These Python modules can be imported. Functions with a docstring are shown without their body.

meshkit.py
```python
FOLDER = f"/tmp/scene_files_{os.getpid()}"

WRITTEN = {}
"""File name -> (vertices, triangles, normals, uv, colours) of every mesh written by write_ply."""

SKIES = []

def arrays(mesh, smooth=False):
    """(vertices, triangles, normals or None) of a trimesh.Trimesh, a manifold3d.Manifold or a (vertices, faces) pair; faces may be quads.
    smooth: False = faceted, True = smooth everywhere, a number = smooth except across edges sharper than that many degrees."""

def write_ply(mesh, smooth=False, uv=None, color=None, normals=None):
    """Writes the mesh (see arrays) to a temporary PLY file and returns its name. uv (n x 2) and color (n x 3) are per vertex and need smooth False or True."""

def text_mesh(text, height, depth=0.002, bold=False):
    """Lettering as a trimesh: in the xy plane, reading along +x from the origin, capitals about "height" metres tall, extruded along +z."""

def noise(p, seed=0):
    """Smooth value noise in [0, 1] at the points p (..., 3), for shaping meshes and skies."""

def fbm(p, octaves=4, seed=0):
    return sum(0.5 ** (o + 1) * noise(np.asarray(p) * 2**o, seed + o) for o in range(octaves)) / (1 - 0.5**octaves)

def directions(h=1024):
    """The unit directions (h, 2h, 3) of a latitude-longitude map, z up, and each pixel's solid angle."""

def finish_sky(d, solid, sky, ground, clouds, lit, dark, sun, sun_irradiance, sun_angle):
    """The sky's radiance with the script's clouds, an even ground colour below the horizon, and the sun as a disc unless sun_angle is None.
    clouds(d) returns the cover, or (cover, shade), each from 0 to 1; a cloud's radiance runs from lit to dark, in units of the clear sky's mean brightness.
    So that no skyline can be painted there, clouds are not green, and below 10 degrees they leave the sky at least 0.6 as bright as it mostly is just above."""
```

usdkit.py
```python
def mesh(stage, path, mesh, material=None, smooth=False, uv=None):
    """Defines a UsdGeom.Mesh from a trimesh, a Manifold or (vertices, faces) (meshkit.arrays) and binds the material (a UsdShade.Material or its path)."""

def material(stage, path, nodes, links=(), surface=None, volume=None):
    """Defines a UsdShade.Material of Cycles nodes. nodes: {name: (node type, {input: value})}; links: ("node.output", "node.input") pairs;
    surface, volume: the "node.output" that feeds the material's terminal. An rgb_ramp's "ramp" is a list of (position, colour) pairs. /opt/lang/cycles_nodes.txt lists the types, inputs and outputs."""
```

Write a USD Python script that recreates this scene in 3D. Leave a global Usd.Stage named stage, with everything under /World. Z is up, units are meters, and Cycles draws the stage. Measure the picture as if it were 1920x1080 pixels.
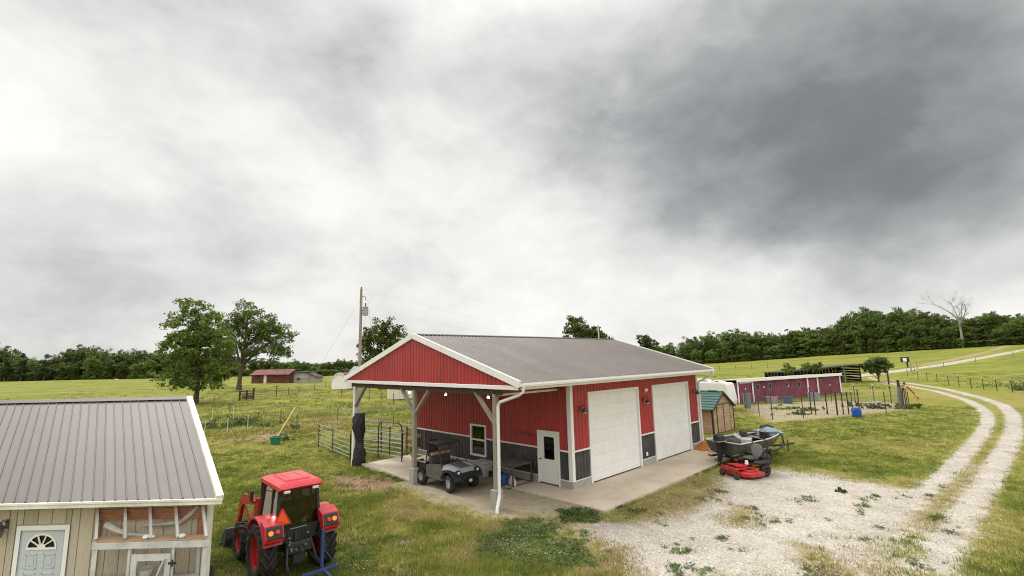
import math, random
import numpy as np, trimesh, usdkit, meshkit
from shapely.geometry import Polygon, Point, LineString
import shapely
from pxr import Usd, UsdGeom, UsdShade, UsdLux, Gf, Sdf, Vt

random.seed(7)
stage = Usd.Stage.CreateInMemory()
UsdGeom.SetStageUpAxis(stage, 'Z')
UsdGeom.SetStageMetersPerUnit(stage, 1.0)
UsdGeom.Xform.Define(stage, '/World')
UsdGeom.Scope.Define(stage, '/World/Looks')

# ------------------------------------------------------------------ camera, sky, sun, exposure
EYE = np.array([0, 0, 5.26]); PITCH, ROLL, FPX = .1507, -.0222, 878.2
_c, _s, _cr, _sr = math.cos(PITCH), math.sin(PITCH), math.cos(ROLL), math.sin(ROLL)
FWD = np.array([0, _c, _s]); _rt = np.array([1., 0, 0]); _dn = np.array([0, _s, -_c])
RGT = _cr * _rt - _sr * _dn; DWN = _sr * _rt + _cr * _dn
cam = UsdGeom.Camera.Define(stage, '/World/camera')
cam.CreateHorizontalApertureAttr(36.0); cam.CreateVerticalApertureAttr(20.25)
cam.CreateFocalLengthAttr(36.0 * FPX / 1920)
cam.CreateClippingRangeAttr(Gf.Vec2f(0.1, 6000))
cam.CreateExposureAttr(0.90)
_m = Gf.Matrix4d(*RGT, 0, *(-DWN), 0, *(-FWD), 0, *EYE, 1)
cam.AddTransformOp().Set(_m)

SUN_AZ, SUN_EL = math.radians(-52), math.radians(48)      # the bright side of the overcast is to the left
sun_dir = np.array([math.sin(SUN_AZ) * math.cos(SUN_EL), math.cos(SUN_AZ) * math.cos(SUN_EL), math.sin(SUN_EL)])
sun = UsdLux.DistantLight.Define(stage, '/World/sun')
sun.CreateIntensityAttr(0.40); sun.CreateAngleAttr(25.0); sun.CreateNormalizeAttr(True)
sun.CreateColorAttr(Gf.Vec3f(1.0, .97, .92))
_z = sun_dir; _x = np.cross([0, 0, 1], _z); _x /= np.linalg.norm(_x); _y = np.cross(_z, _x)
sun.AddTransformOp().Set(Gf.Matrix4d(*_x, 0, *_y, 0, *_z, 0, 0, 0, 0, 1))

def pixdir(px, py):
    d = RGT * (px - 960) / FPX + DWN * (py - 540) / FPX + FWD
    return d / np.linalg.norm(d)

def sky_material():
    N, L = {}, []
    N['tc'] = ('texture_coordinate', {})
    N['sky'] = ('sky_texture', {'sky_type': 'single_scattering', 'sun_disc': False, 'sun_elevation': SUN_EL, 'sun_rotation': SUN_AZ})
    # clouds lie on a flat sheet high above: direction / (z + small)
    N['sep'] = ('separate_xyz', {}); L.append(('tc.generated', 'sep.vector'))
    N['zz'] = ('math', {'math_type': 'maximum', 'value2': 0.0}); L.append(('sep.z', 'zz.value1'))
    N['za'] = ('math', {'math_type': 'add', 'value2': 0.30}); L.append(('zz.value', 'za.value1'))
    for a in 'xy':
        N['d' + a] = ('math', {'math_type': 'divide'}); L += [('sep.' + a, 'd%s.value1' % a), ('za.value', 'd%s.value2' % a)]
    N['cv'] = ('combine_xyz', {'z': 0.0}); L += [('dx.value', 'cv.x'), ('dy.value', 'cv.y')]
    N['n1'] = ('noise_texture', {'scale': .55, 'detail': 3.0, 'roughness': .45, 'distortion': .35}); L.append(('cv.vector', 'n1.vector'))
    N['n2'] = ('noise_texture', {'scale': 1.7, 'detail': 6.0, 'roughness': .56, 'distortion': .5}); L.append(('cv.vector', 'n2.vector'))
    # warped direction for the big masses
    N['w'] = ('noise_texture', {'scale': 2.3, 'detail': 4.0, 'roughness': .52}); L.append(('tc.generated', 'w.vector'))
    N['wo'] = ('vector_math', {'math_type': 'multiply_add', 'vector2': (.42, .42, .42), 'vector3': (-.21, -.21, -.21)}); L.append(('w.color', 'wo.vector1'))
    N['wd'] = ('vector_math', {'math_type': 'add'}); L += [('tc.generated', 'wd.vector1'), ('wo.vector', 'wd.vector2')]
    acc = None
    def blob(k, px, py, r, amp):
        nonlocal acc
        d = pixdir(px, py)
        N['bd%d' % k] = ('vector_math', {'math_type': 'distance', 'vector2': tuple(d)}); L.append(('wd.vector', 'bd%d.vector1' % k))
        N['br%d' % k] = ('map_range', {'range_type': 'smoothstep', 'from_min': 0.0, 'from_max': r, 'to_min': amp, 'to_max': 0.0, 'clamp': True}); L.append(('bd%d.value' % k, 'br%d.value' % k))
        if acc is None: acc = 'br%d.result' % k
        else:
            N['ba%d' % k] = ('math', {'math_type': 'add'}); L.extend([(acc, 'ba%d.value1' % k), ('br%d.result' % k, 'ba%d.value2' % k)]); acc = 'ba%d.value' % k
    BL = [(1500, 350, .42, -0.215), (1740, 310, .40, -0.195), (1800, 60, .55, -0.20), (1100, 270, .40, -0.230), (1330, 170, .38, -0.154), (760, 110, .28, -0.128),
          (60, 570, .28, -0.192), (250, -10, .28, -0.205), (640, -60, .28, -0.154), (430, 400, .24, -0.064), (1680, 470, .26, -0.13), (300, 470, .3, -0.064), (850, 545, .2, -0.051), (560, 560, .3, -0.038),
          (60, 220, .45, 0.091), (560, 300, .3, 0.039), (980, 450, .34, 0.065), (820, 40, .2, 0.039), (1500, 590, .25, 0.10), (1780, 590, .24, 0.16)]
    for k, b in enumerate(BL): blob(k, *b)
    # value = .70 + .36*(n1-.5) + .3*(n2-.5) + blobs
    N['m1'] = ('math', {'math_type': 'multiply_add', 'value2': .14, 'value3': .785 - .07 - .06 - .20 - .08}); L.append(('n1.fac', 'm1.value1'))
    N['m2'] = ('math', {'math_type': 'multiply_add', 'value2': .12}); L += [('n2.fac', 'm2.value1'), ('m1.value', 'm2.value3')]
    N['n3'] = ('noise_texture', {'scale': 4.6, 'detail': 7.0, 'roughness': .58, 'distortion': .25}); N['sq'] = ('mapping', {'scale': (1., 1., 1.7)}); L += [('tc.generated', 'sq.vector'), ('sq.vector', 'n3.vector')]
    N['m25'] = ('math', {'math_type': 'multiply_add', 'value2': .40}); L += [('n3.fac', 'm25.value1'), ('m2.value', 'm25.value3')]
    N['n5'] = ('noise_texture', {'scale': 11., 'detail': 7.0, 'roughness': .60, 'distortion': .6}); L.append(('sq.vector', 'n5.vector')); N['m26'] = ('math', {'math_type': 'multiply_add', 'value2': .16}); L += [('n5.fac', 'm26.value1'), ('m25.value', 'm26.value3')]
    N['m3'] = ('math', {'math_type': 'add'}); L += [('m26.value', 'm3.value1'), (acc, 'm3.value2')]
    N['rp'] = ('rgb_ramp', {'ramp': [(0, (.105, .111, .113)), (.25, (.165, .172, .174)), (.45, (.285, .294, .296)), (.62, (.47, .474, .468)), (.78, (.635, .628, .608)), (.95, (.765, .755, .728))]})
    L.append(('m3.value', 'rp.fac'))
    # an overcast sky grows brighter towards the zenith
    N['zg'] = ('map_range', {'range_type': 'smoothstep', 'from_min': .55, 'from_max': 1.0, 'to_min': 1.0, 'to_max': 2.4, 'clamp': True}); L.append(('sep.z', 'zg.value'))
    N['sc'] = ('vector_math', {'math_type': 'scale'}); L += [('rp.color', 'sc.vector1'), ('zg.result', 'sc.scale')]
    N['gain'] = ('vector_math', {'math_type': 'scale', 'scale': SKYGAIN}); L.append(('sc.vector', 'gain.vector1'))
    N['mx'] = ('mix_color', {'fac': .985, 'use_clamp': False}); L += [('sky.color', 'mx.a'), ('gain.vector', 'mx.b')]
    N['bg'] = ('background_shader', {'strength': .10}); L.append(('mx.result', 'bg.color'))
    return usdkit.material(stage, '/World/Looks/overcast_sky', N, L, surface='bg.background')
SKYGAIN = 7.6
dome = UsdLux.DomeLight.Define(stage, '/World/sky')
UsdShade.MaterialBindingAPI.Apply(dome.GetPrim()).Bind(sky_material())
dome.GetPrim().SetCustomDataByKey('kind', 'structure'); dome.GetPrim().SetCustomDataByKey('label', 'heavy grey overcast sky, bright on the left and dark on the right')

# ------------------------------------------------------------------ ground shape
G0 = -0.10
def ground(x, y):
    x = np.asarray(x, float); y = np.asarray(y, float)
    h = np.clip(x - 60, 0, 128)
    z = .00047 * h * h - .012 * np.clip(x - 190, 0, 400)
    far = np.clip((np.hypot(x, y) - 30) / 60, 0, 1)
    und = (meshkit.fbm(np.stack([x / 23., y / 23., np.zeros_like(x)], -1), 2, 3) - .5) * .5 * far
    return G0 + z + und

def at(px, py, z=None):
    """ground point seen at a pixel of the 1920 x 1080 photograph"""
    d = RGT * (px - 960) / FPX + DWN * (py - 540) / FPX + FWD
    if z is not None:
        return EYE + d * (z - EYE[2]) / d[2]
    t = np.linspace(6, 420, 8000); p = EYE + d * t[:, None]
    under = np.nonzero(p[:, 2] <= ground(p[:, 0], p[:, 1]))[0]
    return p[under[0]] if len(under) else p[np.argmin(p[:, 2] - ground(p[:, 0], p[:, 1]))]
def at_depth(px, py, y):
    d = RGT * (px - 960) / FPX + DWN * (py - 540) / FPX + FWD
    return EYE + d * y / d[1]
def proj(P):
    P = np.asarray(P, float) - EYE; d = P @ FWD
    return np.stack([960 + FPX * (P @ RGT) / d, 540 + FPX * (P @ DWN) / d], -1)

# ------------------------------------------------------------------ mesh helpers
class MB:
    def __init__(s): s.v, s.f, s.n = [], [], 0
    def add(s, v, f):
        v = np.asarray(v, float); f = np.asarray(f, int)
        if f.shape[1] == 4: f = np.vstack([f[:, [0, 1, 2]], f[:, [0, 2, 3]]])
        s.v.append(v); s.f.append(f + s.n); s.n += len(v); return s
    def tm(s, m, M=None):
        if M is not None: m = m.copy(); m.apply_transform(M)
        return s.add(m.vertices, m.faces)
    def box(s, lo, hi):
        (a, b, c), (d, e, g) = lo, hi
        return s.add([(a, b, c), (d, b, c), (d, e, c), (a, e, c), (a, b, g), (d, b, g), (d, e, g), (a, e, g)],
                     [(0, 3, 2, 1), (4, 5, 6, 7), (0, 1, 5, 4), (1, 2, 6, 5), (2, 3, 7, 6), (3, 0, 4, 7)])
    def cbox(s, lo, hi, b=.02):
        lo, hi = np.array(lo, float), np.array(hi, float); b = min(b, .45 * min(hi - lo)); P = []
        for k in range(3):
            for m in range(8):
                c = np.array([(hi if m >> i & 1 else lo)[i] for i in range(3)]); sg = np.array([-1 if m >> i & 1 else 1 for i in range(3)])
                q = c + sg * b; q[k] = c[k]; P.append(q)
        return s.tm(trimesh.convex.convex_hull(np.array(P)))
    def hull(s, P): return s.tm(trimesh.convex.convex_hull(np.array(P, float)))
    def bar(s, p, q, w, h, up=(0, 0, 1)):
        p, q = np.array(p, float), np.array(q, float); d = (q - p) / np.linalg.norm(q - p); up = np.array(up, float)
        if abs(d @ up) > .98: up = np.array([1., 0, 0])
        a = np.cross(d, up); a /= np.linalg.norm(a); b = np.cross(a, d); a = a * w / 2; b = b * h / 2
        V = [p - a - b, p + a - b, p + a + b, p - a + b, q - a - b, q + a - b, q + a + b, q - a + b]
        return s.add(V, [(0, 1, 2, 3), (7, 6, 5, 4), (1, 0, 4, 5), (2, 1, 5, 6), (3, 2, 6, 7), (0, 3, 7, 4)])
    def tube(s, pts, r, seg=8, cap=True):
        pts = np.array(pts, float); n = len(pts); r = np.broadcast_to(np.asarray(r, float), (n,))
        t = np.gradient(pts, axis=0); t /= np.linalg.norm(t, axis=1, keepdims=True) + 1e-12
        ref = np.array([0, 0, 1.]) if abs(t[0][2]) < .9 else np.array([1., 0, 0]); a = np.cross(t[0], ref); a /= np.linalg.norm(a)
        ang = np.arange(seg) / seg * 2 * np.pi; V = []
        for i in range(n):
            a = a - t[i] * (a @ t[i]); a /= np.linalg.norm(a) + 1e-12; b = np.cross(t[i], a)
            V.append(pts[i] + r[i] * (np.cos(ang)[:, None] * a + np.sin(ang)[:, None] * b))
        F = [(i * seg + k, i * seg + (k + 1) % seg, (i + 1) * seg + (k + 1) % seg, (i + 1) * seg + k) for i in range(n - 1) for k in range(seg)]
        s.add(np.vstack(V), F)
        if cap:
            for i, e in ((0, 1), (n - 1, 0)):
                V2 = np.vstack([V[i], pts[i]]); F2 = [((k + 1) % seg, k, seg) if e else (k, (k + 1) % seg, seg) for k in range(seg)]; s.add(V2, F2)
        return s
    def cyl(s, p, q, r, r2=None, seg=12): return s.tube([p, q], [r, r if r2 is None else r2], seg)
    def lathe(s, prof, seg=24, o=(0, 0, 0), axis='z'):
        ang = np.arange(seg) / seg * 2 * np.pi; V = []
        for r, t in prof:
            u, w = r * np.cos(ang), r * np.sin(ang); tt = np.full(seg, t)
            V.append(np.stack({'z': (u, w, tt), 'y': (w, tt, u), 'x': (tt, u, w)}[axis], 1))
        n = len(prof); F = [(i * seg + k, i * seg + (k + 1) % seg, (i + 1) * seg + (k + 1) % seg, (i + 1) * seg + k) for i in range(n - 1) for k in range(seg)]
        return s.add(np.vstack(V) + np.array(o), F)
    def prism(s, poly, lo, hi, f):
        """polygon (2-D points, any simple shape) extruded from lo to hi; f(x, y, t) gives the 3-D point"""
        m = trimesh.creation.extrude_polygon(Polygon(poly), 1.0, engine='earcut')
        V = np.array([f(x, y, lo + (hi - lo) * t) for x, y, t in m.vertices]); return s.add(V, m.faces)
    def quads(s, V): V = np.asarray(V, float).reshape(-1, 3); return s.add(V, np.arange(len(V)).reshape(-1, 4))
    def xf(s, f): s.v = [np.array([f(*p) for p in v]) for v in s.v]; return s
    def move(s, M): s.v = [v @ M[:3, :3].T + M[:3, 3] for v in s.v]; return s
    def arrays(s): return np.vstack(s.v), np.vstack(s.f)

used = {}
def numbered(parent, name):
    k = used.get((parent, name), 0); used[(parent, name)] = k + 1
    return f'{parent}/{name}' if k == 0 else f'{parent}/{name}_{k:03d}'
def cd(p, **kw):
    for k, v in kw.items():
        if v: p.SetCustomDataByKey(k, v)
    return p
def path_of(p): return '/World' if p is None else str(p.GetPath())
def thing(name, label, cat, loc=(0, 0, 0), rz=0., group=None, scale=None):
    x = UsdGeom.Xform.Define(stage, numbered('/World', name))
    x.AddTranslateOp().Set(Gf.Vec3d(*map(float, loc))); x.AddRotateZOp().Set(float(rz))
    if scale is not None: x.AddScaleOp().Set(Gf.Vec3f(*map(float, scale)))
    return cd(x.GetPrim(), label=label, category=cat, group=group)
def sub(name, parent, label=None): return cd(UsdGeom.Xform.Define(stage, numbered(path_of(parent), name)).GetPrim(), label=label)
def part(name, mb, mat, parent=None, smooth=False, **kw):
    a = mb.arrays() if isinstance(mb, MB) else mb
    m = usdkit.mesh(stage, numbered(path_of(parent), name), a, mat, smooth=smooth)
    return cd(m.GetPrim(), **kw)
def solo(name, mb, mat, label, cat, group=None, smooth=False, kind=None): return part(name, mb, mat, None, smooth, label=label, category=cat, group=group, kind=kind)
def copy(first, loc, rz=0., scale=None, label=None, group=None):
    name = first.GetName(); name = name[:-4] if name[-3:].isdigit() and name[-4] == '_' else name
    was = first.GetCustomData()
    p = thing(name, label or was['label'], was['category'], loc, rz, group or was.get('group'), scale)
    p.GetReferences().AddInternalReference(first.GetPath()); p.SetInstanceable(True)
    return p
def primvar(prim, name, vals):
    UsdGeom.PrimvarsAPI(prim).CreatePrimvar(name, Sdf.ValueTypeNames.FloatArray, 'vertex').Set(Vt.FloatArray.FromNumpy(np.asarray(vals, np.float32)))

# ------------------------------------------------------------------ materials
MATS = {}
def paint(name, col, rough=.5, var=.15, scale=2.5, metal=0., spec=.4, bump=0., bscale=40., dirt=None, damt=.5, dscale=1.2, panel=0., streak=None):
    """a plain surface with uneven tone, optional dirt blotches and fine relief"""
    if name in MATS: return MATS[name]
    c = np.array(col); N = {'tc': ('texture_coordinate', {}), 'n': ('noise_texture', {'scale': scale, 'detail': 5.0, 'roughness': .6}),
        'r': ('rgb_ramp', {'ramp': [(.25, c * (1 - var)), (.75, np.minimum(c * (1 + var), .95))]}),
        'p': ('principled_bsdf', {'roughness': rough, 'metallic': metal, 'specular_ior_level': spec})}
    L = [('tc.object', 'n.vector'), ('n.fac', 'r.fac')]; out = 'r.color'
    if dirt is not None:
        N['dn'] = ('noise_texture', {'scale': dscale, 'detail': 7.0, 'roughness': .68}); N['dr'] = ('rgb_ramp', {'ramp': [(.46, (0, 0, 0)), (.68, (damt,) * 3)]})
        N['dm'] = ('mix_color', {'b': dirt}); L += [('tc.object', 'dn.vector'), ('dn.fac', 'dr.fac'), ('dr.color', 'dm.fac') if False else ('drs.val', 'dm.fac'), (out, 'dm.a')]
        N['drs'] = ('rgb_to_bw', {}); L.append(('dr.color', 'drs.color')); out = 'dm.result'
    if streak:
        N['sm'] = ('mapping', {'scale': streak}); N['sn'] = ('noise_texture', {'scale': 1.0, 'detail': 5., 'roughness': .6}); N['sr'] = ('map_range', {'from_min': .42, 'from_max': .72, 'to_min': 1.04, 'to_max': .80, 'clamp': True}); N['sv'] = ('hsv', {})
        L += [('tc.object', 'sm.vector'), ('sm.vector', 'sn.vector'), ('sn.fac', 'sr.value'), ('sr.result', 'sv.value'), (out, 'sv.color')]; out = 'sv.color'
    if panel:
        N['oi'] = ('object_info', {}); N['pv'] = ('math', {'math_type': 'multiply_add', 'value2': 2 * panel, 'value3': 1 - panel}); N['ph'] = ('hsv', {}); L += [('oi.random', 'pv.value1'), ('pv.value', 'ph.value'), (out, 'ph.color')]; out = 'ph.color'
    L.append((out, 'p.base_color'))
    if bump:
        N['bn'] = ('noise_texture', {'scale': bscale, 'detail': 4.0}); N['b'] = ('bump', {'strength': .6, 'distance': bump}); L += [('tc.object', 'bn.vector'), ('bn.fac', 'b.height'), ('b.normal', 'p.normal')]
    MATS[name] = usdkit.material(stage, '/World/Looks/' + name, N, L, surface='p.BSDF'); return MATS[name]
def grain(name, col, col2, axis='z', rough=.75, scale=4.):
    """weathered wood: streaks along one axis"""
    if name in MATS: return MATS[name]
    sc = {'x': (1.2, 14, 14), 'y': (14, 1.2, 14), 'z': (14, 14, 1.2)}[axis]
    N = {'tc': ('texture_coordinate', {}), 'mp': ('mapping', {'scale': sc}), 'n': ('noise_texture', {'scale': scale, 'detail': 6.0, 'roughness': .65}), 'r': ('rgb_ramp', {'ramp': [(.3, col), (.7, col2)]}),
         'b': ('bump', {'strength': .4, 'distance': .006}), 'p': ('principled_bsdf', {'roughness': rough, 'specular_ior_level': .2})}
    L = [('tc.object', 'mp.vector'), ('mp.vector', 'n.vector'), ('n.fac', 'r.fac'), ('r.color', 'p.base_color'), ('n.fac', 'b.height'), ('b.normal', 'p.normal')]
    MATS[name] = usdkit.material(stage, '/World/Looks/' + name, N, L, surface='p.BSDF'); return MATS[name]
def leafmat(name, a, b, c, trans=.25):
    N = {'oi': ('object_info', {}), 'hv': ('hsv', {'saturation': 1.0}), 'hr': ('math', {'math_type': 'multiply_add', 'value2': .036, 'value3': .478}), 'vr': ('math', {'math_type': 'multiply_add', 'value2': .85, 'value3': .60}), 'g': ('geometry', {}), 'r': ('rgb_ramp', {'ramp': [(0, a), (.5, b), (1, c)]}), 'n': ('noise_texture', {'scale': .55, 'detail': 2.0}),
         'mx': ('math', {'math_type': 'multiply_add', 'value2': .45}), 'mn': ('math', {'math_type': 'multiply_add', 'value2': 1.5, 'value3': -.5}),
         'p': ('principled_bsdf', {'roughness': .6, 'specular_ior_level': .25}), 't': ('translucent_bsdf', {}), 'm': ('mix_closure', {'fac': trans})}
    L = [('g.position', 'n.vector'), ('n.fac', 'mn.value1'), ('g.random_per_island', 'mx.value1'), ('mn.value', 'mx.value3'), ('mx.value', 'r.fac'), ('oi.random', 'hr.value1'), ('oi.random', 'vr.value1'), ('hr.value', 'hv.hue'), ('vr.value', 'hv.value'), ('r.color', 'hv.color'), ('hv.color', 'p.base_color'), ('hv.color', 't.color'), ('p.BSDF', 'm.closure1'), ('t.BSDF', 'm.closure2')]
    return usdkit.material(stage, '/World/Looks/' + name, N, L, surface='m.closure')
def panemat(name, tint=(.9, .93, .93), base=(.02, .02, .022)):
    N = {'f': ('fresnel', {'IOR': 1.55}), 't': ('transparent_bsdf', {'color': tint}), 'g': ('glossy_bsdf', {'roughness': .03, 'color': (.95, .95, .95)}), 'm': ('mix_closure', {})}
    return usdkit.material(stage, '/World/Looks/' + name, N, [('f.fac', 'm.fac'), ('t.BSDF', 'm.closure1'), ('g.BSDF', 'm.closure2')], surface='m.closure')
def lampmat(name, col, strength):
    return usdkit.material(stage, '/World/Looks/' + name, {'e': ('emission', {'color': col, 'strength': strength})}, surface='e.emission')

def grass_nodes(N, L, pos='geo.position'):
    """lawn colours by world position; returns the output that carries the colour"""
    for k, sc, det in (('ga', .07, 4.), ('gb', .55, 5.), ('gc', 4.5, 5.), ('gd', 26., 3.)):
        N[k] = ('noise_texture', {'scale': sc, 'detail': det, 'roughness': .62}); L.append((pos, k + '.vector'))
    N['gs'] = ('math', {'math_type': 'multiply_add', 'value2': .55}); L += [('ga.fac', 'gs.value1')]
    N['gs2'] = ('math', {'math_type': 'multiply_add', 'value2': .55, 'value3': -.22}); L += [('gb.fac', 'gs2.value1'), ('gs2.value', 'gs.value3')]
    N['gs3'] = ('math', {'math_type': 'multiply_add', 'value2': .40}); L += [('gc.fac', 'gs3.value1'), ('gs.value', 'gs3.value3')]
    N['gs4'] = ('math', {'math_type': 'multiply_add', 'value2': .34, 'value3': 0.}); L += [('gd.fac', 'gs4.value1'), ('gs3.value', 'gs4.value3')]
    N['gr'] = ('rgb_ramp', {'ramp': [(.34, (.068, .098, .019)), (.47, (.145, .165, .030)), (.58, (.22, .212, .044)), (.70, (.265, .225, .075)), (.84, (.34, .26, .135))]})
    N['gsub'] = ('math', {'math_type': 'subtract', 'value2': .12}); L += [('gs4.value', 'gsub.value1'), ('gsub.value', 'gr.fac')]
    return 'gr.color'

def ground_material():
    N, L = {'geo': ('geometry', {}), 'd': ('attribute', {'attribute': 'dirt'}), 'pa': ('attribute', {'attribute': 'pasture'})}, []
    g = grass_nodes(N, L)
    # pasture: taller, greener and with yellow bloom
    N['pn'] = ('noise_texture', {'scale': .11, 'detail': 6.0, 'roughness': .65}); N['pm'] = ('mapping', {'scale': (.45, 1.3, 1.)}); L += [('geo.position', 'pm.vector'), ('pm.vector', 'pn.vector')]
    N['pr'] = ('rgb_ramp', {'ramp': [(.32, (.085, .125, .024)), (.46, (.15, .18, .034)), (.56, (.23, .225, .038)), (.68, (.32, .275, .07))]}); N['pq'] = ('math', {'math_type': 'multiply_add', 'value2': .45}); N['pq2'] = ('math', {'math_type': 'multiply_add', 'value2': .75, 'value3': -.10}); L += [('gb.fac', 'pq.value1'), ('pn.fac', 'pq2.value1'), ('pq2.value', 'pq.value3'), ('pq.value', 'pr.fac')]
    N['pmx'] = ('mix_color', {}); L += [('pa.fac', 'pmf.value1'), (g, 'pmx.a'), ('pr.color', 'pmx.b')]
    N['pmf'] = ('math', {'math_type': 'multiply', 'value2': .78}); L.append(('pmf.value', 'pmx.fac'))
    N['dn'] = ('noise_texture', {'scale': 2.2, 'detail': 7.0, 'roughness': .7}); L.append(('geo.position', 'dn.vector'))
    N['da'] = ('math', {'math_type': 'multiply_add', 'value2': 1.9, 'value3': -1.0}); L.append(('d.fac', 'da.value1'))
    N['db'] = ('math', {'math_type': 'multiply_add', 'value2': 1.6}); L += [('dn.fac', 'db.value1'), ('da.value', 'db.value3')]
    N['dc'] = ('map_range', {'from_min': .45, 'from_max': 1.0, 'clamp': True}); L.append(('db.value', 'dc.value'))
    N['dr'] = ('rgb_ramp', {'ramp': [(.3, (.20, .115, .07)), (.7, (.36, .245, .17))]}); N['dn2'] = ('noise_texture', {'scale': 9., 'detail': 6.}); L += [('geo.position', 'dn2.vector'), ('dn2.fac', 'dr.fac')]
    N['dm'] = ('mix_color', {}); L += [('dc.result', 'dm.fac'), ('pmx.result', 'dm.a'), ('dr.color', 'dm.b')]
    N['bn'] = ('noise_texture', {'scale': 11., 'detail': 6., 'roughness': .7}); L.append(('geo.position', 'bn.vector'))
    N['b'] = ('bump', {'strength': .7, 'distance': .05}); L += [('bn.fac', 'b.height')]
    N['p'] = ('principled_bsdf', {'roughness': .95, 'specular_ior_level': .08}); L += [('dm.result', 'p.base_color'), ('b.normal', 'p.normal')]
    return usdkit.material(stage, '/World/Looks/meadow_ground', N, L, surface='p.BSDF')
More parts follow.
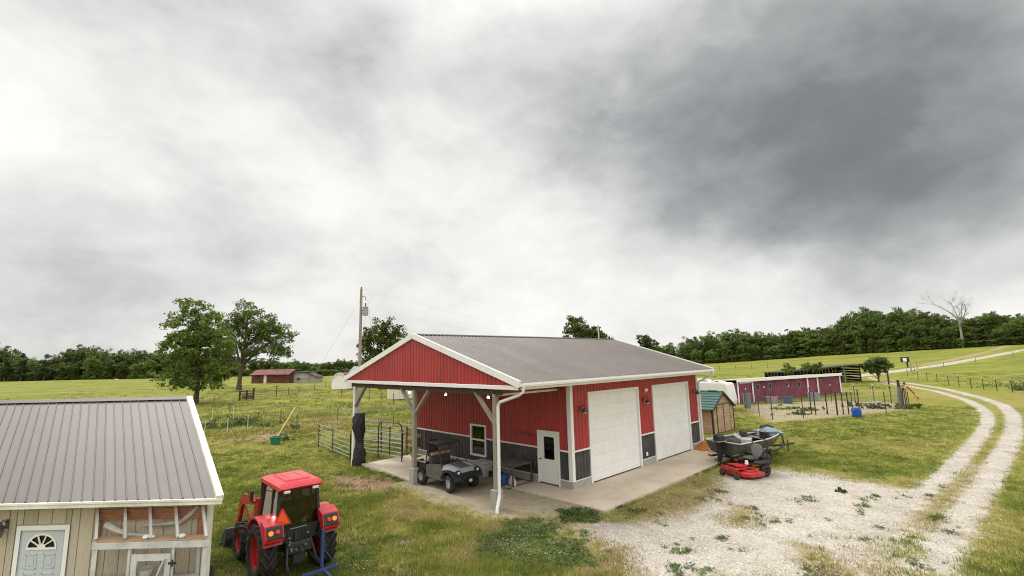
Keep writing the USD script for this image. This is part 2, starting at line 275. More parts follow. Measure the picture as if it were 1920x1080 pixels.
def gravel_material():
    N, L = {'geo': ('geometry', {}), 'a': ('attribute', {'attribute': 'gravel'}), 's': ('attribute', {'attribute': 'straw'})}, []
    g = grass_nodes(N, L)
    N['v'] = ('voronoi_texture', {'scale': 30.}); L.append(('geo.position', 'v.vector'))
    N['vs'] = ('separate_color', {}); L.append(('v.color', 'vs.color'))
    N['n1'] = ('noise_texture', {'scale': .8, 'detail': 8., 'roughness': .7}); N['n2'] = ('noise_texture', {'scale': 6., 'detail': 6., 'roughness': .7}); L += [('geo.position', 'n1.vector'), ('geo.position', 'n2.vector')]
    N['c1'] = ('math', {'math_type': 'multiply_add', 'value2': .45}); L += [('vs.r', 'c1.value1'), ('c1b.value', 'c1.value3')]
    N['c1b'] = ('math', {'math_type': 'multiply_add', 'value2': .9, 'value3': -.22}); L.append(('n1.fac', 'c1b.value1'))
    N['cr'] = ('rgb_ramp', {'ramp': [(.1, (.22, .185, .145)), (.45, (.41, .37, .315)), (.85, (.58, .54, .485))]}); L.append(('c1.value', 'cr.fac'))
    # dry straw between
    N['sr'] = ('rgb_ramp', {'ramp': [(.3, (.16, .115, .055)), (.5, (.29, .23, .12)), (.7, (.40, .33, .20))]}); L.append(('n2.fac', 'sr.fac'))
    N['n4'] = ('noise_texture', {'scale': 1.9, 'detail': 6., 'roughness': .7}); L.append(('geo.position', 'n4.vector')); N['sn'] = ('math', {'math_type': 'multiply_add', 'value2': .9}); N['sn2'] = ('math', {'math_type': 'multiply', 'value2': .9}); L += [('n4.fac', 'sn.value1'), ('n2.fac', 'sn2.value1'), ('sn2.value', 'sn.value3')]
    N['sa'] = ('math', {'math_type': 'add'}); L += [('sn.value', 'sa.value1'), ('sb.value', 'sa.value2')]
    N['sb'] = ('math', {'math_type': 'multiply_add', 'value2': 1.1, 'value3': -.86}); L.append(('s.fac', 'sb.value1'))
    N['sc'] = ('map_range', {'from_min': .35, 'from_max': .85, 'clamp': True}); L.append(('sa.value', 'sc.value'))
    N['m1'] = ('mix_color', {}); L += [('sc.result', 'm1.fac'), ('cr.color', 'm1.a'), ('sr.color', 'm1.b')]
    # edge of the gravel
    N['e1'] = ('math', {'math_type': 'multiply_add', 'value2': 1.3, 'value3': -.65}); L.append(('n2.fac', 'e1.value1'))
    N['e1b'] = ('math', {'math_type': 'multiply_add', 'value2': 1.3, 'value3': -.65}); L.append(('n1.fac', 'e1b.value1'))
    N['e2'] = ('math', {'math_type': 'add'}); L += [('e1.value', 'e2.value1'), ('e1b.value', 'e2.value2')]
    N['e3'] = ('math', {'math_type': 'add'}); L += [('e2.value', 'e3.value1'), ('a.fac', 'e3.value2')]
    N['e4'] = ('map_range', {'from_min': .30, 'from_max': .62, 'clamp': True}); L.append(('e3.value', 'e4.value'))
    N['m2'] = ('mix_color', {}); L += [('e4.result', 'm2.fac'), (g, 'm2.a'), ('m1.result', 'm2.b')]
    N['b'] = ('bump', {'strength': .8, 'distance': .02}); L += [('c1.value', 'b.height')]
    N['p'] = ('principled_bsdf', {'roughness': .9, 'specular_ior_level': .15}); L += [('m2.result', 'p.base_color'), ('b.normal', 'p.normal')]
    return usdkit.material(stage, '/World/Looks/limestone_gravel', N, L, surface='p.BSDF')

RED = paint('red_steel', (.40, .042, .043), .42, .08, 1.5, dirt=(.24, .07, .065), damt=.45, dscale=.9, panel=.07, streak=(5., 5., .35))
CHAR = paint('charcoal_steel', (.052, .05, .052), .5, .2, 2.0, dirt=(.16, .14, .12), damt=.5, panel=.12, streak=(5., 5., .5))
WHITE = paint('white_trim', (.80, .795, .775), .45, .05, 2.0, dirt=(.52, .49, .43), damt=.3, dscale=2.)
DOORW = paint('door_white', (.83, .825, .80), .4, .03, .8, dirt=(.62, .59, .53), damt=.3, dscale=1.5)
ROOFB = paint('brown_roof_steel', (.165, .140, .126), .40, .10, .6, dirt=(.21, .19, .17), damt=.5, dscale=.5, panel=.07)
ROOFL = paint('taupe_roof_steel', (.125, .105, .10), .55, .06, .8, spec=.25, dirt=(.15, .13, .12), damt=.4, dscale=.7, panel=.08)
WOOD = grain('grey_post_wood', (.22, .19, .15), (.36, .32, .26))
BROWNW = grain('brown_wood', (.16, .075, .04), (.30, .16, .09), 'x')
CONC = paint('concrete', (.56, .475, .37), .85, .10, .8, bump=.004, bscale=30, dirt=(.33, .26, .19), damt=.5, dscale=.6)
CURB = paint('curb_concrete', (.36, .34, .31), .85, .15, 1.5, bump=.004, dirt=(.22, .19, .15), damt=.5)
BLACK = paint('black_plastic', (.018, .018, .019), .5, .25, 4.)
RUBBER = paint('rubber', (.022, .021, .021), .8, .3, 5., dirt=(.12, .095, .07), damt=.45, dscale=4.)
STEELB = paint('black_steel', (.03, .03, .031), .45, .25, 3.)
TRED = paint('tractor_red', (.46, .012, .02), .28, .12, 2.5, spec=.5, dirt=(.27, .11, .07), damt=.7, dscale=3.)
GALV = paint('galvanised_steel', (.42, .42, .41), .42, .15, 3., metal=.55)
GLASS = panemat('window_glass'); CABGLASS = panemat('cab_glass', (.22, .27, .26))
DARK = paint('dark_inside', (.012, .012, .013), .9)
SILVER = paint('silver_plastic', (.30, .31, .33), .35, .06, 2., spec=.5)
AMBER = lampmat('amber_lamp', (1., .24, .04), .9); REDL = paint('red_lens', (.55, .04, .03), .2, .05)
BLUE = paint('blue_paint', (.035, .05, .14), .45, .2, 4., dirt=(.10, .08, .07), damt=.4)
CHROME = paint('bright_metal', (.6, .6, .6), .25, .1, 3., metal=.9)
BULB = lampmat('lit_bulb', (1., .93, .82), 9.0)
#PART2
# ------------------------------------------------------------------ the ground
def steps(lo, hi, fine_lo, fine_hi, d, grow=1.16, top=60.):
    a = list(np.arange(fine_lo, fine_hi + 1e-6, d)); s = d
    while a[-1] < hi: s = min(s * grow, top); a.append(a[-1] + s)
    s = d; b = [fine_lo]
    while b[-1] > lo: s = min(s * grow, top); b.append(b[-1] - s)
    return np.array(b[:0:-1] + a)
def grid(xs, ys, zf):
    X, Y = np.meshgrid(xs, ys); Z = zf(X, Y); nx, ny = len(xs), len(ys)
    i = (np.arange(ny - 1)[:, None] * nx + np.arange(nx - 1)).ravel()
    return np.stack([X.ravel(), Y.ravel(), Z.ravel()], 1), np.vstack([np.stack([i, i + 1, i + nx + 1], 1), np.stack([i, i + nx + 1, i + nx], 1)])
def poly_px(pts, z=None): return Polygon([tuple(at(*p, z)[:2]) for p in pts]).buffer(0)
def inside(poly, x, y, soft):
    """1 inside, falling to 0 over +-soft metres about the edge"""
    p = shapely.points(x, y); d = shapely.distance(p, poly.boundary) * np.where(shapely.contains_xy(poly, x, y), 1, -1)
    return np.clip(.5 + d / (2 * soft), 0, 1)
def inside_near(poly, x, y, soft):
    out = np.zeros(len(x)); a, b, c, d = poly.bounds; k = (x > a - soft) & (x < c + soft) & (y > b - soft) & (y < d + soft)
    if k.any(): out[k] = inside(poly, x[k], y[k], soft)
    return out
gv, gf = grid(steps(-2500, 2500, -46, 56, .6), steps(-400, 3500, 7, 66, .6), ground)
gx, gy = gv[:, 0], gv[:, 1]
DIRT = [([(618, 893), (700, 893), (765, 905), (775, 918), (690, 928), (625, 915)], .9), ([(378, 822), (440, 814), (505, 806), (545, 815), (530, 826), (440, 826)], .9), ([(630, 1000), (668, 995), (690, 1015), (660, 1040), (636, 1030)], 1.),
        ([(730, 1000), (800, 1010), (790, 1040), (720, 1030)], .8), ([(690, 1062), (760, 1058), (800, 1080), (680, 1085)], .8), ([(1000, 1000), (1090, 1012), (1110, 1036), (1040, 1030)], 1.0)]
dirt = np.zeros(len(gx))
for p, s in DIRT: dirt = np.maximum(dirt, .95 * inside_near(poly_px(p), gx, gy, s))
GARDEN = poly_px([(1398, 766), (1449, 792), (1560, 783), (1700, 769), (1676, 757), (1560, 752), (1430, 758)], G0)
past = np.clip((gy - 38 - .25 * np.abs(gx)) / 12, 0, 1) * np.clip((8 - gx) / 6 + .0, 0, 1) + np.clip((gy - 62) / 12, 0, 1) * (gx > 8)
terrain = part('meadow', (gv, gf), ground_material(), None, True, kind='structure', label='rough green and yellow meadow round the farm yard, rising to a hill at right')
primvar(terrain, 'dirt', dirt); primvar(terrain, 'pasture', np.clip(past, 0, 1))

# ---- the gravel yard and the drive, one sheet that fades into the grass
LOT = poly_px([(985, 955), (1050, 985), (1090, 1030), (1150, 1085), (1250, 1120), (1730, 1120), (1765, 1075), (1806, 1010), (1812, 974), (1800, 940), (1760, 905), (1690, 912), (1620, 905), (1560, 893), (1500, 884), (1440, 878), (1355, 882), (1240, 925), (1140, 962)], G0)
BARE = [poly_px(p, G0) for p in ([(1150, 945), (1250, 920), (1345, 880), (1352, 925), (1300, 960), (1200, 985), (1120, 975)], [(1492, 1022), (1530, 1030), (1580, 1062), (1620, 1085), (1540, 1085), (1495, 1050)], [(1050, 1005), (1160, 1030), (1180, 1085), (1080, 1085)],
        [(1640, 1000), (1700, 955), (1750, 915), (1850, 880), (1835, 940), (1790, 1000), (1745, 1050), (1700, 1090), (1570, 1090), (1590, 1050)], [(1360, 960), (1420, 955), (1410, 985), (1360, 985)])]
DRY = BARE[3:4]
OUTER = [(1150 + 602, 1071), (1774, 1022), (1806, 974), (1823, 949), (1839, 922), (1855, 895), (1874, 865), (1890, 836), (1899, 812), (1901, 794), (1896, 775), (1879, 760), (1842, 747), (1805, 738), (1768, 729), (1731, 723), (1690, 717), (1660, 713), (1640, 708)]
INNER = [(1690, 960), (1725, 925), (1752, 909), (1779, 886), (1798, 865), (1822, 838), (1842, 814), (1852, 794), (1851, 777), (1840, 765), (1818, 753), (1787, 743), (1750, 733), (1713, 726), (1670, 719), (1645, 713), (1630, 708)]
ROAD = [(1600, 706), (1630, 703), (1655, 699), (1681, 696), (1713, 691), (1768, 684), (1824, 674), (1879, 664), (1916, 657), (1990, 645)]
TRK = LineString([at(*p)[:2] for p in OUTER]), LineString([at(*p)[:2] for p in INNER]), LineString([at(*p)[:2] for p in ROAD])
def track_mask(x, y, line, w, soft):
    d = shapely.distance(shapely.points(x, y), line); return np.clip((w - d) / soft + .5, 0, 1)
area = shapely.union_all([LOT.buffer(1.5), TRK[0].buffer(2.2), TRK[1].buffer(2.2), shapely.LineString(TRK[0].coords).buffer(2.2)])
between = Polygon(list(TRK[0].coords) + list(TRK[1].coords)[::-1]).buffer(0); area = shapely.union_all([area, between])
def sheet(name, region, d, lift, masks, mat, **kw):
    x0, y0, x1, y1 = region.bounds; v, f = grid(np.arange(x0 - d, x1 + d, d), np.arange(y0 - d, y1 + d, d), lambda X, Y: ground(X, Y) + lift(X, Y))
    keep = shapely.contains_xy(region, v[:, 0], v[:, 1]); f = f[keep[f].all(1)]; ids = np.unique(f); back = np.zeros(len(v), int); back[ids] = np.arange(len(ids)); v, f = v[ids], back[f]
    e = np.clip(shapely.distance(shapely.points(v[:, 0], v[:, 1]), region.boundary) / (2.2 * d), 0, 1); v[:, 2] = v[:, 2] * e + (ground(v[:, 0], v[:, 1]) - .05) * (1 - e)
    p = part(name, (v, f), mat, None, True, **kw)
    for k, val in masks(v[:, 0], v[:, 1]).items(): primvar(p, k, val)
    return p
def gravel_masks(x, y):
    g = inside(LOT, x, y, 1.5) * .96
    bare = np.zeros(len(x))
    for k, b in enumerate(BARE): bare = np.maximum(bare, inside(b, x, y, .8) * (.55 if k == 3 else 1))
    t = np.maximum(track_mask(x, y, TRK[0], .46, .5), track_mask(x, y, TRK[1], .40, .5))
    t = np.maximum(t, track_mask(x, y, TRK[2], 1.5, .8))
    s = np.maximum(bare * .95, np.clip(1 - np.abs(g - .45) / .4, 0, 1) * .55); s = np.maximum(s, inside(between, x, y, .7) * .8) * (1 - .75 * t)
    g = np.maximum(g * (1 - .42 * bare), inside(between, x, y, .4) * np.where(y < 23, .55, .20)); g = np.maximum(g, t * .95)
    return {'gravel': g, 'straw': s}
GRAV = gravel_material()
sheet('gravel_yard', area, .22, lambda X, Y: .012 + .00035 * np.maximum(0, Y - 15), gravel_masks, GRAV, kind='structure', label='white limestone gravel yard and two-track drive curving away to the right')
far_road = shapely.union_all([TRK[2].buffer(2.6), LineString([at(1655, 699)[:2], at(1640, 706)[:2], at(1660, 714)[:2]]).buffer(2.0)])
sheet('farm_road', far_road, .8, lambda X, Y: .09 + 0 * X, lambda x, y: {'gravel': np.clip(.5 + (1.9 - shapely.distance(shapely.points(x, y), TRK[2])) / 1.2, 0, 1) * .95, 'straw': np.full(len(x), .1)}, GRAV, kind='structure', label='pale gravel road climbing the hill at right')
berm_line = LineString([at(*p)[:2] for p in [(1740, 683), (1800, 672), (1840, 662), (1890, 648), (1918, 645)]])
sheet('dry_grass_bank', berm_line.buffer(2.8), .8, lambda X, Y: .06 + 0 * X, lambda x, y: {'gravel': np.clip(.2 + (2.4 - shapely.distance(shapely.points(x, y), berm_line)) / 2.4, 0, 1) * .8, 'straw': np.full(len(x), .95)}, GRAV, kind='structure', label='strip of dry straw-coloured grass above the hill road')
sheet('garden_soil', GARDEN.buffer(1.0), .3, lambda X, Y: .03 + 0 * X, lambda x, y: {'gravel': inside(GARDEN, x, y, .8) * .93, 'straw': np.full(len(x), .62)}, GRAV, kind='structure', label='bare tan soil of the fenced kitchen garden')

# ------------------------------------------------------------------ ribbed steel sheet
def ribbed(x0, x1, zb, zt, f3, pitch=.2286, rw=.055, rh=.026, holes=(), width=.9144):
    """vertical ribbed sheets from x0 to x1; yields one mesh per sheet. zb, zt: functions of x; f3(x, z, off) -> 3-D"""
    n = max(1, round((x1 - x0) / width)); edges = np.linspace(x0, x1, n + 1)
    for i in range(n):
        a, b = edges[i], edges[i + 1]; prof = []; k0 = math.floor((a - x0) / pitch)
        for k in range(k0, k0 + int((b - a) / pitch) + 3):
            c = x0 + k * pitch
            prof += [(c - rw / 2, 0), (c - rw / 4, rh), (c + rw / 4, rh), (c + rw / 2, 0)]
        px = [p[0] for p in prof]; po = [p[1] for p in prof]
        xs = sorted({a, b} | {p for p in px if a < p < b} | {q for h in holes for q in h[:2] if a < q < b})
        m = MB()
        for u, v in zip(xs[:-1], xs[1:]):
            if v - u < 1e-6: continue
            lo, hi, mid = max(zb(u), zb(v)) if False else None, None, (u + v) / 2
            spans = [(None, None)]
            hs = sorted([(h[2], h[3]) for h in holes if h[0] < mid < h[1]])
            cuts = []; cur = None
            for h0, h1 in hs: cuts.append((cur, h0)); cur = h1
            cuts.append((cur, None)); ou, ov = np.interp(u, px, po), np.interp(v, px, po)
            for c0, c1 in cuts:
                A0, A1 = (zb(u), zb(v)) if c0 is None else (c0, c0); B0, B1 = (zt(u), zt(v)) if c1 is None else (c1, c1)
                if B0 - A0 > .004 or B1 - A1 > .004: m.quads([f3(u, A0, ou), f3(v, A1, ov), f3(v, B1, ov), f3(u, B0, ou)])
        if m.v: yield m
def K(c): return lambda x: c

# ------------------------------------------------------------------ the red barn.  u = local x along the ridge (away), v = local y across to the left
BX, BY, BRZ = 2.297, 19.928, 44.65
W, L, P = 11.4525, 11.974, 3.6184
EV, ZR, GU, UR, VR, VL = 4.45, 6.47, -3.81, 12.27, -.867, 12.63
VM = (VR + VL) / 2; ZW, WT = 1.447, 4.14
ca, sa = math.cos(math.radians(BRZ)), math.sin(math.radians(BRZ))
def bw(u, v, z): return np.array([BX + u * ca - v * sa, BY + u * sa + v * ca, z])
def bl(p): dx, dy = p[0] - BX, p[1] - BY; return np.array([dx * ca + dy * sa, -dx * sa + dy * ca, p[2] if len(p) > 2 else 0])
def on_u(px, py, u):
    """barn coordinates of the point seen at a pixel on the plane u"""
    d = RGT * (px - 960) / FPX + DWN * (py - 540) / FPX + FWD; n = np.array([ca, sa, 0.]); o = bw(u, 0, 0); t = ((o - EYE) @ n) / (d @ n); return bl(EYE + d * t)
def on_v(px, py, v):
    d = RGT * (px - 960) / FPX + DWN * (py - 540) / FPX + FWD; n = np.array([-sa, ca, 0.]); o = bw(0, v, 0); t = ((o - EYE) @ n) / (d @ n); return bl(EYE + d * t)
barn = thing('red_barn', 'red steel barn with brown roof, charcoal wainscot, open gable porch and two white garage doors', 'barn', (BX, BY, 0), BRZ)
roofz = lambda v: EV + (ZR - EV) * (1 - abs(v - VM) / (VM - VR))
D1, D2, DH = (1.3085, 5.239), (6.7944, 10.6384), 3.671
EA, EB, EH = .7082, 1.8017, 2.1192; WA, WB, WZ0, WZ1 = 5.3627, 6.3897, .6578, 1.9971
jt = .11
holes_v = [(D1[0] - jt, D1[1] + jt, -1, DH + jt), (D2[0] - jt, D2[1] + jt, -1, DH + jt)]
holes_u = [(EA - .07, EB + .07, -1, EH + .07), (WA, WB, WZ0, WZ1)]
fv = lambda v0, sg: (lambda x, z, o: (x, v0 + sg * o, z)); fu = lambda u0, sg: (lambda x, z, o: (u0 + sg * o, x, z))
def wall(name, x0, x1, f, holes=(), low=True):
    for m in ribbed(x0, x1, K(ZW + .03), K(WT), f, holes=holes): part('siding_panel', m, RED, barn)
    for m in ribbed(x0, x1, K(.30), K(ZW - .03), f, holes=holes): part('wainscot_panel', m, CHAR, barn)
wall('v', .09, L - .09, fv(0, -1), holes_v); wall('u', .09, W - .09, fu(0, -1), holes_u); wall('b', .09, W - .09, fu(L, 1)); wall('l', .09, L - .09, fv(W, 1))
inner = MB()   # plywood lining keeps the inside of the building dark
for a0, a1, b0, b1, hh in ((.12, L - .12, .10, .12, holes_v),):
    xs = sorted({a0, a1} | {q for h in hh for q in h[:2]})
    for u, v in zip(xs[:-1], xs[1:]):
        h = [q for q in hh if q[0] < (u + v) / 2 < q[1]]; inner.box((u, b0, h[0][3] if h else .0), (v, b1, WT))
xs = sorted({.12, W - .12} | {q for h in holes_u for q in h[:2]})
for u, v in zip(xs[:-1], xs[1:]):
    h = [q for q in holes_u if q[0] < (u + v) / 2 < q[1]]; z = 0.
    for q in h:
        if q[2] > z: inner.box((.10, u, z), (.12, v, q[2]))
        z = q[3]
    inner.box((.10, u, z), (.12, v, WT))
inner.box((L - .12, .1, 0), (L - .10, W - .1, WT)).box((.1, W - .12, 0), (L - .1, W - .10, WT)); inner.box((.1, .1, WT), (L - .1, W - .1, WT + .02)).box((.1, .1, -.02), (L - .1, W - .1, .0))
part('inner_wall', inner, DARK, barn)
# kerbs under the siding
for lo, hi in (((.0, -.035, -.3), (D1[0] - jt, .1, .30)), ((D1[1] + jt, -.035, -.3), (D2[0] - jt, .1, .30)), ((D2[1] + jt, -.035, -.3), (L + .035, .1, .30)), ((-.035, -.035, -.3), (.0, EA - .07, .30)), ((-.035, EB + .07, -.3), (.1, W + .035, .30)), ((L - .1, .1, -.3), (L + .035, W + .03, .30)), ((.1, W - .1, -.3), (L - .1, W + .035, .30))): part('foundation_kerb', MB().box(lo, hi), CURB, barn)
def trim(lo, hi, name='trim_strip', mat=None): return part(name, MB().cbox(lo, hi, .006), mat or WHITE, barn)
xs = [.07, D1[0] - jt, D1[1] + jt, D2[0] - jt, D2[1] + jt, L - .07]
for a, b in zip(xs[::2], xs[1::2]):
    trim((a, -.05, ZW - .035), (b, -.001, ZW + .035), 'drip_trim'); trim((a, -.045, .275), (b, -.002, .31), 'base_trim')
xs = [.07, EA - .07, EB + .07, WA - .05]
for a, b in ((.07, EA - .07), (EB + .07, WA - .05), (WB + .05, W - .07)):
    trim((-.05, a, ZW - .035), (-.001, b, ZW + .035), 'drip_trim')
for a, b in ((.07, EA - .07), (EB + .07, W - .07)): trim((-.045, a, .275), (-.002, b, .31), 'base_trim')
for (u, v) in ((0, 0), (L, 0), (0, W), (L, W)):
    su, sv = (-1 if u == 0 else 1), (-1 if v == 0 else 1); m = MB()
    m.box((min(u + su * .04, u - su * .14), min(v + sv * .04, v), .285), (max(u + su * .04, u - su * .14), max(v + sv * .04, v), WT)); m.box((min(u, u + su * .04), min(v, v - sv * .16), .285), (max(u, u + su * .04), max(v, v - sv * .16), WT))
    part('corner_trim', m, WHITE, barn)
# garage doors of wide sections
for a, b in (D1, D2):
    dr = sub('garage_door', barn); ns = 7; hz = (DH - .02) / ns
    for k in range(ns):
        z0, z1 = .02 + k * hz, .02 + (k + 1) * hz; m = MB(); m.cbox((a + .005, .035, z0 + .001), (b - .005, .085, z1 - .003), .006)
        for q in (.3, .7): m.box((a + .02, .031, z0 + hz * q - .05), (b - .02, .036, z0 + hz * q + .05))
        part('door_section', m, DOORW, dr)
    part('weather_seal', MB().box((a, .04, .0), (b, .08, .022)), BLACK, dr)
    for lo, hi in (((a - jt, -.055, 0.0), (a, .10, DH + jt)), ((b, -.055, 0.0), (b + jt, .10, DH + jt)), ((a, -.055, DH), (b, .10, DH + jt))): trim(lo, hi, 'door_jamb')
# entry door
dr = sub('entry_door', barn); m = MB(); pa, pb, pz0, pz1 = EA + .25, EB - .25, 1.0, 1.93
m.box((.02, EA + .01, .03), (.065, pa, EH - .01)).box((.02, pb, .03), (.065, EB - .01, EH - .01)).box((.02, pa, .03), (.065, pb, pz0)).box((.02, pa, pz1), (.065, pb, EH - .01))
for lo, hi in (((pa - .035, pz0 - .035), (pb + .035, pz0)), ((pa - .035, pz1), (pb + .035, pz1 + .035))): m.box((.008, lo[0], lo[1]), (.02, hi[0], hi[1]))
for q in (pa - .035, pb): m.box((.008, q, pz0), (.02, q + .035, pz1))
part('door_leaf', m, DOORW, dr); part('door_pane', MB().box((.038, pa, pz0), (.046, pb, pz1)), GLASS, dr); part('door_blind', MB().box((.075, pa - .02, pz0 - .02), (.078, pb + .02, pz1 + .02)), DARK, dr)
part('handle', MB().cyl((.02, EB - .09, .98), (-.04, EB - .09, .98), .022).cbox((-.055, EB - .10, .965), (-.035, EB - .0, .995), .008), STEELB, dr)
part('threshold', MB().box((-.06, EA, -.01), (.06, EB, .025)), STEELB, dr)
for lo, hi in (((-.055, EA - .07, 0), (.10, EA, EH + .07)), ((-.055, EB, 0), (.10, EB + .07, EH + .07)), ((-.055, EA, EH), (.10, EB, EH + .07))): trim(lo, hi, 'door_frame')
# sash window
wn = sub('sash_window', barn); m = MB(); t = .085
m.box((-.05, WA - t, WZ0 - t), (.08, WA, WZ1 + t)).box((-.05, WB, WZ0 - t), (.08, WB + t, WZ1 + t)).box((-.05, WA, WZ1), (.08, WB, WZ1 + t)).box((-.065, WA, WZ0 - t), (.08, WB, WZ0)); part('frame', m, WHITE, wn)
zm = (WZ0 + WZ1) / 2 + .02; part('meeting_rail', MB().box((-.03, WA, zm - .04), (.05, WB, zm + .04)), WHITE, wn)
part('pane', MB().box((.02, WA, zm + .04), (.026, WB, WZ1)), GLASS, wn); part('pane', MB().box((.03, WA, WZ0), (.036, WB, zm - .04)), GLASS, wn)
part('roller_blind', MB().box((.085, WA + .02, zm + .10), (.09, WB - .02, WZ1)), paint('blind_cloth', (.45, .42, .36), .9), wn)
# wall lamps of the farm sort: gooseneck and shade, plus a white floodlight and sockets
LAMPM = paint('lamp_dark', (.05, .045, .045), .4); LAMPW = paint('lamp_pale', (.5, .47, .44), .4)
def barn_lamp(u, z):
    l = sub('wall_lamp', barn); part('bracket', MB().cbox((u - .06, -.06, z + .02), (u + .06, -.025, z + .22), .01).tube([(u, -.05, z + .18), (u, -.16, z + .27), (u, -.27, z + .25), (u, -.30, z + .16)], .018, 6), LAMPM, l)
    part('lamp_shade', MB().lathe([(.03, .17), (.06, .13), (.15, .03), (.16, .0), (.14, .0), (.05, .10)], 16, (u, -.30, z)), LAMPM, l, 40); part('globe', MB().tm(trimesh.creation.icosphere(2, .075), trimesh.transformations.translation_matrix((u, -.30, z - .01))), LAMPW, l, True)
for px, py in ((1093, 772), (1212, 754), (1305, 738)):
    q = on_v(px, py, -.2); barn_lamp(q[0], q[2])
q = on_v(1210, 731, -.05); fl = sub('floodlight', barn); part('housing', MB().cbox((q[0] - .09, -.14, q[2] - .07), (q[0] + .09, -.03, q[2] + .07), .02), WHITE, fl); part('arm', MB().box((q[0] - .03, -.06, q[2] - .14), (q[0] + .03, -.027, q[2] - .06)), WHITE, fl)
q = on_v(1213, 851, -.05); part('socket_box', MB().cbox((q[0] - .07, -.09, q[2] - .09), (q[0] + .07, -.027, q[2] + .09), .015), WHITE, barn)
# roof
slope = (ZR - EV) / (VM - VR); nrm = np.array([0, -slope, 1]) / math.hypot(1, slope)
for sg in (1, -1):
    v0 = VR if sg == 1 else VL
    f = lambda x, s, o: (x, v0 + sg * s + (-sg * slope * o), EV + slope * s + o)
    for m in ribbed(GU, UR, K(-.05), K(VM - VR - .02), f, rh=.021, rw=.06): part('roof_panel', m, ROOFB, barn)
    und = MB(); e = lambda s, d: (v0 + sg * s, EV + slope * s - d)
    for u in np.linspace(GU + .3, UR - .3, 8): und.add([(u - .03, *e(.15, .20)), (u + .03, *e(.15, .20)), (u + .03, *e(VM - VR, .20)), (u - .03, *e(VM - VR, .20)), (u - .03, *e(.15, .02)), (u + .03, *e(.15, .02)), (u + .03, *e(VM - VR, .02)), (u - .03, *e(VM - VR, .02))], [(0, 1, 2, 3), (4, 7, 6, 5), (0, 4, 5, 1), (3, 2, 6, 7), (0, 3, 7, 4), (1, 5, 6, 2)])
    part('roof_truss', und, WOOD, barn)
rc = MB(); rc.quads([(GU - .02, VM - .17, ZR - .17 * slope + .035), (UR + .02, VM - .17, ZR - .17 * slope + .035), (UR + .02, VM, ZR + .045), (GU - .02, VM, ZR + .045)]).quads([(GU - .02, VM, ZR + .045), (UR + .02, VM, ZR + .045), (UR + .02, VM + .17, ZR - .17 * slope + .035), (GU - .02, VM + .17, ZR - .17 * slope + .035)])
part('ridge_cap', rc, paint('dark_ridge', (.07, .058, .052), .45, .1), barn)
for uu, nm in ((GU, -1), (UR, 1)):
    zt = lambda v: roofz(v) - .03
    for m in ribbed(VR + .12, VL - .12, K(4.30), zt, fu(uu, nm)): part('gable_panel', m, RED, barn)
    for a, b in (((VR - .02), VM), (VM, (VL + .02))):
        p, q = (uu + nm * .03, a, roofz(a) - .06), (uu + nm * .03, b, roofz(b) - .06)
        part('rake_trim', MB().bar(p, q, .11, .24), WHITE, barn)
    part('gable_base_trim', MB().cbox((uu - .05 if nm < 0 else uu, VR + .05, 4.18), (uu if nm < 0 else uu + .05, VL - .05, 4.33), .01), WHITE, barn)
for v0, sg in ((VR, -1), (VL, 1)):
    m = MB(); g = [(0, 0), (.115, 0), (.135, .06), (.135, .13), (.12, .13), (.105, .02), (.012, .02), (.012, .13), (0, .13)]
    m.prism(g, GU + .02, UR - .02, lambda x, y, t: (t, v0 + sg * (.0 + x), EV - .155 + y)); part('gutter', m, WHITE, barn)
    part('fascia', MB().box((GU + .06, v0 - .03 if sg > 0 else v0, 4.2), (UR - .06, v0 if sg > 0 else v0 + .03, EV - .0)), WHITE, barn)
part('soffit', MB().box((GU + .06, VR + .03, 4.185), (UR - .06, -.0, 4.20)), WHITE, barn)
part('soffit', MB().box((GU + .06, W, 4.185), (UR - .06, VL - .03, 4.20)), WHITE, barn)
part('frieze_panel', MB().box((GU + .08, .62, 3.98), (-.04, .66, 4.18)), RED, barn); trim((GU + .1, .60, 3.90), (-.04, .68, 3.98), 'beam_trim')
part('porch_beam', MB().box((-P - .06, .3, 3.95), (-P + .08, VL - .5, 4.18)), grain('dark_beam', (.06, .045, .035), (.12, .09, .07), 'y'), barn)
part('porch_beam', MB().box((GU + .12, W - .05, 3.95), (-.04, W + .05, 4.18)), grain('dark_beam', 0, 0), barn)
# porch posts on concrete piers with knee braces
PV = (.62, 5.995, 11.78)
for v in PV:
    ps = sub('porch_post', barn); zb = .62 if v < 11 else .25
    part('timber', MB().cbox((-P - .09, v - .085, zb - .02), (-P + .09, v + .085, 4.0), .012), WOOD if v < 11 else WHITE, ps)
    part('pier', MB().cbox((-P - .17, v - .17, -.4), (-P + .17, v + .17, zb), .02) if v < 11 else MB().cbox((-P - .10, v - .10, -.4), (-P + .10, v + .10, zb), .01), CURB if v < 11 else WHITE, ps)
    for sg in ((1, -1) if 1 < v < 11 else (1,) if v < 1 else (-1,)): part('knee_brace', MB().bar((-P, v + sg * .05, 2.95), (-P, v + sg * 1.12, 4.02), .10, .16, (1, 0, 0)), WOOD, ps)
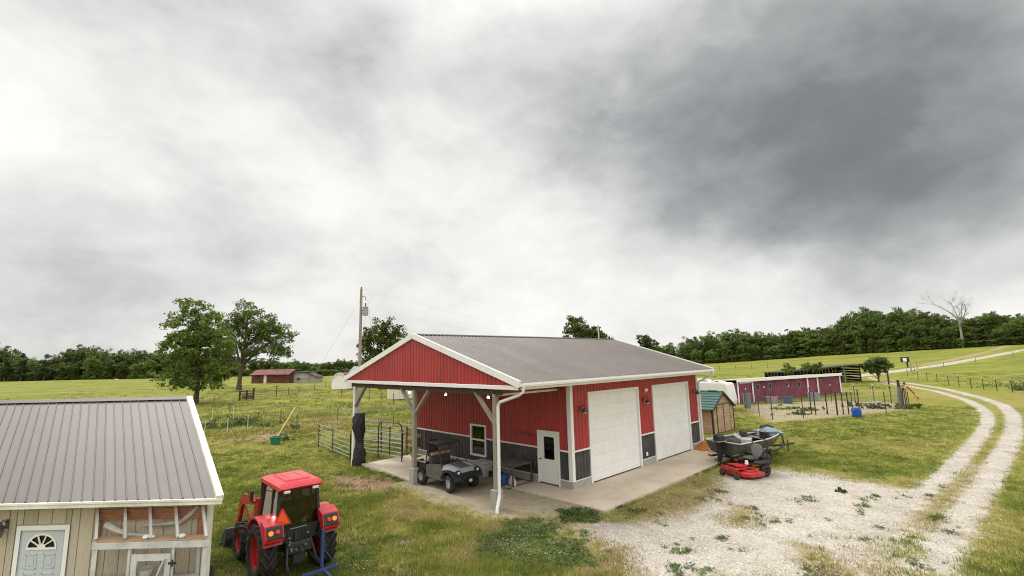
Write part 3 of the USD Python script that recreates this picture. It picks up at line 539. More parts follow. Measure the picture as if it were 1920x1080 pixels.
# downspouts
m = MB(); DV = PV[0] - .24
m.tube([(GU + .10, VR - .07, 4.30), (GU + .10, VR - .06, 4.12), (GU + .10, VR + .15, 4.0), (GU + .1, DV - .12, 3.72), (GU + .10, DV, 3.58), (GU + .10, DV, .55), (GU + .06, DV - .03, .42), (GU - .12, DV - .12, .12), (GU - .16, DV - .14, -.05)], .058, 8); part('downspout', m, WHITE, barn, 50)
m = MB(); m.tube([(UR - .08, VR - .07, 4.30), (UR - .08, VR - .06, 4.15), (UR - .15, VR + .25, 3.95), (L + .0, -.12, 3.70), (L - .0, -.11, 3.58), (L - .0, -.11, .2), (L, -.3, .08)], .055, 8); part('downspout', m, WHITE, barn, 50)
q = on_u(985, 813, -.05); part('wall_rack', MB().tube([(-.10, q[1] + .55, q[2] + .02), (-.10, q[1] - .50, q[2] - .04)], .03, 6).box((-.10, q[1] + .3, q[2] - .04), (-.02, q[1] + .34, q[2] + .05)).box((-.1, q[1] - .34, q[2] - .05), (-.02, q[1] - .3, q[2] + .04)), grain('rack_wood', (.20, .05, .04), (.3, .1, .08), 'y'), barn)
# lit bulbs under the gable beam
for px, py in ((768, 719), (836, 720), (915, 722)):
    q = on_u(px, py, -P - .02); b = thing('porch_bulb', {768: 'lit bulb under the porch beam beside the middle post', 836: 'lit bulb under the middle of the porch beam', 915: 'lit bulb under the porch beam beside the right post'}[px], 'light bulb', bw(-P - .02, q[1], 3.95), 0, 'bulbs under the porch beam')
    part('bulb', MB().tm(trimesh.creation.icosphere(2, .048), trimesh.transformations.translation_matrix((0, 0, -.10))), BULB, b, True); part('lamp_holder', MB().cyl((0, 0, 0), (0, 0, -.06), .04), WHITE, b)

# concrete slabs
def slab(name, polys, z0, z1, label, mat=CONC):
    m = MB()
    for k, pg in enumerate(polys): m.prism(pg, z0, z1, lambda x, y, t: bw(x, y, t))
    return part(name, m, mat, None, kind='structure', label=label)
slab('concrete_apron', [[(-1.40, -2.47), (5.6, -2.46), (5.6, -.02), (-.03, -.02), (-.03, 2.7), (-1.40, 2.55)]], -.25, 0., 'pale concrete apron in front of the entry door and first garage door')
slab('concrete_apron', [[(5.615, -2.46), (12.2, -2.45), (12.4, -.02), (5.615, -.02)]], -.25, -.002, 'pale concrete apron in front of the second garage door')
slab('porch_slab', [[(-3.5, 8.75), (-3.46, 11.2), (-.05, 11.25), (-.05, 8.75)]], -.25, .05, 'left bay of the concrete slab under the porch')
slab('porch_slab', [[(-3.62, 6.3), (-3.5, 8.735), (-.05, 8.735), (-.05, 6.3)]], -.25, .045, 'middle bay of the concrete slab under the porch')
porch_dirt = Polygon([tuple(bw(*p, 0)[:2]) for p in ((-4.1, .2), (-4.3, 3.2), (-3.9, 6.4), (-.02, 6.35), (-.02, 2.4), (-1.35, 2.5), (-1.35, -2.2), (-2.6, -1.2))])
sheet('porch_dirt', porch_dirt.buffer(.8), .2, lambda X, Y: .03 + .03 * np.clip((.5 - 0 * X), 0, 1), lambda x, y: {'gravel': .35 + .6 * inside(porch_dirt, x, y, .5), 'straw': np.full(len(x), .55)}, GRAV, kind='structure', label='trodden tan dirt floor under the porch')
#PART3
# ------------------------------------------------------------------ tan workshop at lower left (its side runs back at an angle)
LX, LY, TH, PH, LE, LR, LHD, LOE, LORG = -6.277, 10.19, .012, .735, 2.614, 4.37, 4.424, .296, .034
LD0, LD1, LDZ = 2.855, 3.923, 2.127
LO = np.array([LX, LY, 0.])
def lw(a, b, z): return np.array([-a * math.cos(TH) - b * math.sin(PH), -a * math.sin(TH) + b * math.cos(PH), z])   # relative to the front right corner
shop = thing('tan_workshop', 'tan board-sided workshop with taupe metal roof and pale blue-grey door at lower left', 'building', LO)
TAN = [grain('tan_board_%s' % k, tuple(np.array((.42, .36, .275)) * s), tuple(np.array((.56, .485, .385)) * s), 'z') for k, s in (('light', 1.), ('mid', .92), ('dark', .85))]
def lbox(m, a0, b0, z0, a1, b1, z1):
    P = [lw(a, b, z) for z in (z0, z1) for a, b in ((a0, b0), (a1, b0), (a1, b1), (a0, b1))]
    return m.add(P, [(0, 3, 2, 1), (4, 5, 6, 7), (0, 1, 5, 4), (1, 2, 6, 5), (2, 3, 7, 6), (3, 0, 4, 7)])
rng = random.Random(3); a = .10; LW = 9.6
while a < LW:
    b_ = a + .285
    segs = [(-.3, LE - .06)]
    lo, hi = max(a, LD0 - .02), min(b_, LD1 + .02)
    for (x0, x1, z0) in ([(a, b_, -.3)] if hi <= lo else ([(a, lo, -.3)] if lo - a > .01 else []) + [(lo, hi, LDZ + .02)] + ([(hi, b_, -.3)] if b_ - hi > .01 else [])):
        m = MB(); lbox(m, x0 + .007, -.022 - rng.random() * .003, z0, x1 - .007, .0, LE - .06); part('siding_board', m, TAN[rng.choice((0, 0, 1, 1, 2))], shop)
    a = b_
m = MB(); lbox(m, .0, .002, -.3, LD0, .06, LE - .05); part('wall', m, TAN[2], shop); m = MB(); lbox(m, LD1, .002, -.3, LW, .06, LE - .05); part('wall', m, TAN[2], shop)
m = MB(); lbox(m, LD0, .002, LDZ, LD1, .06, LE - .05); part('wall', m, TAN[2], shop)
# end walls and back as plain sheets
m = MB(); gp = [lw(0, .05, -.3), lw(0, 2 * LHD, -.3), lw(0, 2 * LHD, LE - .05), lw(0, LHD, LR - .12), lw(0, .05, LE - .05)]; m.add(gp, [(0, 1, 2), (0, 2, 4), (2, 3, 4)]); part('end_wall', m, TAN[1], shop)
m = MB(); m.add([p + lw(LW, 0, 0) for p in gp], [(2, 1, 0), (4, 2, 0), (4, 3, 2)]); part('end_wall', m, TAN[1], shop)
m = MB(); lbox(m, 0, 2 * LHD - .05, -.3, LW, 2 * LHD, LE - .05); part('back_wall', m, TAN[1], shop)
m = MB(); lbox(m, -.03, -.045, -.3, .10, -.0, LE - .07); part('corner_board', m, paint('cream_trim', (.72, .69, .61), .6, .1, 2., dirt=(.3, .26, .2), damt=.5), shop)
sl = (LR - LE) / (LHD + LOE)
for i in range(44):
    a0, a1 = -LORG + i * .225, -LORG + (i + 1) * .225; prof = [(a0, .0), (a0 + .008, .022), (a0 + .024, .022), (a0 + .032, .0), (a1, .0)]; m = MB()
    for (u, ou), (v, ov) in zip(prof[:-1], prof[1:]): m.quads([lw(u, -LOE, LE + .0 + ou), lw(u, LHD, LR + ou), lw(v, LHD, LR + ov), lw(v, -LOE, LE + ov)])
    part('roof_panel', m, ROOFL, shop)
    m = MB(); m.quads([lw(a0, LHD, LR), lw(a0, 2 * LHD + LOE, LE), lw(a1, 2 * LHD + LOE, LE), lw(a1, LHD, LR)]); part('roof_panel', m, ROOFL, shop)
m = MB(); m.quads([lw(-LORG - .02, LHD - .16, LR - .16 * sl + .045), lw(LW, LHD - .16, LR - .16 * sl + .045), lw(LW, LHD, LR + .06), lw(-LORG - .02, LHD, LR + .06)]).quads([lw(-LORG - .02, LHD, LR + .06), lw(LW, LHD, LR + .06), lw(LW, LHD + .16, LR - .16 * sl + .045), lw(-LORG - .02, LHD + .16, LR - .16 * sl + .045)])
part('ridge_cap', m, ROOFL, shop)
CREAM = paint('cream_trim', 0)
m = MB(); p, q = lw(-LORG - .05, -LOE - .01, LE + .01), lw(-LORG - .05, LHD, LR + .02); m.bar(p, q, .13, .10); part('rake_trim', m, CREAM, shop)
m = MB(); lbox(m, -LORG - .09, -LOE - .06, LE - .105, LW, -LOE - .0, LE - .02); part('fascia', m, CREAM, shop)
m = MB(); lbox(m, -LORG - .09, -LOE - .075, LE - .035, LW, -LOE - .0, LE + .002); part('drip_edge', m, CREAM, shop)
m = MB(); lbox(m, -LORG, -LOE, LE - .10, LW, .02, LE - .085); part('soffit', m, CREAM, shop)
# door with a fan light
DOORB = paint('pale_blue_door', (.50, .535, .565), .45, .05, 1.5, dirt=(.30, .31, .32), damt=.3); dr = sub('door', shop)
dc, hw = (LD0 + LD1) / 2, (LD1 - LD0) / 2 - .095
for (a0, z0, a1, z1) in ((LD0, -.1, LD0 + .09, LDZ), (LD1 - .09, -.1, LD1, LDZ), (LD0 + .09, LDZ - .09, LD1 - .09, LDZ)):
    m = MB(); lbox(m, a0, -.06, z0, a1, .02, z1); part('frame', m, WHITE, dr)
fz, fr = 1.70, .27
def lprism(m, poly, b0, b1): return m.prism(poly, b0, b1, lambda x, y, t: lw(x, t, y))
hole = [(dc + fr * math.cos(t), fz + fr * .86 * math.sin(t)) for t in np.linspace(0, math.pi, 17)]
leaf = Polygon([(dc - hw, -.05), (dc + hw, -.05), (dc + hw, LDZ - .1), (dc - hw, LDZ - .1)]).difference(Polygon(hole))
m = MB(); tm = trimesh.creation.extrude_polygon(leaf, 1., engine='earcut'); m.add([lw(x, -.02 + .045 * t, y) for x, y, t in tm.vertices], tm.faces); part('door_leaf', m, DOORB, dr)
m = MB(); ring = Polygon([(dc + (fr + .035) * math.cos(t), fz + (fr * .86 + .035) * math.sin(t)) for t in np.linspace(0, math.pi, 17)] + [(dc - fr - .035, fz - .04), (dc + fr + .035, fz - .04)]).difference(Polygon(hole)); tm = trimesh.creation.extrude_polygon(ring, 1., engine='earcut'); m.add([lw(x, -.034 + .012 * t, y) for x, y, t in tm.vertices], tm.faces)
for t in np.linspace(0, math.pi, 6)[1:-1]: m.bar(lw(dc + .08 * math.cos(t), -.026, fz + .07 * math.sin(t)), lw(dc + fr * math.cos(t), -.026, fz + fr * .86 * math.sin(t)), .016, .022)
hub = [(dc + .085 * math.cos(t), fz + .075 * math.sin(t)) for t in np.linspace(0, math.pi, 9)]; lprism(m, hub, -.034, -.018); part('fan_bars', m, WHITE, dr)
m = MB(); lprism(m, hole, .0, .006); part('fan_pane', m, GLASS, dr); m = MB(); lprism(m, hole, .03, .034); part('fan_backing', m, DARK, dr)
for s in (-1, 1):
    for z0, z1 in ((1.30, 1.58), (.35, 1.22)):
        a0, a1 = dc + s * .06, dc + s * .30; a0, a1 = min(a0, a1), max(a0, a1); m = MB()
        for q in ((a0, z0, a1, z0 + .025), (a0, z1 - .025, a1, z1), (a0, z0, a0 + .025, z1), (a1 - .025, z0, a1, z1)): lbox(m, q[0], -.030, q[1], q[2], -.0195, q[3])
        lbox(m, a0 + .06, -.028, z0 + .06, a1 - .06, -.0195, z1 - .06); part('door_panel', m, DOORB, dr)
m = MB(); m.cyl(lw(dc + hw - .07, -.02, 1.0), lw(dc + hw - .07, -.085, 1.0), .028); part('handle', m, CHROME, dr)
# carriage lantern left of the door
q = lw(4.13, -.03, 2.10); ln = sub('wall_lantern', shop)
part('bracket', MB().cbox(q + np.array([-.045, -.0, -.03]), q + np.array([.045, .02, .16]), .01).tube([q + np.array([0, 0, .10]), q + np.array([0, -.09, .16]), q + np.array([0, -.13, .10])], .012, 6), LAMPM, ln)
part('lantern_body', MB().lathe([(.02, -.13), (.045, -.10), (.075, .06), (.08, .065), (.02, .12), (.012, .16), (0, .17)], 8, q + np.array([0, -.13, -.04])), paint('lantern_glass', (.13, .12, .10), .2, .1), ln); part('lantern_cap', MB().lathe([(.10, .06), (.03, .125), (.012, .18), (0, .19)], 8, q + np.array([0, -.13, -.04])), LAMPM, ln)

# ------------------------------------------------------------------ unroofed hutch against the workshop wall
HW_ = paint('hutch_white', (.52, .52, .51), .7, .12, 2.5, dirt=(.30, .28, .24), damt=.6, dscale=3.)
REDW = grain('red_brown_plank', (.20, .075, .04), (.36, .17, .10), 'x')
hutch = thing('goat_feeder_hutch', 'grey-white wooden hutch without its roof, standing against the tan workshop wall', 'hutch', LO)
HB, HA0, HA1 = -.62, .17, 2.36
def hb(name, a0, b0, z0, a1, b1, z1, mat=HW_, p=hutch, label=None): m = MB(); lbox(m, a0, b0, z0, a1, b1, z1); return part(name, m, mat, p, label=label)
HT, HBK = 1.93, 2.41
hb('top_plate', HA0 + .02, -.09, HBK - .21, HA1 - .02, -.03, HBK, REDW, label='bare red-brown plank at the top of the wall side')
hb('front_plate', HA0 - .04, HB - .05, HT - .13, HA1 + .04, HB, HT - .02)
hb('ledge_board', HA0 + .04, HB + .003, HT - .015, HA1 - .04, HB + .30, HT + .015, grain('ledge_wood', (.30, .18, .10), (.46, .31, .2), 'x'))
for a in (HA0 + .03, HA0 + .58, HA0 + 1.10, HA0 + 1.60, HA1 - .03):
    m = MB(); m.bar(lw(a, HB + .02, HT + .03), lw(a, -.035, HBK + .03), .045, .07); part('rafter', m, HW_, hutch)
for a in (HA0 + .06, HA1 - .06): hb('end_stud', a - .05, -.10, HT - .05, a + .05, -.03, HBK - .22, REDW)
for a in (HA0 + .0, HA1 - .08): hb('post', a, HB - .04, -.3, a + .09, HB + .05, HT - .135)
for a in (HA0 + .02, HA1 - .08): hb('back_post', a, -.10, -.3, a + .07, -.03, HT - .06)
hb('shelf', HA0 + .05, HB + .01, 1.13, HA0 + .62, -.12, 1.165); hb('shelf', HA0 + .66, HB + .08, 1.18, HA1 - .75, -.12, 1.21); hb('shelf', HA1 - .70, HB + .01, 1.13, HA1 - .12, -.12, 1.165)
hb('mid_rail', HA0 + .1, HB - .03, 1.08, HA0 + .62, HB + .01, 1.165); hb('mid_rail', HA1 - .68, HB - .03, 1.10, HA1 - .09, HB + .01, 1.185)
for a in (HA0 + .63, HA1 - .72): hb('door_post', a, HB - .035, -.3, a + .05, HB + .02, HT - .135)
dr = sub('hutch_door', hutch); A0, A1 = HA0 + .70, HA1 - .74
for q in ((A0, .2, A0 + .11, 1.70), (A1 - .11, .2, A1, 1.70), (A0 + .113, 1.58, A1 - .113, 1.70), (A0 + .113, 1.10, A1 - .113, 1.185)): hb('rail', q[0], HB - .075, q[1], q[2], HB - .04, q[3], HW_, dr)
m = MB(); m.bar(lw(A0 + .10, HB - .088, 1.62), lw(A1 - .30, HB - .088, .75), .022, .10, (0, -1, 0)); part('diagonal_brace', m, HW_, dr)
for a, z in ((A0 - .02, 1.53), (A1 + .02, 1.25)): m = MB(); lbox(m, a - .10, HB - .084, z - .02, a + .06, HB - .074, z + .02); lbox(m, a + (-.03 if a < 1 else -.0), HB - .086, z - .06, a + (.0 if a < 1 else .03), HB - .074, z + .06); part('hinge', m, BLACK, dr)
def lathe_at(p, prof, seg=24): return MB().lathe(prof, seg, tuple(np.array(p)))
o = LO + lw(HA0 + 1.13, HB + .22, 1.215)
bowl = solo('white_bowl', lathe_at(o, [(0, 0), (.075, 0), (.11, .035), (.14, .125), (.148, .15), (.137, .15), (.105, .05), (.07, .025), (0, .025)], 28), paint('enamel_white', (.62, .61, .58), .35, .06, 3.), 'round white bowl on the middle shelf of the hutch', 'bowl', smooth=40)
PEB = paint('white_stone', (.62, .60, .56), .7, .08, 6.)
for k, (a, b, r, lab) in enumerate(((HA0 + 1.08, HB + .07, .045, 'white stone lying left of the right rafter foot on the hutch ledge'), (HA0 + 1.16, HB + .09, .05, 'upper white stone of the pair on the hutch ledge'), (HA0 + 1.20, HB + .05, .055, 'lower white stone of the pair on the hutch ledge'), (HA0 + .50, HB + .06, .055, 'single white stone on the right of the hutch ledge'))):
    st = trimesh.creation.icosphere(2, r); st.vertices *= [1.2, 1., .75]; st.vertices += .012 * meshkit.noise(st.vertices * 20, k)[:, None]; st.apply_translation(LO + lw(a, b, HT + .015 + r * .6)); solo('white_stone', (st.vertices, st.faces), PEB, lab, 'stone', smooth=True)
NETM = paint('dusty_net', (.42, .40, .36), .9, .2, 6.)
m = MB(); m.tube([LO + lw(HA0 + 1.95, -.16, HT + .20), LO + lw(HA0 + 1.75, -.25, HT + .12), LO + lw(HA0 + 1.5, -.28, HT + .04), LO + lw(HA0 + 1.15, -.3, HT + .02)], [.07, .055, .035, .02], 10); solo('rolled_net', m, NETM, 'short dusty roll of netting in the left of the hutch top', 'netting', smooth=True)
m = MB(); m.tube([LO + lw(HA0 + 1.2, -.08, HT + .16), LO + lw(HA0 + .8, -.07, HT + .17), LO + lw(HA0 + .45, -.07, HT + .20), LO + lw(HA0 + .25, -.07, HT + .36), LO + lw(HA0 + .12, -.07, HT + .50)], [.035, .04, .05, .05, .02], 8); solo('rolled_net', m, NETM, 'long sagging strip of netting along the hutch back', 'netting', smooth=True)
q = LO + lw(-.18, .1, -.1); solo('stepping_board', MB().cbox(q + np.array([-.05, -.35, 0]), q + np.array([.35, .25, .06]), .01), WOOD, 'grey board lying at the corner of the tan workshop', 'board')
m = MB(); p = LO + lw(-.08, .12, 0); m.cbox(p + np.array([-.03, -.05, .35]), p + np.array([.10, .02, 1.25]), .02); solo('meter_box', m, STEELB, 'dark narrow box fixed beside the corner of the tan workshop', 'box')

# ------------------------------------------------------------------ wheels shared by the vehicles
def tyre_mesh(R, w, rim, lugs, lh, chev=.35, seg=40, lw_=.05):
    m = MB(); h = w / 2; s = R - lh
    m.lathe([(rim, -h * .72), (rim + .03, -h * .86), ((rim + s) / 2, -h), (s - .05, -h * .92), (s, -h * .62), (s + .006, 0), (s, h * .62), (s - .05, h * .92), ((rim + s) / 2, h), (rim + .03, h * .86), (rim, h * .72)], seg, axis='y')
    for k in range(lugs):
        a0 = 2 * math.pi * k / lugs; sg = 1 if k % 2 else -1
        p = [(a0, .01), (a0 + chev * .5, .5), (a0 + chev, .98)]
        for (t0, y0), (t1, y1) in zip(p[:-1], p[1:]):
            f = lambda t, y, r: np.array([r * math.sin(t), sg * y * h, r * math.cos(t)])
            r0 = R - (.0 if y0 < .8 else .03); r1 = R - (.0 if y1 < .8 else .035); d0 = lw_ / R
            V = [f(t0 - d0, y0, s - .02), f(t0 + d0, y0, s - .02), f(t1 + d0, y1, s - .05), f(t1 - d0, y1, s - .05), f(t0 - d0 * .7, y0, r0), f(t0 + d0 * .7, y0, r0), f(t1 + d0 * .7, y1, r1), f(t1 - d0 * .7, y1, r1)]
            m.tm(trimesh.convex.convex_hull(np.array(V)))
    return m
def rim_mesh(rim, w, dish=.3, holes=8, seg=32):
    m = MB(); h = w / 2
    m.lathe([(rim + .012, -h * .75), (rim - .02, -h * .70), (rim - .03, -h * dish), (rim * .55, -h * dish * .7), (rim * .5, -h * dish * 1.3), (.09, -h * dish * 1.5), (0, -h * dish * 1.5)], seg, axis='y')
    m.lathe([(0, h * dish * 1.5), (.09, h * dish * 1.5), (rim * .5, h * dish * 1.3), (rim * .55, h * dish * .7), (rim - .03, h * dish), (rim - .02, h * .70), (rim + .012, h * .75)], seg, axis='y')
    m.lathe([(rim - .02, -h * .7), (rim - .02, h * .7)], seg, axis='y')
    for k in range(holes):
        t = 2 * math.pi * k / holes
        for sg in (-1, 1): c = np.array([.16 * math.sin(t), sg * h * dish * 1.5, .16 * math.cos(t)]) * [min(1, rim / .35), 1, min(1, rim / .35)]; m.cyl(c, c + [0, sg * .02, 0], .018, seg=6)
    return m
def wheel(parent, c, R, w, rim, tmat, rmat, lugs=0, lh=.03, name='wheel', dish=.3, rz=0, chev=.35, lw_=.05):
    p = sub(name, parent); M = np.eye(4); a = math.radians(rz); M[:2, :2] = [[math.cos(a), -math.sin(a)], [math.sin(a), math.cos(a)]]; M[:3, 3] = c
    part('tyre', tyre_mesh(R, w, rim, lugs, lh, chev, lw_=lw_).move(M), tmat, p, 35); part('rim', rim_mesh(rim, w, dish).move(M), rmat, p, 35); return p

# ------------------------------------------------------------------ the red tractor (x forward, y left)
TX, TY, TRZ = -5.92, 13.12, 133.
TS = 1.0
trac = thing('red_tractor', 'red cab tractor with front loader, seen from behind, parked beside the tan workshop', 'tractor', (TX, TY, G0), TRZ, None, (.93, .93, .93))
Rr, Rf = .76, .54
for s in (1, -1): wheel(trac, (0, s * .79, Rr), Rr, .43, .40, RUBBER, TRED, 36, .055, 'rear_wheel', .25, chev=.42)
for s in (1, -1): wheel(trac, (2.05, s * .74, Rf), Rf, .32, .29, RUBBER, TRED, 28, .045, 'front_wheel', .25)
m = MB(); m.cbox((-.45, -.22, .55), (1.0, .22, 1.05), .04).cbox((.9, -.20, .62), (2.5, .20, .95), .03).cyl((0, -.6, Rr), (0, .6, Rr), .13).cyl((2.05, -.55, Rf), (2.05, .55, Rf), .08).cbox((-.62, -.16, .42), (-.40, .16, .80), .03); part('chassis', m, STEELB, trac)
m = MB(); m.hull([(1.05, -.36, .95), (2.75, -.30, .95), (2.80, -.28, 1.35), (2.6, -.27, 1.50), (1.05, -.34, 1.66), (1.05, .36, .95), (2.75, .30, .95), (2.80, .28, 1.35), (2.6, .27, 1.50), (1.05, .34, 1.66), (1.05, 0, 1.69), (2.55, 0, 1.53)]); part('hood', m, TRED, trac)
part('grille', MB().cbox((2.775, -.24, .95), (2.83, .24, 1.3), .01), BLACK, trac)
# cab
zc0, zc1 = 1.02, 2.33; lo = {(-1): -.50, 1: 1.12}; hi = {-1: -.36, 1: .92}; wl, wh = .58, .50
C = lambda fx, sy, z: np.array([lo[fx] + (hi[fx] - lo[fx]) * (z - zc0) / (zc1 - zc0), sy * (wl + (wh - wl) * (z - zc0) / (zc1 - zc0)), z])
cab = sub('cab', trac)
for fx in (-1, 1):
    for sy in (-1, 1): part('pillar', MB().bar(C(fx, sy, zc0 - .1), C(fx, sy, zc1), .075, .07, (1, 0, 0)), BLACK, cab)
for sy in (-1, 1):
    mid = lambda z: C(-1, sy, z) * .62 + C(1, sy, z) * .38
    part('pillar', MB().bar(mid(zc0 + .1), mid(zc1), .05, .05, (1, 0, 0)), BLACK, cab)
    part('side_glass', MB().quads([C(-1, sy, zc0 + .32), C(1, sy, zc0 + .1), C(1, sy, zc1 - .05), C(-1, sy, zc1 - .05)]), CABGLASS, cab)
part('rear_glass', MB().quads([C(-1, 1, 1.36), C(-1, -1, 1.36), C(-1, -1, zc1 - .06), C(-1, 1, zc1 - .06)]), CABGLASS, cab); part('windscreen', MB().quads([C(1, -1, 1.3), C(1, 1, 1.3), C(1, 1, zc1 - .05), C(1, -1, zc1 - .05)]), CABGLASS, cab)
part('rear_header', MB().bar(C(-1, 1, zc1 - .03), C(-1, -1, zc1 - .03), .05, .06), BLACK, cab); m = MB(); m.bar(C(-1, 1, 1.34), C(-1, -1, 1.34), .05, .05); part('cab_floor', MB().cbox((-.50, -.60, .98), (1.1, .60, 1.06), .02), BLACK, cab); m.hull([(-.52, -.40, 1.0), (-.52, .40, 1.0), (-.5, -.55, 1.33), (-.5, .55, 1.33), (-.42, -.55, 1.33), (-.42, .55, 1.33), (-.42, -.40, 1.0), (-.42, .4, 1.0)]); part('cab_frame', m, BLACK, cab)
part('window_handle', MB().bar((-.535, .25, 1.33), (-.535, -.20, 1.33), .012, .02), CHROME, cab); part('wiper', MB().bar(C(-1, .35, zc1 - .1) - [.02, 0, 0], C(-1, .05, 1.75) - [.02, 0, 0], .012, .015), BLACK, cab)
SEAT = paint('seat_vinyl', (.06, .06, .06), .6, .2, 5.); m = MB(); m.cbox((-.05, -.24, 1.32), (.42, .24, 1.46), .05).cbox((-.14, -.23, 1.42), (-.02, .23, 1.98), .05).cbox((-.05, -.14, 1.06), (.35, .14, 1.32), .02); part('seat', m, SEAT, cab)
m = MB(); t = np.linspace(0, 2 * math.pi, 17); m.tube(np.stack([.70 + .10 * np.cos(t), .19 * np.sin(t), 1.62 + .14 * np.cos(t)], 1), .016, 6).cyl((.95, 0, 1.1), (.70, 0, 1.62), .03); part('steering_wheel', m, BLACK, cab)
part('dashboard', MB().cbox((.85, -.28, 1.06), (1.05, .28, 1.52), .04), BLACK, cab)
rf = sub('cab_roof', trac); TROOF = paint('roof_red', (.55, .018, .03), .30, .08, 1.2, spec=.5, dirt=(.50, .14, .13), damt=.35)
m = MB(); m.hull([(x, y, z) for (x0, x1, y1, z) in ((-.50, 1.06, .55, 2.33), (-.56, 1.12, .60, 2.37), (-.54, 1.10, .585, 2.46), (-.44, 1.00, .50, 2.52)) for x in (x0, x1) for y in (-y1, y1)] + [(-.60, y, 2.40) for y in (-.5, .5)]); part('roof_shell', m, TROOF, rf)
part('roof_hatch', MB().hull([(x, y, 2.50) for x in (-.30, .85) for y in (-.36, .36)] + [(x, y, 2.555) for x in (-.25, .80) for y in (-.32, .32)]), TROOF, rf); part('hatch_groove', MB().box((-.2, -.20, 2.553), (.72, -.185, 2.559)).box((-.2, .185, 2.553), (.72, .20, 2.559)), paint('groove_red', (.22, .015, .018), .5), rf)
for s in (-1, 1): part('work_light', MB().cbox((-.63, s * .38 - .08, 2.28), (-.53, s * .38 + .08, 2.35), .012), paint('lamp_lens', (.62, .62, .60), .15, .05), rf)
# fenders with lamp clusters
for s in (1, -1):
    fd = sub('fender', trac); m = MB(); prev = None
    y0, y1 = s * .52, s * .98; R0 = Rr + .10
    arc = [(-R0 * math.cos(t), Rr + R0 * math.sin(t)) for t in np.linspace(math.radians(22), math.radians(150), 12)]
    arc2 = [(-(R0 + .05) * math.cos(t), Rr + (R0 + .05) * math.sin(t)) for t in np.linspace(math.radians(22), math.radians(150), 12)]
    m.prism(arc + arc2[::-1], min(y0, y1), max(y0, y1), lambda x, y, t: (x, t, y)); part('fender_shell', m, TRED, fd, 30)
    m = MB(); m.hull([(x, y, z) for x, z in ((-.92, 1.22), (-.94, 1.30), (-.80, 1.60), (-.45, 1.70), (-.45, 1.55), (-.78, 1.2)) for y in (s * .51, s * .97)]); part('lamp_housing', m, TRED, fd)
    m = MB(); m.hull([(x - .012, y, z) for x, z in ((-.935, 1.30), (-.945, 1.32), (-.825, 1.565), (-.81, 1.58)) for y in (s * .54, s * .93)]); part('lamp_panel', m, BLACK, fd)
    for yy, mt, nm in ((s * .83, AMBER, 'indicator_lamp'), (s * .67, REDL, 'tail_lamp')): q = np.array([-.895, yy, 1.44]); d = np.array([-.90, 0, .42]); part(nm, MB().cyl(q, q + d * .05, .062, .05, 14), mt, fd)
# slow-vehicle triangle
tr = sub('warning_triangle', trac); tri = lambda r: [(r * math.sin(t), r * math.cos(t)) for t in (0, 2 * math.pi / 3, 4 * math.pi / 3)]
m = MB(); m.prism(Polygon(tri(.25)).buffer(.02, resolution=3).exterior.coords[:-1], 0, .015, lambda x, y, t: (-.66 - t, .50 + x, 1.66 + y * 1.05)); part('red_border', m, paint('slow_red', (.55, .03, .02), .5), tr); m = MB(); m.prism(tri(.21), .015, .02, lambda x, y, t: (-.66 - t, .50 + x, 1.66 + y * 1.05)); part('orange_face', m, paint('slow_orange', (.85, .10, .02), .5, .05), tr)
part('triangle_bracket', MB().bar((-.60, .50, 1.4), (-.655, .50, 1.65), .03, .03).bar((-.46, .5, 1.4), (-.60, .50, 1.4), .03, .03), BLACK, trac)
# linkage, hoses and lower arms at the back
m = MB()
for s in (-1, 1): m.bar((-.35, s * .30, .62), (-1.05, s * .42, .45), .05, .08).bar((-.55, s * .30, 1.05), (-.85, s * .38, .50), .035, .035)
m.bar((-.5, 0, .95), (-.95, .02, .80), .05, .05).cbox((-.66, -.34, .70), (-.44, .34, 1.0), .03); part('three_point_linkage', m, STEELB, trac)
rr = random.Random(5); m = MB()
for k in range(9):
    y = rr.uniform(-.3, .3); m.tube([(-.5, y, 1.25), (-.62, y + .03, 1.1), (-.66, y + rr.uniform(-.1, .1), .9), (-.60, y + rr.uniform(-.1, .1), .72)], .014, 5)
part('hydraulic_hoses', m, BLACK, trac, kind='stuff')
m = MB()
for k in range(8): c = np.array([-.665, rr.uniform(-.32, .32), rr.uniform(.72, 1.2)]); m.cyl(c, c + [-.05, 0, 0], .022, seg=8)
part('couplings', m, CHROME, trac, kind='stuff')
part('step', MB().cbox((.55, .52, .42), (.95, .78, .46), .01).bar((.6, .6, .46), (.6, .5, .95), .04, .03).bar((.9, .6, .46), (.9, .5, .95), .04, .03), BLACK, trac)
m = MB().cyl((1.2, .50, 1.35), (1.2, .50, 2.28), .038); m.cyl((1.2, .50, 2.28), (1.24, .50, 2.36), .038); part('exhaust_pipe', m, BLACK, trac)
for s in (-1, 1): part('mirror', MB().bar((1.0, s * .58, 2.1), (1.05, s * .80, 2.05), .02, .02).cbox((1.0, s * .80 - .02, 1.85), (1.1, s * .80 + .06, 2.15), .015), BLACK, trac)
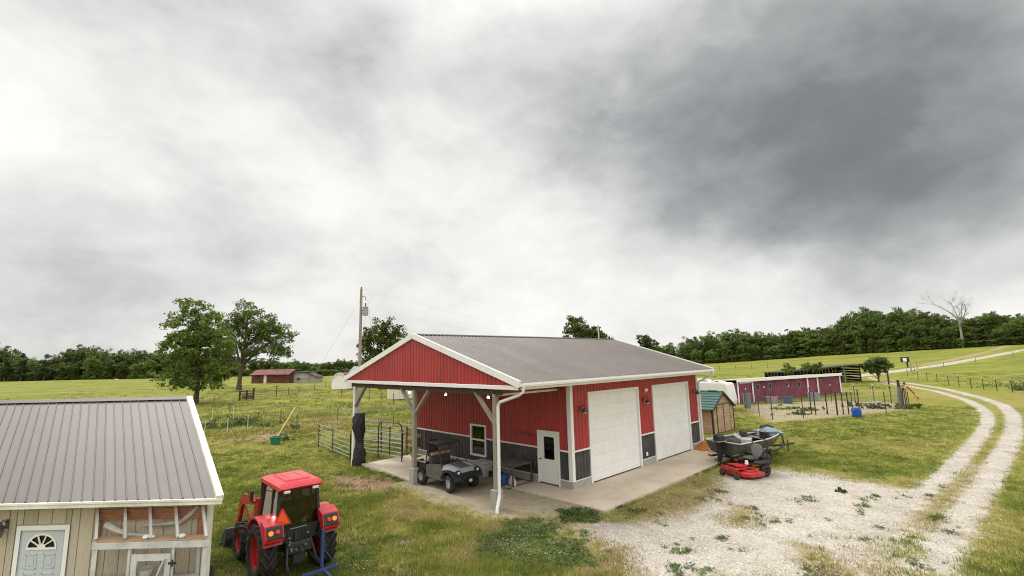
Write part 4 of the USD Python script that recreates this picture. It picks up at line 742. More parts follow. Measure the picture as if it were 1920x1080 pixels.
# loader
ld = sub('front_loader', trac)
for s in (-1, 1):
    part('loader_mast', MB().hull([(1.25, s * .46, .7), (1.6, s * .46, .7), (1.36, s * .46, 1.82), (1.62, s * .46, 1.78), (1.25, s * .57, .7), (1.6, s * .57, .7), (1.36, s * .57, 1.82), (1.62, s * .57, 1.78)]), TRED, ld)
    y = s * .66; m = MB(); p = [(1.40, 1.75), (1.58, 1.92), (2.65, 1.66), (3.15, .62), (3.28, .36), (3.08, .34), (2.95, .56), (2.52, 1.46), (1.5, 1.67)]
    m.prism(p, y - .05, y + .05, lambda x, z, t: (x, t, z)); part('loader_arm', m, TRED, ld)
    m = MB().cyl((1.5, s * .60, 1.0), (2.0, s * .62, 1.26), .05); m.cyl((2.0, s * .62, 1.26), (2.4, s * .64, 1.42), .028).cyl((2.3, y, 1.80), (2.78, y, 1.25), .045).cyl((2.78, y, 1.25), (3.12, y, .74), .026); part('loader_cylinder', m, CHROME if s < 0 else TRED, ld)
m = MB(); bp = [(3.12, .62), (3.10, .30), (3.25, .06), (3.85, .02), (3.85, .05), (3.28, .11), (3.17, .32), (3.20, .62)]
m.prism([(x + .12, z) for x, z in bp], -.92, .92, lambda x, z, t: (x, t, z))
for s in (-1, 1): m.prism([(3.24, .62), (3.22, .30), (3.37, .06), (3.97, .02), (3.57, .45), (3.32, .62)], s * .92 - .015, s * .92 + .015, lambda x, z, t: (x, t, z))
part('bucket', m, paint('bucket_grey', (.06, .06, .065), .45, .25, 3., dirt=(.16, .13, .1), damt=.5), ld); part('bucket_label', MB().box((3.205, .40, .40), (3.222, .64, .47)), paint('label_white', (.7, .7, .7), .5), ld)
# blue drawbar frame on the linkage
bf = thing('blue_drawbar_frame', 'blue steel drawbar frame with crossbar hung behind the red tractor', 'implement', (TX, TY, G0), TRZ, None, (.93, .93, .93))
part('mast', MB().cbox((-1.16, -.47, .30), (-1.08, -.39, 1.30), .01), BLUE, bf); part('crossbar', MB().cbox((-1.26, -.84, .26), (-1.16, .12, .34), .01), BLUE, bf); part('rear_leg', MB().bar((-1.2, -.42, .30), (-1.75, -.62, .05), .07, .07), BLUE, bf); part('rear_leg', MB().bar((-1.2, .10, .30), (-1.72, .24, .05), .05, .05), BLUE, bf)
part('brace', MB().bar((-1.12, -.43, .85), (-1.18, -.80, .32), .03, .03), BLUE, bf)
#PART4
# ------------------------------------------------------------------ utility vehicle under the porch (x forward, y left)
CAMO = paint('camo_panel', (.11, .10, .085), .55, .45, 7., dirt=(.07, .065, .05), damt=.8, dscale=5.)
q = bw(-2.85, 4.62, -.055)
utv = thing('utility_vehicle', 'muddy silver and camouflage utility vehicle with roll cage, parked under the barn porch', 'utility vehicle', q, BRZ - 90)
for x in (1.0, -1.0):
    for s in (1, -1): wheel(utv, (x, s * .60, .35), .35, .27, .165, RUBBER, CHROME if x > 0 or s < 0 else SILVER, 22, .03, 'wheel', .2, rz=(-8 if x > 0 else 0), lw_=.03)
part('chassis', MB().cbox((-1.35, -.50, .30), (1.2, .50, .48), .03).bar((1.0, -.5, .33), (1.0, .5, .33), .06, .06).bar((-1.0, -.5, .33), (-1.0, .5, .33), .06, .06), BLACK, utv)
for s in (1, -1):
    m = MB(); y0, y1 = s * .44, s * .70; m.prism([(-.58, .42), (.58, .40), (.62, .62), (.50, .98), (-.15, .94), (-.58, .90)], min(y0, y1), max(y0, y1) - .0, lambda x, z, t: (x, t, z)); part('door_panel', m, CAMO, utv)
    m = MB(); arc = [(1.0 + .46 * math.cos(t), .36 + .44 * math.sin(t)) for t in np.linspace(math.radians(20), math.radians(165), 10)]; arc2 = [(1.0 + .52 * math.cos(t), .36 + .53 * math.sin(t)) for t in np.linspace(math.radians(15), math.radians(165), 10)]
    m.prism(arc + arc2[::-1], s * .58 - .16, s * .58 + .16, lambda x, z, t: (x, t, z)); part('wheel_arch', m, BLACK, utv); m = MB().hull([(x, y, z) for x, y, z in ((.55, s * .42, .80), (.55, s * .70, .82), (1.0, s * .68, .90), (1.35, s * .60, .84), (1.40, s * .42, .80), (.55, s * .42, 1.02), (1.0, s * .42, 1.0), (1.35, s * .42, .90), (.55, s * .62, .98))]); part('front_fender', m, SILVER, utv)
    q1 = np.array([1.42, s * .50, .80]); lp = sub('headlight', utv); part('lamp_shell', MB().cbox(q1 - [.10, .12, .09], q1 + [.02, .12, .09], .03), BLACK, lp); part('lamp_lens', MB().cyl(q1 + [.015, 0, 0], q1 + [.045, 0, -.01], .062, .05, 14), paint('lens_clear', (.75, .75, .72), .12, .05), lp)
part('hood', MB().hull([(x, y, z) for x, y, z in ((.50, -.43, 1.00), (.50, .43, 1.00), (1.30, -.40, .90), (1.30, .40, .90), (1.42, -.34, .78), (1.42, .34, .78), (.5, -.43, .8), (.5, .43, .8), (.55, 0, 1.04), (1.25, 0, .95))]), SILVER, utv)
part('hood_panel', MB().hull([(x, y, z) for x, y, z in ((.56, -.31, 1.02), (.56, .31, 1.02), (1.28, -.26, .94), (1.28, .26, .94), (.56, 0, 1.055), (1.27, 0, .97), (.6, -.2, .98), (1.2, .2, .9))]), paint('grey_panel', (.09, .09, .09), .55, .15, 4.), utv)
m = MB().cbox((1.30, -.46, .42), (1.46, .46, .78), .04)
for z in (.52, .60, .68): m.bar((1.47, -.36, z), (1.47, .36, z), .03, .025)
m.tube([(1.44, -.46, .40), (1.56, -.40, .46), (1.58, -.3, .66), (1.58, .3, .66), (1.56, .40, .46), (1.44, .46, .40)], .025, 6); part('front_bumper', m, BLACK, utv); part('number_plate', MB().box((1.585, -.08, .42), (1.592, .08, .52)), paint('plate_white', (.6, .58, .55), .5), utv)
m = MB()
for s in (1, -1): m.tube([(.52, s * .66, .95), (.12, s * .58, 1.78), (-.55, s * .58, 1.80), (-.70, s * .64, .95)], .026, 7)
for x, z in ((.12, 1.78), (-.55, 1.80), (-.66, 1.35)): m.tube([(x, -.58, z), (x, .58, z)], .024, 7)
part('roll_cage', m, BLACK, utv, 40)
m = MB().hull([(x, y, z) for x in (-.60, .16) for y in (-.60, .60) for z in (1.80, 1.835)]); part('cage_roof', m, paint('roof_cloth', (.05, .05, .05), .8, .3, 5.), utv)
part('seat', MB().cbox((-.50, -.56, .72), (.10, .56, .86), .05).cbox((-.60, -.56, .82), (-.46, .56, 1.36), .05), SEAT, utv)
HEADW = paint('tan_vinyl', (.50, .26, .17), .6, .3, 6., dirt=(.2, .1, .06), damt=.7, dscale=6.)
for k in range(4): part('headrest_pad', MB().cbox((-.50, -.52 + k * .26, 1.24), (-.42, -.29 + k * .26, 1.38), .02), HEADW, utv)
m = MB(); t = np.linspace(0, 2 * math.pi, 17); m.tube(np.stack([.22 + .08 * np.sin(t), .30 + .17 * np.cos(t), 1.12 + .14 * np.sin(t)], 1), .015, 6).cyl((.22, .3, 1.12), (.5, .3, .98), .02); part('steering_wheel', m, BLACK, utv)
m = MB().cbox((-1.50, -.66, .66), (-.68, .66, .72), .01)
for y in (-.66, .62): m.cbox((-1.50, y, .72), (-.68, y + .04, .98), .01)
m.cbox((-1.52, -.64, .72), (-1.48, .64, .96), .01).cbox((-.72, -.64, .72), (-.68, .64, .98), .01); part('cargo_bed', m, BLACK, utv)
part('bed_rail', MB().cbox((-1.53, -.69, .93), (-.66, -.62, 1.0), .015), CHROME, utv)
rb = random.Random(2); sk = MB()
for k in range(5): c = np.array([rb.uniform(-1.35, -.85), rb.uniform(-.5, .1), .80 + rb.uniform(0, .2)]); i = trimesh.creation.icosphere(2, rb.uniform(.09, .15)); i.vertices *= [1.2, 1.1, .8]; i.vertices += .05 * meshkit.noise(i.vertices * 12, k)[:, None] + c; sk.add(i.vertices, i.faces)
q0 = q; a_ = math.radians(BRZ - 90); sk.xf(lambda x, y, z: (q0[0] + x * math.cos(a_) - y * math.sin(a_), q0[1] + x * math.sin(a_) + y * math.cos(a_), q0[2] + z)); solo('cloth_bundle', sk, paint('pale_cloth', (.55, .50, .44), .9, .3, 8.), 'heap of pale cloths in the cargo bed of the utility vehicle', 'cloth', smooth=True)

# ------------------------------------------------------------------ small things under the porch
q1 = on_u(906, 880, -.62); p = bw(-.62, q1[1], -.06); o_ = thing('white_cooler', 'pale cooler box standing at the barn wall behind the utility vehicle', 'cooler', p, BRZ)
part('body', MB().cbox((-.28, -.42, 0), (.28, .42, .55), .03), paint('cooler_white', (.50, .50, .48), .5, .12, 2., dirt=(.25, .22, .18), damt=.6), o_); part('lid', MB().cbox((-.30, -.44, .555), (.30, .44, .65), .03), paint('cooler_white', 0), o_); part('handle', MB().bar((-.31, -.15, .4), (-.31, .15, .4), .03, .03), BLACK, o_)
p = bw(-1.0, 3.05, -.03); p = at(927, 892, -.05); ty = thing('toy_tractor', 'small green toy tractor on the dirt behind the right porch post', 'toy', (p[0], p[1], -.055), -30)
GRN = paint('toy_green', (.03, .16, .05), .5, .2, 5.); part('body', MB().cbox((-.05, -.07, .12), (.36, .07, .26), .03).cbox((-.22, -.13, .14), (.0, .13, .24), .03).cbox((-.24, -.11, .24), (-.14, .11, .42), .02), GRN, ty)
for x, r in ((-.16, .13), (.28, .08)):
    for s in (1, -1): part('wheel', MB().lathe([(0, -.04), (r * .9, -.04), (r, -.02), (r, .02), (r * .9, .04), (0, .04)], 16, (x, s * .19, r), 'y'), BLACK, ty)
part('steering_wheel', MB().cyl((.0, 0, .26), (-.04, 0, .38), .012).cyl((-.05, 0, .38), (-.04, 0, .39), .07), BLACK, ty)
# wire cage
A, B_ = bl(at(935, 907, 0)), bl(at(994, 897, 0)); cg = thing('wire_cage', 'dark framed wire cage with a solid top at the barn wall beside the entry door', 'cage', bw(-.95, 2.25, -.03), BRZ)
m = MB(); X0, X1, Y0, Y1, Z1 = -.36, .75, -.12, 1.05, .82
for x in (X0, X1):
    for y in (Y0, Y1): m.box((x - .025, y - .025, 0), (x + .025, y + .025, Z1))
for z in (.03, Z1):
    for y in (Y0, Y1): m.box((X0 + .025, y - .025, z - .025), (X1 - .025, y + .025, z + .025))
    for x in (X0, X1): m.box((x - .025, Y0 + .025, z - .025), (x + .025, Y1 - .025, z + .025))
part('frame', m, grain('cage_wood', (.06, .045, .035), (.14, .11, .085)), cg); part('top_board', MB().cbox((X0 - .05, Y0 - .05, Z1 + .027), (X1 + .05, Y1 + .05, Z1 + .05), .005), grain('cage_top', (.10, .08, .065), (.2, .17, .14), 'y'), cg)
m = MB()
for y in np.linspace(Y0, Y1, 22)[1:-1]: m.bar((X0, y, .05), (X0, y, Z1 - .02), .005, .005)
for z in np.linspace(.1, Z1, 9)[:-1]: m.bar((X0 - .004, Y0, z), (X0 - .004, Y1, z), .005, .005)
part('wire_mesh', m, STEELB, cg, kind='stuff')
def pail(name, p, r, h, col, label, cat='bucket'):
    t = thing(name, label, cat, p); part('body', MB().lathe([(0, .01), (r * .8, 0), (r, h), (r * .93, h), (r * .74, .02), (0, .02)], 20), col, t, 40); n = 9; part('handle', MB().tube([(r * math.cos(a), 0, h - .02 + r * .35 * math.sin(a)) for a in np.linspace(0, math.pi, n)], .008, 5), STEELB, t); return t
pail('blue_bucket', bw(-1.18, 2.75, -.02), .19, .40, paint('bucket_blue', (.03, .10, .30), .5, .2, 4.), 'blue bucket in the left of the wire cage')
for k, (u, v, s, lab) in enumerate(((-1.15, 2.38, 1., 'upright white jug in the middle of the wire cage'), (-1.2, 2.2, .8, 'white jug lying low at the right of the wire cage'))):
    jug = thing('white_jug', lab, 'jug', bw(u, v, -.0), BRZ + 20 * k, None, (s, s, s)); part('body', MB().lathe([(0, 0), (.12, 0), (.13, .04), (.13, .22), (.05, .33), (.04, .38), (0, .38)], 16), paint('jug_white', (.6, .6, .57), .4, .06), jug, 50); part('handle', MB().tube([(.12, 0, .2), (.17, 0, .28), (.05, 0, .34)], .015, 6), paint('jug_white', 0), jug)
p = at(1004, 903, 0); st_ = thing('string_trimmer', 'thin dark long-handled tool leaning at the wall left of the entry door', 'tool', bw(-.14, 1.98, 0), BRZ); part('shaft', MB().tube([(-.10, 0.10, 0.02), (-.0, -.05, .72)], .016, 6), STEELB, st_); part('grip', MB().tube([(-.0, -.05, .70), (.01, -.07, .86)], .028, 6), paint('grip_red', (.2, .03, .03), .5), st_)
# black tarp bundle round the left post
p = bw(-P - .02, 11.78, 0); t = []
rt = np.random.RandomState(4); m = MB(); nz, ns = 34, 20; V = []
for i in range(nz):
    z = -.05 + 2.75 * i / (nz - 1); cx = .26 + .06 * z / 2.7 + .05 * math.sin(z * 2.1); w = .29 + .03 * math.sin(z * 3.3 + 1) - .06 * math.exp(-((z - 1.25) / .30) ** 2) - .02 * z / 2.7
    for k in range(ns):
        a = 2 * math.pi * k / ns; r = w * (1 + .15 * math.sin(5 * a + z * 4) + .10 * math.sin(9 * a - z * 7) + .16 * (meshkit.noise(np.array([a * 2.5, z * 5., 1.])) - .5)); V.append((cx + r * math.cos(a), -.02 + .72 * r * math.sin(a), z))
F = [(i * ns + k, i * ns + (k + 1) % ns, (i + 1) * ns + (k + 1) % ns, (i + 1) * ns + k) for i in range(nz - 1) for k in range(ns)]; m.add(V, F)
for e in (0, nz - 1): m.add(V[e * ns:(e + 1) * ns] + [np.mean(V[e * ns:(e + 1) * ns], axis=0)], [((k + 1) % ns, k, ns) if e == 0 else (k, (k + 1) % ns, ns) for k in range(ns)])
tp = thing('rolled_tarp', 'black tarpaulin rolled and tied upright beside the left white porch post', 'tarpaulin', (p[0], p[1], G0), 0)
part('tarp_roll', m, paint('tarp_black', (.016, .016, .02), .38, .3, 8., spec=.5), tp, True); part('tie_cord', MB().tube([(.36 + .17 * math.cos(a), -.02 + .125 * math.sin(a), 1.30 + .01 * a) for a in np.linspace(0, 2 * math.pi, 17)], .012, 5), paint('tie_grey', (.2, .2, .2), .7), tp)

# ------------------------------------------------------------------ corral panels
PIPE = paint('gate_pipe', (.34, .35, .33), .4, .2, 3., metal=.5, dirt=(.10, .14, .08), damt=.5)
def corral(name, a, b, label, n=6, h=1.45, mat=PIPE, z=G0):
    a, b = np.array(a), np.array(b); d = b - a; Ln = np.linalg.norm(d); t = thing(name, label, 'gate panel', (a[0], a[1], z), math.degrees(math.atan2(d[1], d[0])), None)
    for k in range(n): zz = .22 + (h - .25) * (k / (n - 1)) ** 1.12; part('rail', MB().tube([(0, 0, zz), (Ln, 0, zz)], .024, 6), mat, t)
    for x in (0, Ln * .48, Ln): part('upright', MB().cbox((x - .025, -.03, .0 if x in (0, Ln) else .2), (x + .025, .03, h), .008), STEELB, t)
    return t
corral('corral_panel', (-12.8, 31.58), (-9.15, 26.95), 'steel pipe panel in the grass left of the rolled tarp')
corral('corral_panel', (-8.97, 28.59), (-6.21, 26.7), 'steel pipe panel running right from behind the rolled tarp', mat=GALV)
corral('corral_panel', (-11.4, 34.5), (-6.3, 30.0), 'farther pipe panel rising behind the corral, highest in view')
a, b = np.array((-7.69, 27.27)), np.array((-6.02, 25.77)); d = b - a; Ln = np.linalg.norm(d)
g = thing('arched_gate', 'dark steel corral gate with rounded top corners at the porch slab edge', 'gate', (a[0], a[1], -.05), math.degrees(math.atan2(d[1], d[0]))); H_ = 2.02
part('frame', MB().tube([(0, 0, 0), (0, 0, H_ - .3), (.06, 0, H_ - .1), (.3, 0, H_), (Ln - .3, 0, H_), (Ln - .06, 0, H_ - .1), (Ln, 0, H_ - .3), (Ln, 0, 0)], .032, 7), STEELB, g, 50)
for z in (.30, .52, .75, .98, 1.22, 1.46): part('rail', MB().tube([(0, 0, z), (Ln, 0, z)], .022, 6), GALV, g)
part('upright', MB().cbox((Ln * .5 - .025, -.025, .3), (Ln * .5 + .025, .025, 1.8), .006), STEELB, g)
# boards, pots and a hanging sack behind the gate
bd = thing('board_stack', 'rough brown boards standing as a rack behind the corral gate', 'boards', (-6.45, 28.6, G0), -40)
for k, (z, y) in enumerate(((1.05, .0), (1.32, .04), (.62, .05), (.30, .0))): part('board', MB().cbox((-.1 - .05 * k, y, z), (1.9, y + .05, z + .2), .008), grain('rack_tan_%d' % (k % 2), ((.34, .22, .12), (.42, .29, .17))[k % 2], ((.5, .36, .22), (.58, .45, .30))[k % 2], 'x'), bd)
for x in (.12, .95, 1.75): part('rack_post', MB().cbox((x - .05, -.065, 0), (x + .05, -.003, 1.6), .008), BROWNW, bd)
pail('green_pot', (-5.72, 27.35, .05), .23, .42, paint('pot_green', (.02, .22, .06), .5, .2, 4.), 'bright green bucket at the boards behind the corral gate')
pail('yellow_pot', (-5.62, 27.02, .05), .21, .22, paint('pot_yellow', (.50, .26, .05), .6, .2, 4.), 'low yellow-orange pan in front of the green bucket', 'pan')
m = MB(); m.cbox((-.26, -.2, .25), (.26, .2, 1.45), .1).cbox((-.35, -.25, .0), (.35, .25, .5), .1); solo('dark_barrel_stack', m.move(np.array([[1, 0, 0, bw(-1.9, 7.0, 0)[0]], [0, 1, 0, bw(-1.9, 7.0, 0)[1]], [0, 0, 1, .05], [0, 0, 0, 1.]])), paint('sack_black', (.02, .018, .02), .7, .4, 5.), 'dark sacks piled under the porch behind the utility vehicle', 'sacks')
p = bw(-.25, 10.9, 0)
# ------------------------------------------------------------------ boat on its trailer (x towards the bow)
HULL = paint('hull_grey', (.05, .05, .048), .4, .25, 3., spec=.5, dirt=(.14, .13, .11), damt=.6, dscale=2.); DECK = paint('deck_tan', (.36, .31, .23), .9, .25, 6., dirt=(.2, .17, .12), damt=.6, dscale=3.)
bt = thing('fishing_boat', 'grey open fishing boat, bow to the right, on a trailer beside the barn', 'boat', (10.15, 23.85, G0), 31)
def hull_sec(x):
    t = x / 4.9; hw = .93 * (1 - max(0, t - .35) ** 1.8 * 2.05) if t < .99 else .03; hw = max(hw, .04); zt = 1.12 + .02 * t + .14 * max(0, t - .5) ** 1.5; zb = .50 + .50 * max(0, t - .5) ** 1.7 * 3.0
    return hw, zt, min(zb, zt - .12)
xs = np.linspace(0, 4.9, 24); V = []; n = 9
for x in xs:
    hw, zt, zb = hull_sec(x); V += [(x, hw, zt), (x, hw * .97, zt - .18), (x, hw * .80, zb + .16), (x, hw * .45, zb + .04), (x, 0, zb), (x, -hw * .45, zb + .04), (x, -hw * .80, zb + .16), (x, -hw * .97, zt - .18), (x, -hw, zt)]
F = [(i * n + k, i * n + k + 1, (i + 1) * n + k + 1, (i + 1) * n + k) for i in range(len(xs) - 1) for k in range(n - 1)]
m = MB().add(V, F); m.add(V[:n], [(0, k, k + 1) for k in range(1, n - 1)]); part('hull', m, HULL, bt, 40)
m = MB()
for s in (1, -1): m.tube([(x, s * hull_sec(x)[0], hull_sec(x)[1] + .01) for x in xs], .035, 6)
m.tube([(0, -.93, 1.13), (0, .93, 1.13)], .035, 6); part('gunwale', m, paint('gunwale_alu', (.55, .55, .54), .4, .1, 3., metal=.3), bt, 50)
m = MB()
for x0, x1, dz in ((.05, 1.5, -.22), (1.5, 3.0, -.42), (3.0, 4.6, -.10)):
    pts = [(x, hull_sec(x)[0] * .93) for x in np.linspace(x0, x1, 6)]; m.prism(pts + [(x, -y) for x, y in pts[::-1]], 1.12 + dz - .03, 1.12 + dz, lambda x, y, t: (x, y, t))
part('deck', m, DECK, bt)
part('side_stripe', MB().quads([(x, -hull_sec(x)[0] * .985 - .006, hull_sec(x)[1] - dz) for (x, dz) in ((.6, .10), (3.6, .12), (3.6, .07), (.6, .05))]), paint('stripe_light', (.4, .4, .4), .5), bt)
for k, (x, y, rz) in enumerate(((2.35, .30, 15), (3.35, -.05, -20))):
    s_ = sub('boat_seat', bt); part('cushion', MB().cbox((x - .22, y - .22, 1.0), (x + .22, y + .22, 1.10), .04), SEAT if k == 0 else paint('seat_pale', (.5, .48, .44), .6, .1), s_); part('backrest', MB().cbox((x - .26, y - .22, 1.08), (x - .18, y + .22, 1.42), .04), SEAT if k == 0 else paint('seat_pale', 0), s_); part('pedestal', MB().cyl((x, y, .7), (x, y, 1.0), .05), STEELB, s_)
part('console', MB().hull([(2.7, -.62, .7), (3.05, -.62, .7), (2.78, -.62, 1.38), (2.95, -.62, 1.32), (2.7, -.2, .7), (3.05, -.2, .7), (2.78, -.2, 1.38), (2.95, -.2, 1.32)]), BLACK, bt)
m = MB(); t = np.linspace(0, 2 * math.pi, 17); m.tube(np.stack([2.68 + .07 * np.sin(t), -.40 + .18 * np.cos(t), 1.32 + .17 * np.sin(t)], 1), .018, 6); part('steering_wheel', m, BLACK, bt)
ob = sub('outboard_motor', bt); part('cowling', MB().cbox((-.52, -.20, 1.08), (-.02, .20, 1.52), .09), BLACK, ob); part('cowling_band', MB().cbox((-.525, -.205, 1.17), (-.015, .205, 1.21), .01), CHROME, ob)
part('midsection', MB().hull([(x, y, z) for x, z in ((-.40, 1.1), (-.12, 1.1), (-.36, .42), (-.18, .42)) for y in (-.08, .08)]).cbox((-.16, -.13, .75), (.02, .13, 1.1), .02), BLACK, ob); part('gearcase', MB().hull([(-.48, 0, .36), (-.10, 0, .36), (-.3, .07, .40), (-.3, -.07, .4), (-.25, .02, .16), (-.32, -.02, .16), (-.45, .05, .44), (-.12, .05, .44), (-.45, -.05, .44), (-.12, -.05, .44)]), BLACK, ob)
m = MB()
for k in range(3): a = k * 2.094; c = np.array([-.52, .10 * math.cos(a), .35 + .10 * math.sin(a)]); m.hull([c + np.array(e) for e in ((-.02, -.05, -.05), (.02, .05, -.05), (.0, .05, .05), (-.01, -.05, .05), (.01, 0, .06))])
m.cyl((-.56, 0, .35), (-.46, 0, .35), .035); part('propeller', m, STEELB, ob)
tlr = sub('boat_trailer', bt); m = MB()
for s in (1, -1): m.bar((-.1, s * .62, .40), (3.6, s * .55, .42), .06, .09).bar((3.6, s * .55, .42), (5.3, 0, .42), .06, .09)
for x in (.2, 1.7, 3.4): m.bar((x, -.60, .40), (x, .60, .40), .05, .06)
m.bar((5.2, 0, .42), (6.2, 0, .42), .07, .08).bar((5.25, 0, .42), (5.05, 0, 1.05), .05, .05).cyl((5.7, .08, .0), (5.7, .08, .6), .03); part('trailer_frame', m, STEELB, tlr)
for s in (1, -1):
    part('trailer_wheel', tyre_mesh(.31, .20, .16, 0, .02, seg=28).move(np.array([[1, 0, 0, 1.75], [0, 1, 0, s * 1.0], [0, 0, 1, .31], [0, 0, 0, 1.]])), RUBBER, tlr, 35); part('trailer_rim', rim_mesh(.16, .2, .3, 5, 24).move(np.array([[1, 0, 0, 1.75], [0, 1, 0, s * 1.0], [0, 0, 1, .31], [0, 0, 0, 1.]])), GALV, tlr, 35)
    arc = [(1.75 + .37 * math.cos(t), .31 + .37 * math.sin(t)) for t in np.linspace(.25, math.pi - .25, 9)]; arc2 = [(1.75 + .40 * math.cos(t), .31 + .40 * math.sin(t)) for t in np.linspace(.25, math.pi - .25, 9)]; part('mudguard', MB().prism(arc + arc2[::-1], s * 1.0 - .12, s * 1.0 + .12, lambda x, z, t: (x, t, z)), STEELB, tlr)
for s in (1, -1): part('trailer_lamp', MB().cbox((-.14, s * .72 - .08, .36), (-.10, s * .72 + .08, .46), .01), REDL, tlr)
def blc(x, y, z): a = math.radians(31); return np.array([10.15 + x * math.cos(a) - y * math.sin(a), 23.85 + x * math.sin(a) + y * math.cos(a), G0 + z])
def lump(name, c, r, sc, mat, label, cat, seed, amp=.3):
    i = trimesh.creation.icosphere(3, 1.0); i.vertices *= 1 + amp * (meshkit.fbm(i.vertices * 2.2, 3, seed) - .5)[:, None] * 2; i.vertices = i.vertices * np.array(sc) * r + c; return solo(name, (i.vertices, i.faces), mat, label, cat, smooth=True)
lump('blue_grey_tarp', blc(4.0, .05, 1.18), .55, (1.25, .85, .42), paint('tarp_blue_grey', (.22, .28, .34), .6, .2, 5.), 'blue-grey tarpaulin bundled in the bow of the fishing boat', 'tarpaulin', 4, .5)
lump('dark_bag', blc(4.35, .38, 1.38), .28, (1.2, .9, .6), BLACK, 'black bag on the far gunwale at the boat bow', 'bag', 9)
t = thing('white_box', 'white box lying open among the boat seats', 'box', blc(1.75, -.10, .72), 55); part('body', MB().cbox((-.3, -.25, 0), (.3, .25, .42), .03), paint('cooler_white', 0), t); part('lid', MB().hull([(-.3, .25, .42), (.3, .25, .42), (-.3, .3, .40), (.3, .3, .40), (-.3, .55, .62), (.3, .55, .62), (-.3, .58, .58), (.3, .58, .58)]), paint('cooler_white', 0), t)
lump('brown_bag', blc(.95, .15, 1.02), .34, (1.2, .9, .5), paint('bag_brown', (.08, .06, .05), .8, .4, 6.), 'dark brown bag on the rear deck of the fishing boat', 'bag', 6)

# ------------------------------------------------------------------ zero-turn mower (x forward, y left)
mw = thing('ride_on_mower', 'red ride-on mower with wide front deck, standing on the gravel beside the boat', 'mower', (10.80, 22.10, G0 + .02), 199)
MR = paint('mower_red', (.48, .016, .016), .38, .12, 2., dirt=(.3, .12, .09), damt=.4)
for s in (1, -1): wheel(mw, (0, s * .50, .27), .27, .24, .14, RUBBER, STEELB, 20, .02, 'rear_wheel', .2, lw_=.02)
for s in (1, -1):
    c = sub('front_caster', mw); part('caster_tyre', MB().lathe([(0, -.06), (.11, -.06), (.15, -.04), (.15, .04), (.11, .06), (0, .06)], 20, (1.50, s * .42, .15), 'y'), RUBBER, c, 40); part('caster_fork', MB().bar((1.50, s * .42 - .08, .15), (1.50, s * .42 - .08, .36), .03, .03).bar((1.50, s * .42 + .08, .15), (1.50, s * .42 + .08, .36), .03, .03).bar((1.50, s * .42 - .09, .36), (1.50, s * .42 + .09, .36), .04, .03), MR, c)
m = MB().hull([(x, y, z) for x, y in ((.25, -.72), (1.05, -.78), (1.30, -.45), (1.36, 0), (1.30, .45), (1.05, .78), (.25, .72)) for z in (.10, .24)] + [(x, y, .28) for x, y in ((.35, -.60), (1.0, -.64), (1.22, 0), (1.0, .64), (.35, .60))]); part('mower_deck', m, MR, mw)
part('discharge_chute', MB().hull([(.55, -.75, .26), (1.0, -.75, .26), (.5, -1.12, .10), (1.05, -1.12, .10), (.55, -.75, .12), (1.0, -.75, .12)]), MR, mw)
for s in (-.38, 0, .38): part('blade_spindle', MB().cyl((.75 + .12 * (s == 0), s, .27), (.75 + .12 * (s == 0), s, .37), .11, .09), BLACK, mw)
part('deck_cover', MB().cbox((.62, -.62, .285), (1.02, -.30, .33), .015).cbox((.62, .30, .285), (1.02, .62, .33), .015), MR, mw)
m = MB()
for s in (1, -1): m.bar((-.35, s * .30, .36), (1.52, s * .30, .40), .06, .08)
m.bar((1.48, -.45, .41), (1.48, .45, .41), .08, .07); part('frame', m, MR, mw)
part('foot_plate', MB().hull([(.75, -.30, .44), (.75, .30, .44), (1.32, -.28, .47), (1.32, .28, .47), (.75, -.30, .48), (.75, .30, .48), (1.34, -.28, .53), (1.34, .28, .53)]), MR, mw)
for s in (1, -1): part('side_tank', MB().cbox((-.25, s * .46 - .17, .52), (.42, s * .46 + .15, .66), .05), BLACK, mw)
part('engine', MB().cbox((-.62, -.36, .40), (-.12, .36, .86), .08).cyl((-.38, 0, .86), (-.38, 0, .98), .20, .17, 18), BLACK, mw)
part('seat', MB().cbox((.0, -.27, .66), (.50, .27, .78), .05), SEAT, mw)
part('seat_back', MB().hull([(-.06 - .10 * (z - .76), y * w, z) for z, w in ((.76, .8), (.95, 1.), (1.15, 1.), (1.27, .7)) for y in (-.26, .26)] + [(-.17 - .10 * (z - .76), y * w, z) for z, w in ((.76, .8), (.95, 1.), (1.15, 1.), (1.27, .7)) for y in (-.26, .26)]), paint('seat_grey', (.16, .15, .145), .6, .2, 5.), mw)
m = MB()
for s in (1, -1): m.tube([(.35, s * .38, .66), (.55, s * .38, 1.05), (.62, s * .05, 1.10)], .018, 6)
part('control_bar', m, BLACK, mw, 40)
m = MB().tube([(-.28, -.42, .55), (-.36, -.42, 1.42), (-.36, -.36, 1.50), (-.36, .36, 1.50), (-.36, .42, 1.42), (-.28, .42, .55)], .024, 7); part('roll_bar', m, BLACK, mw, 40)
part('white_canister', MB().cyl((.62, .12, .50), (.62, .12, .66), .08, .06, 14), WHITE, mw)
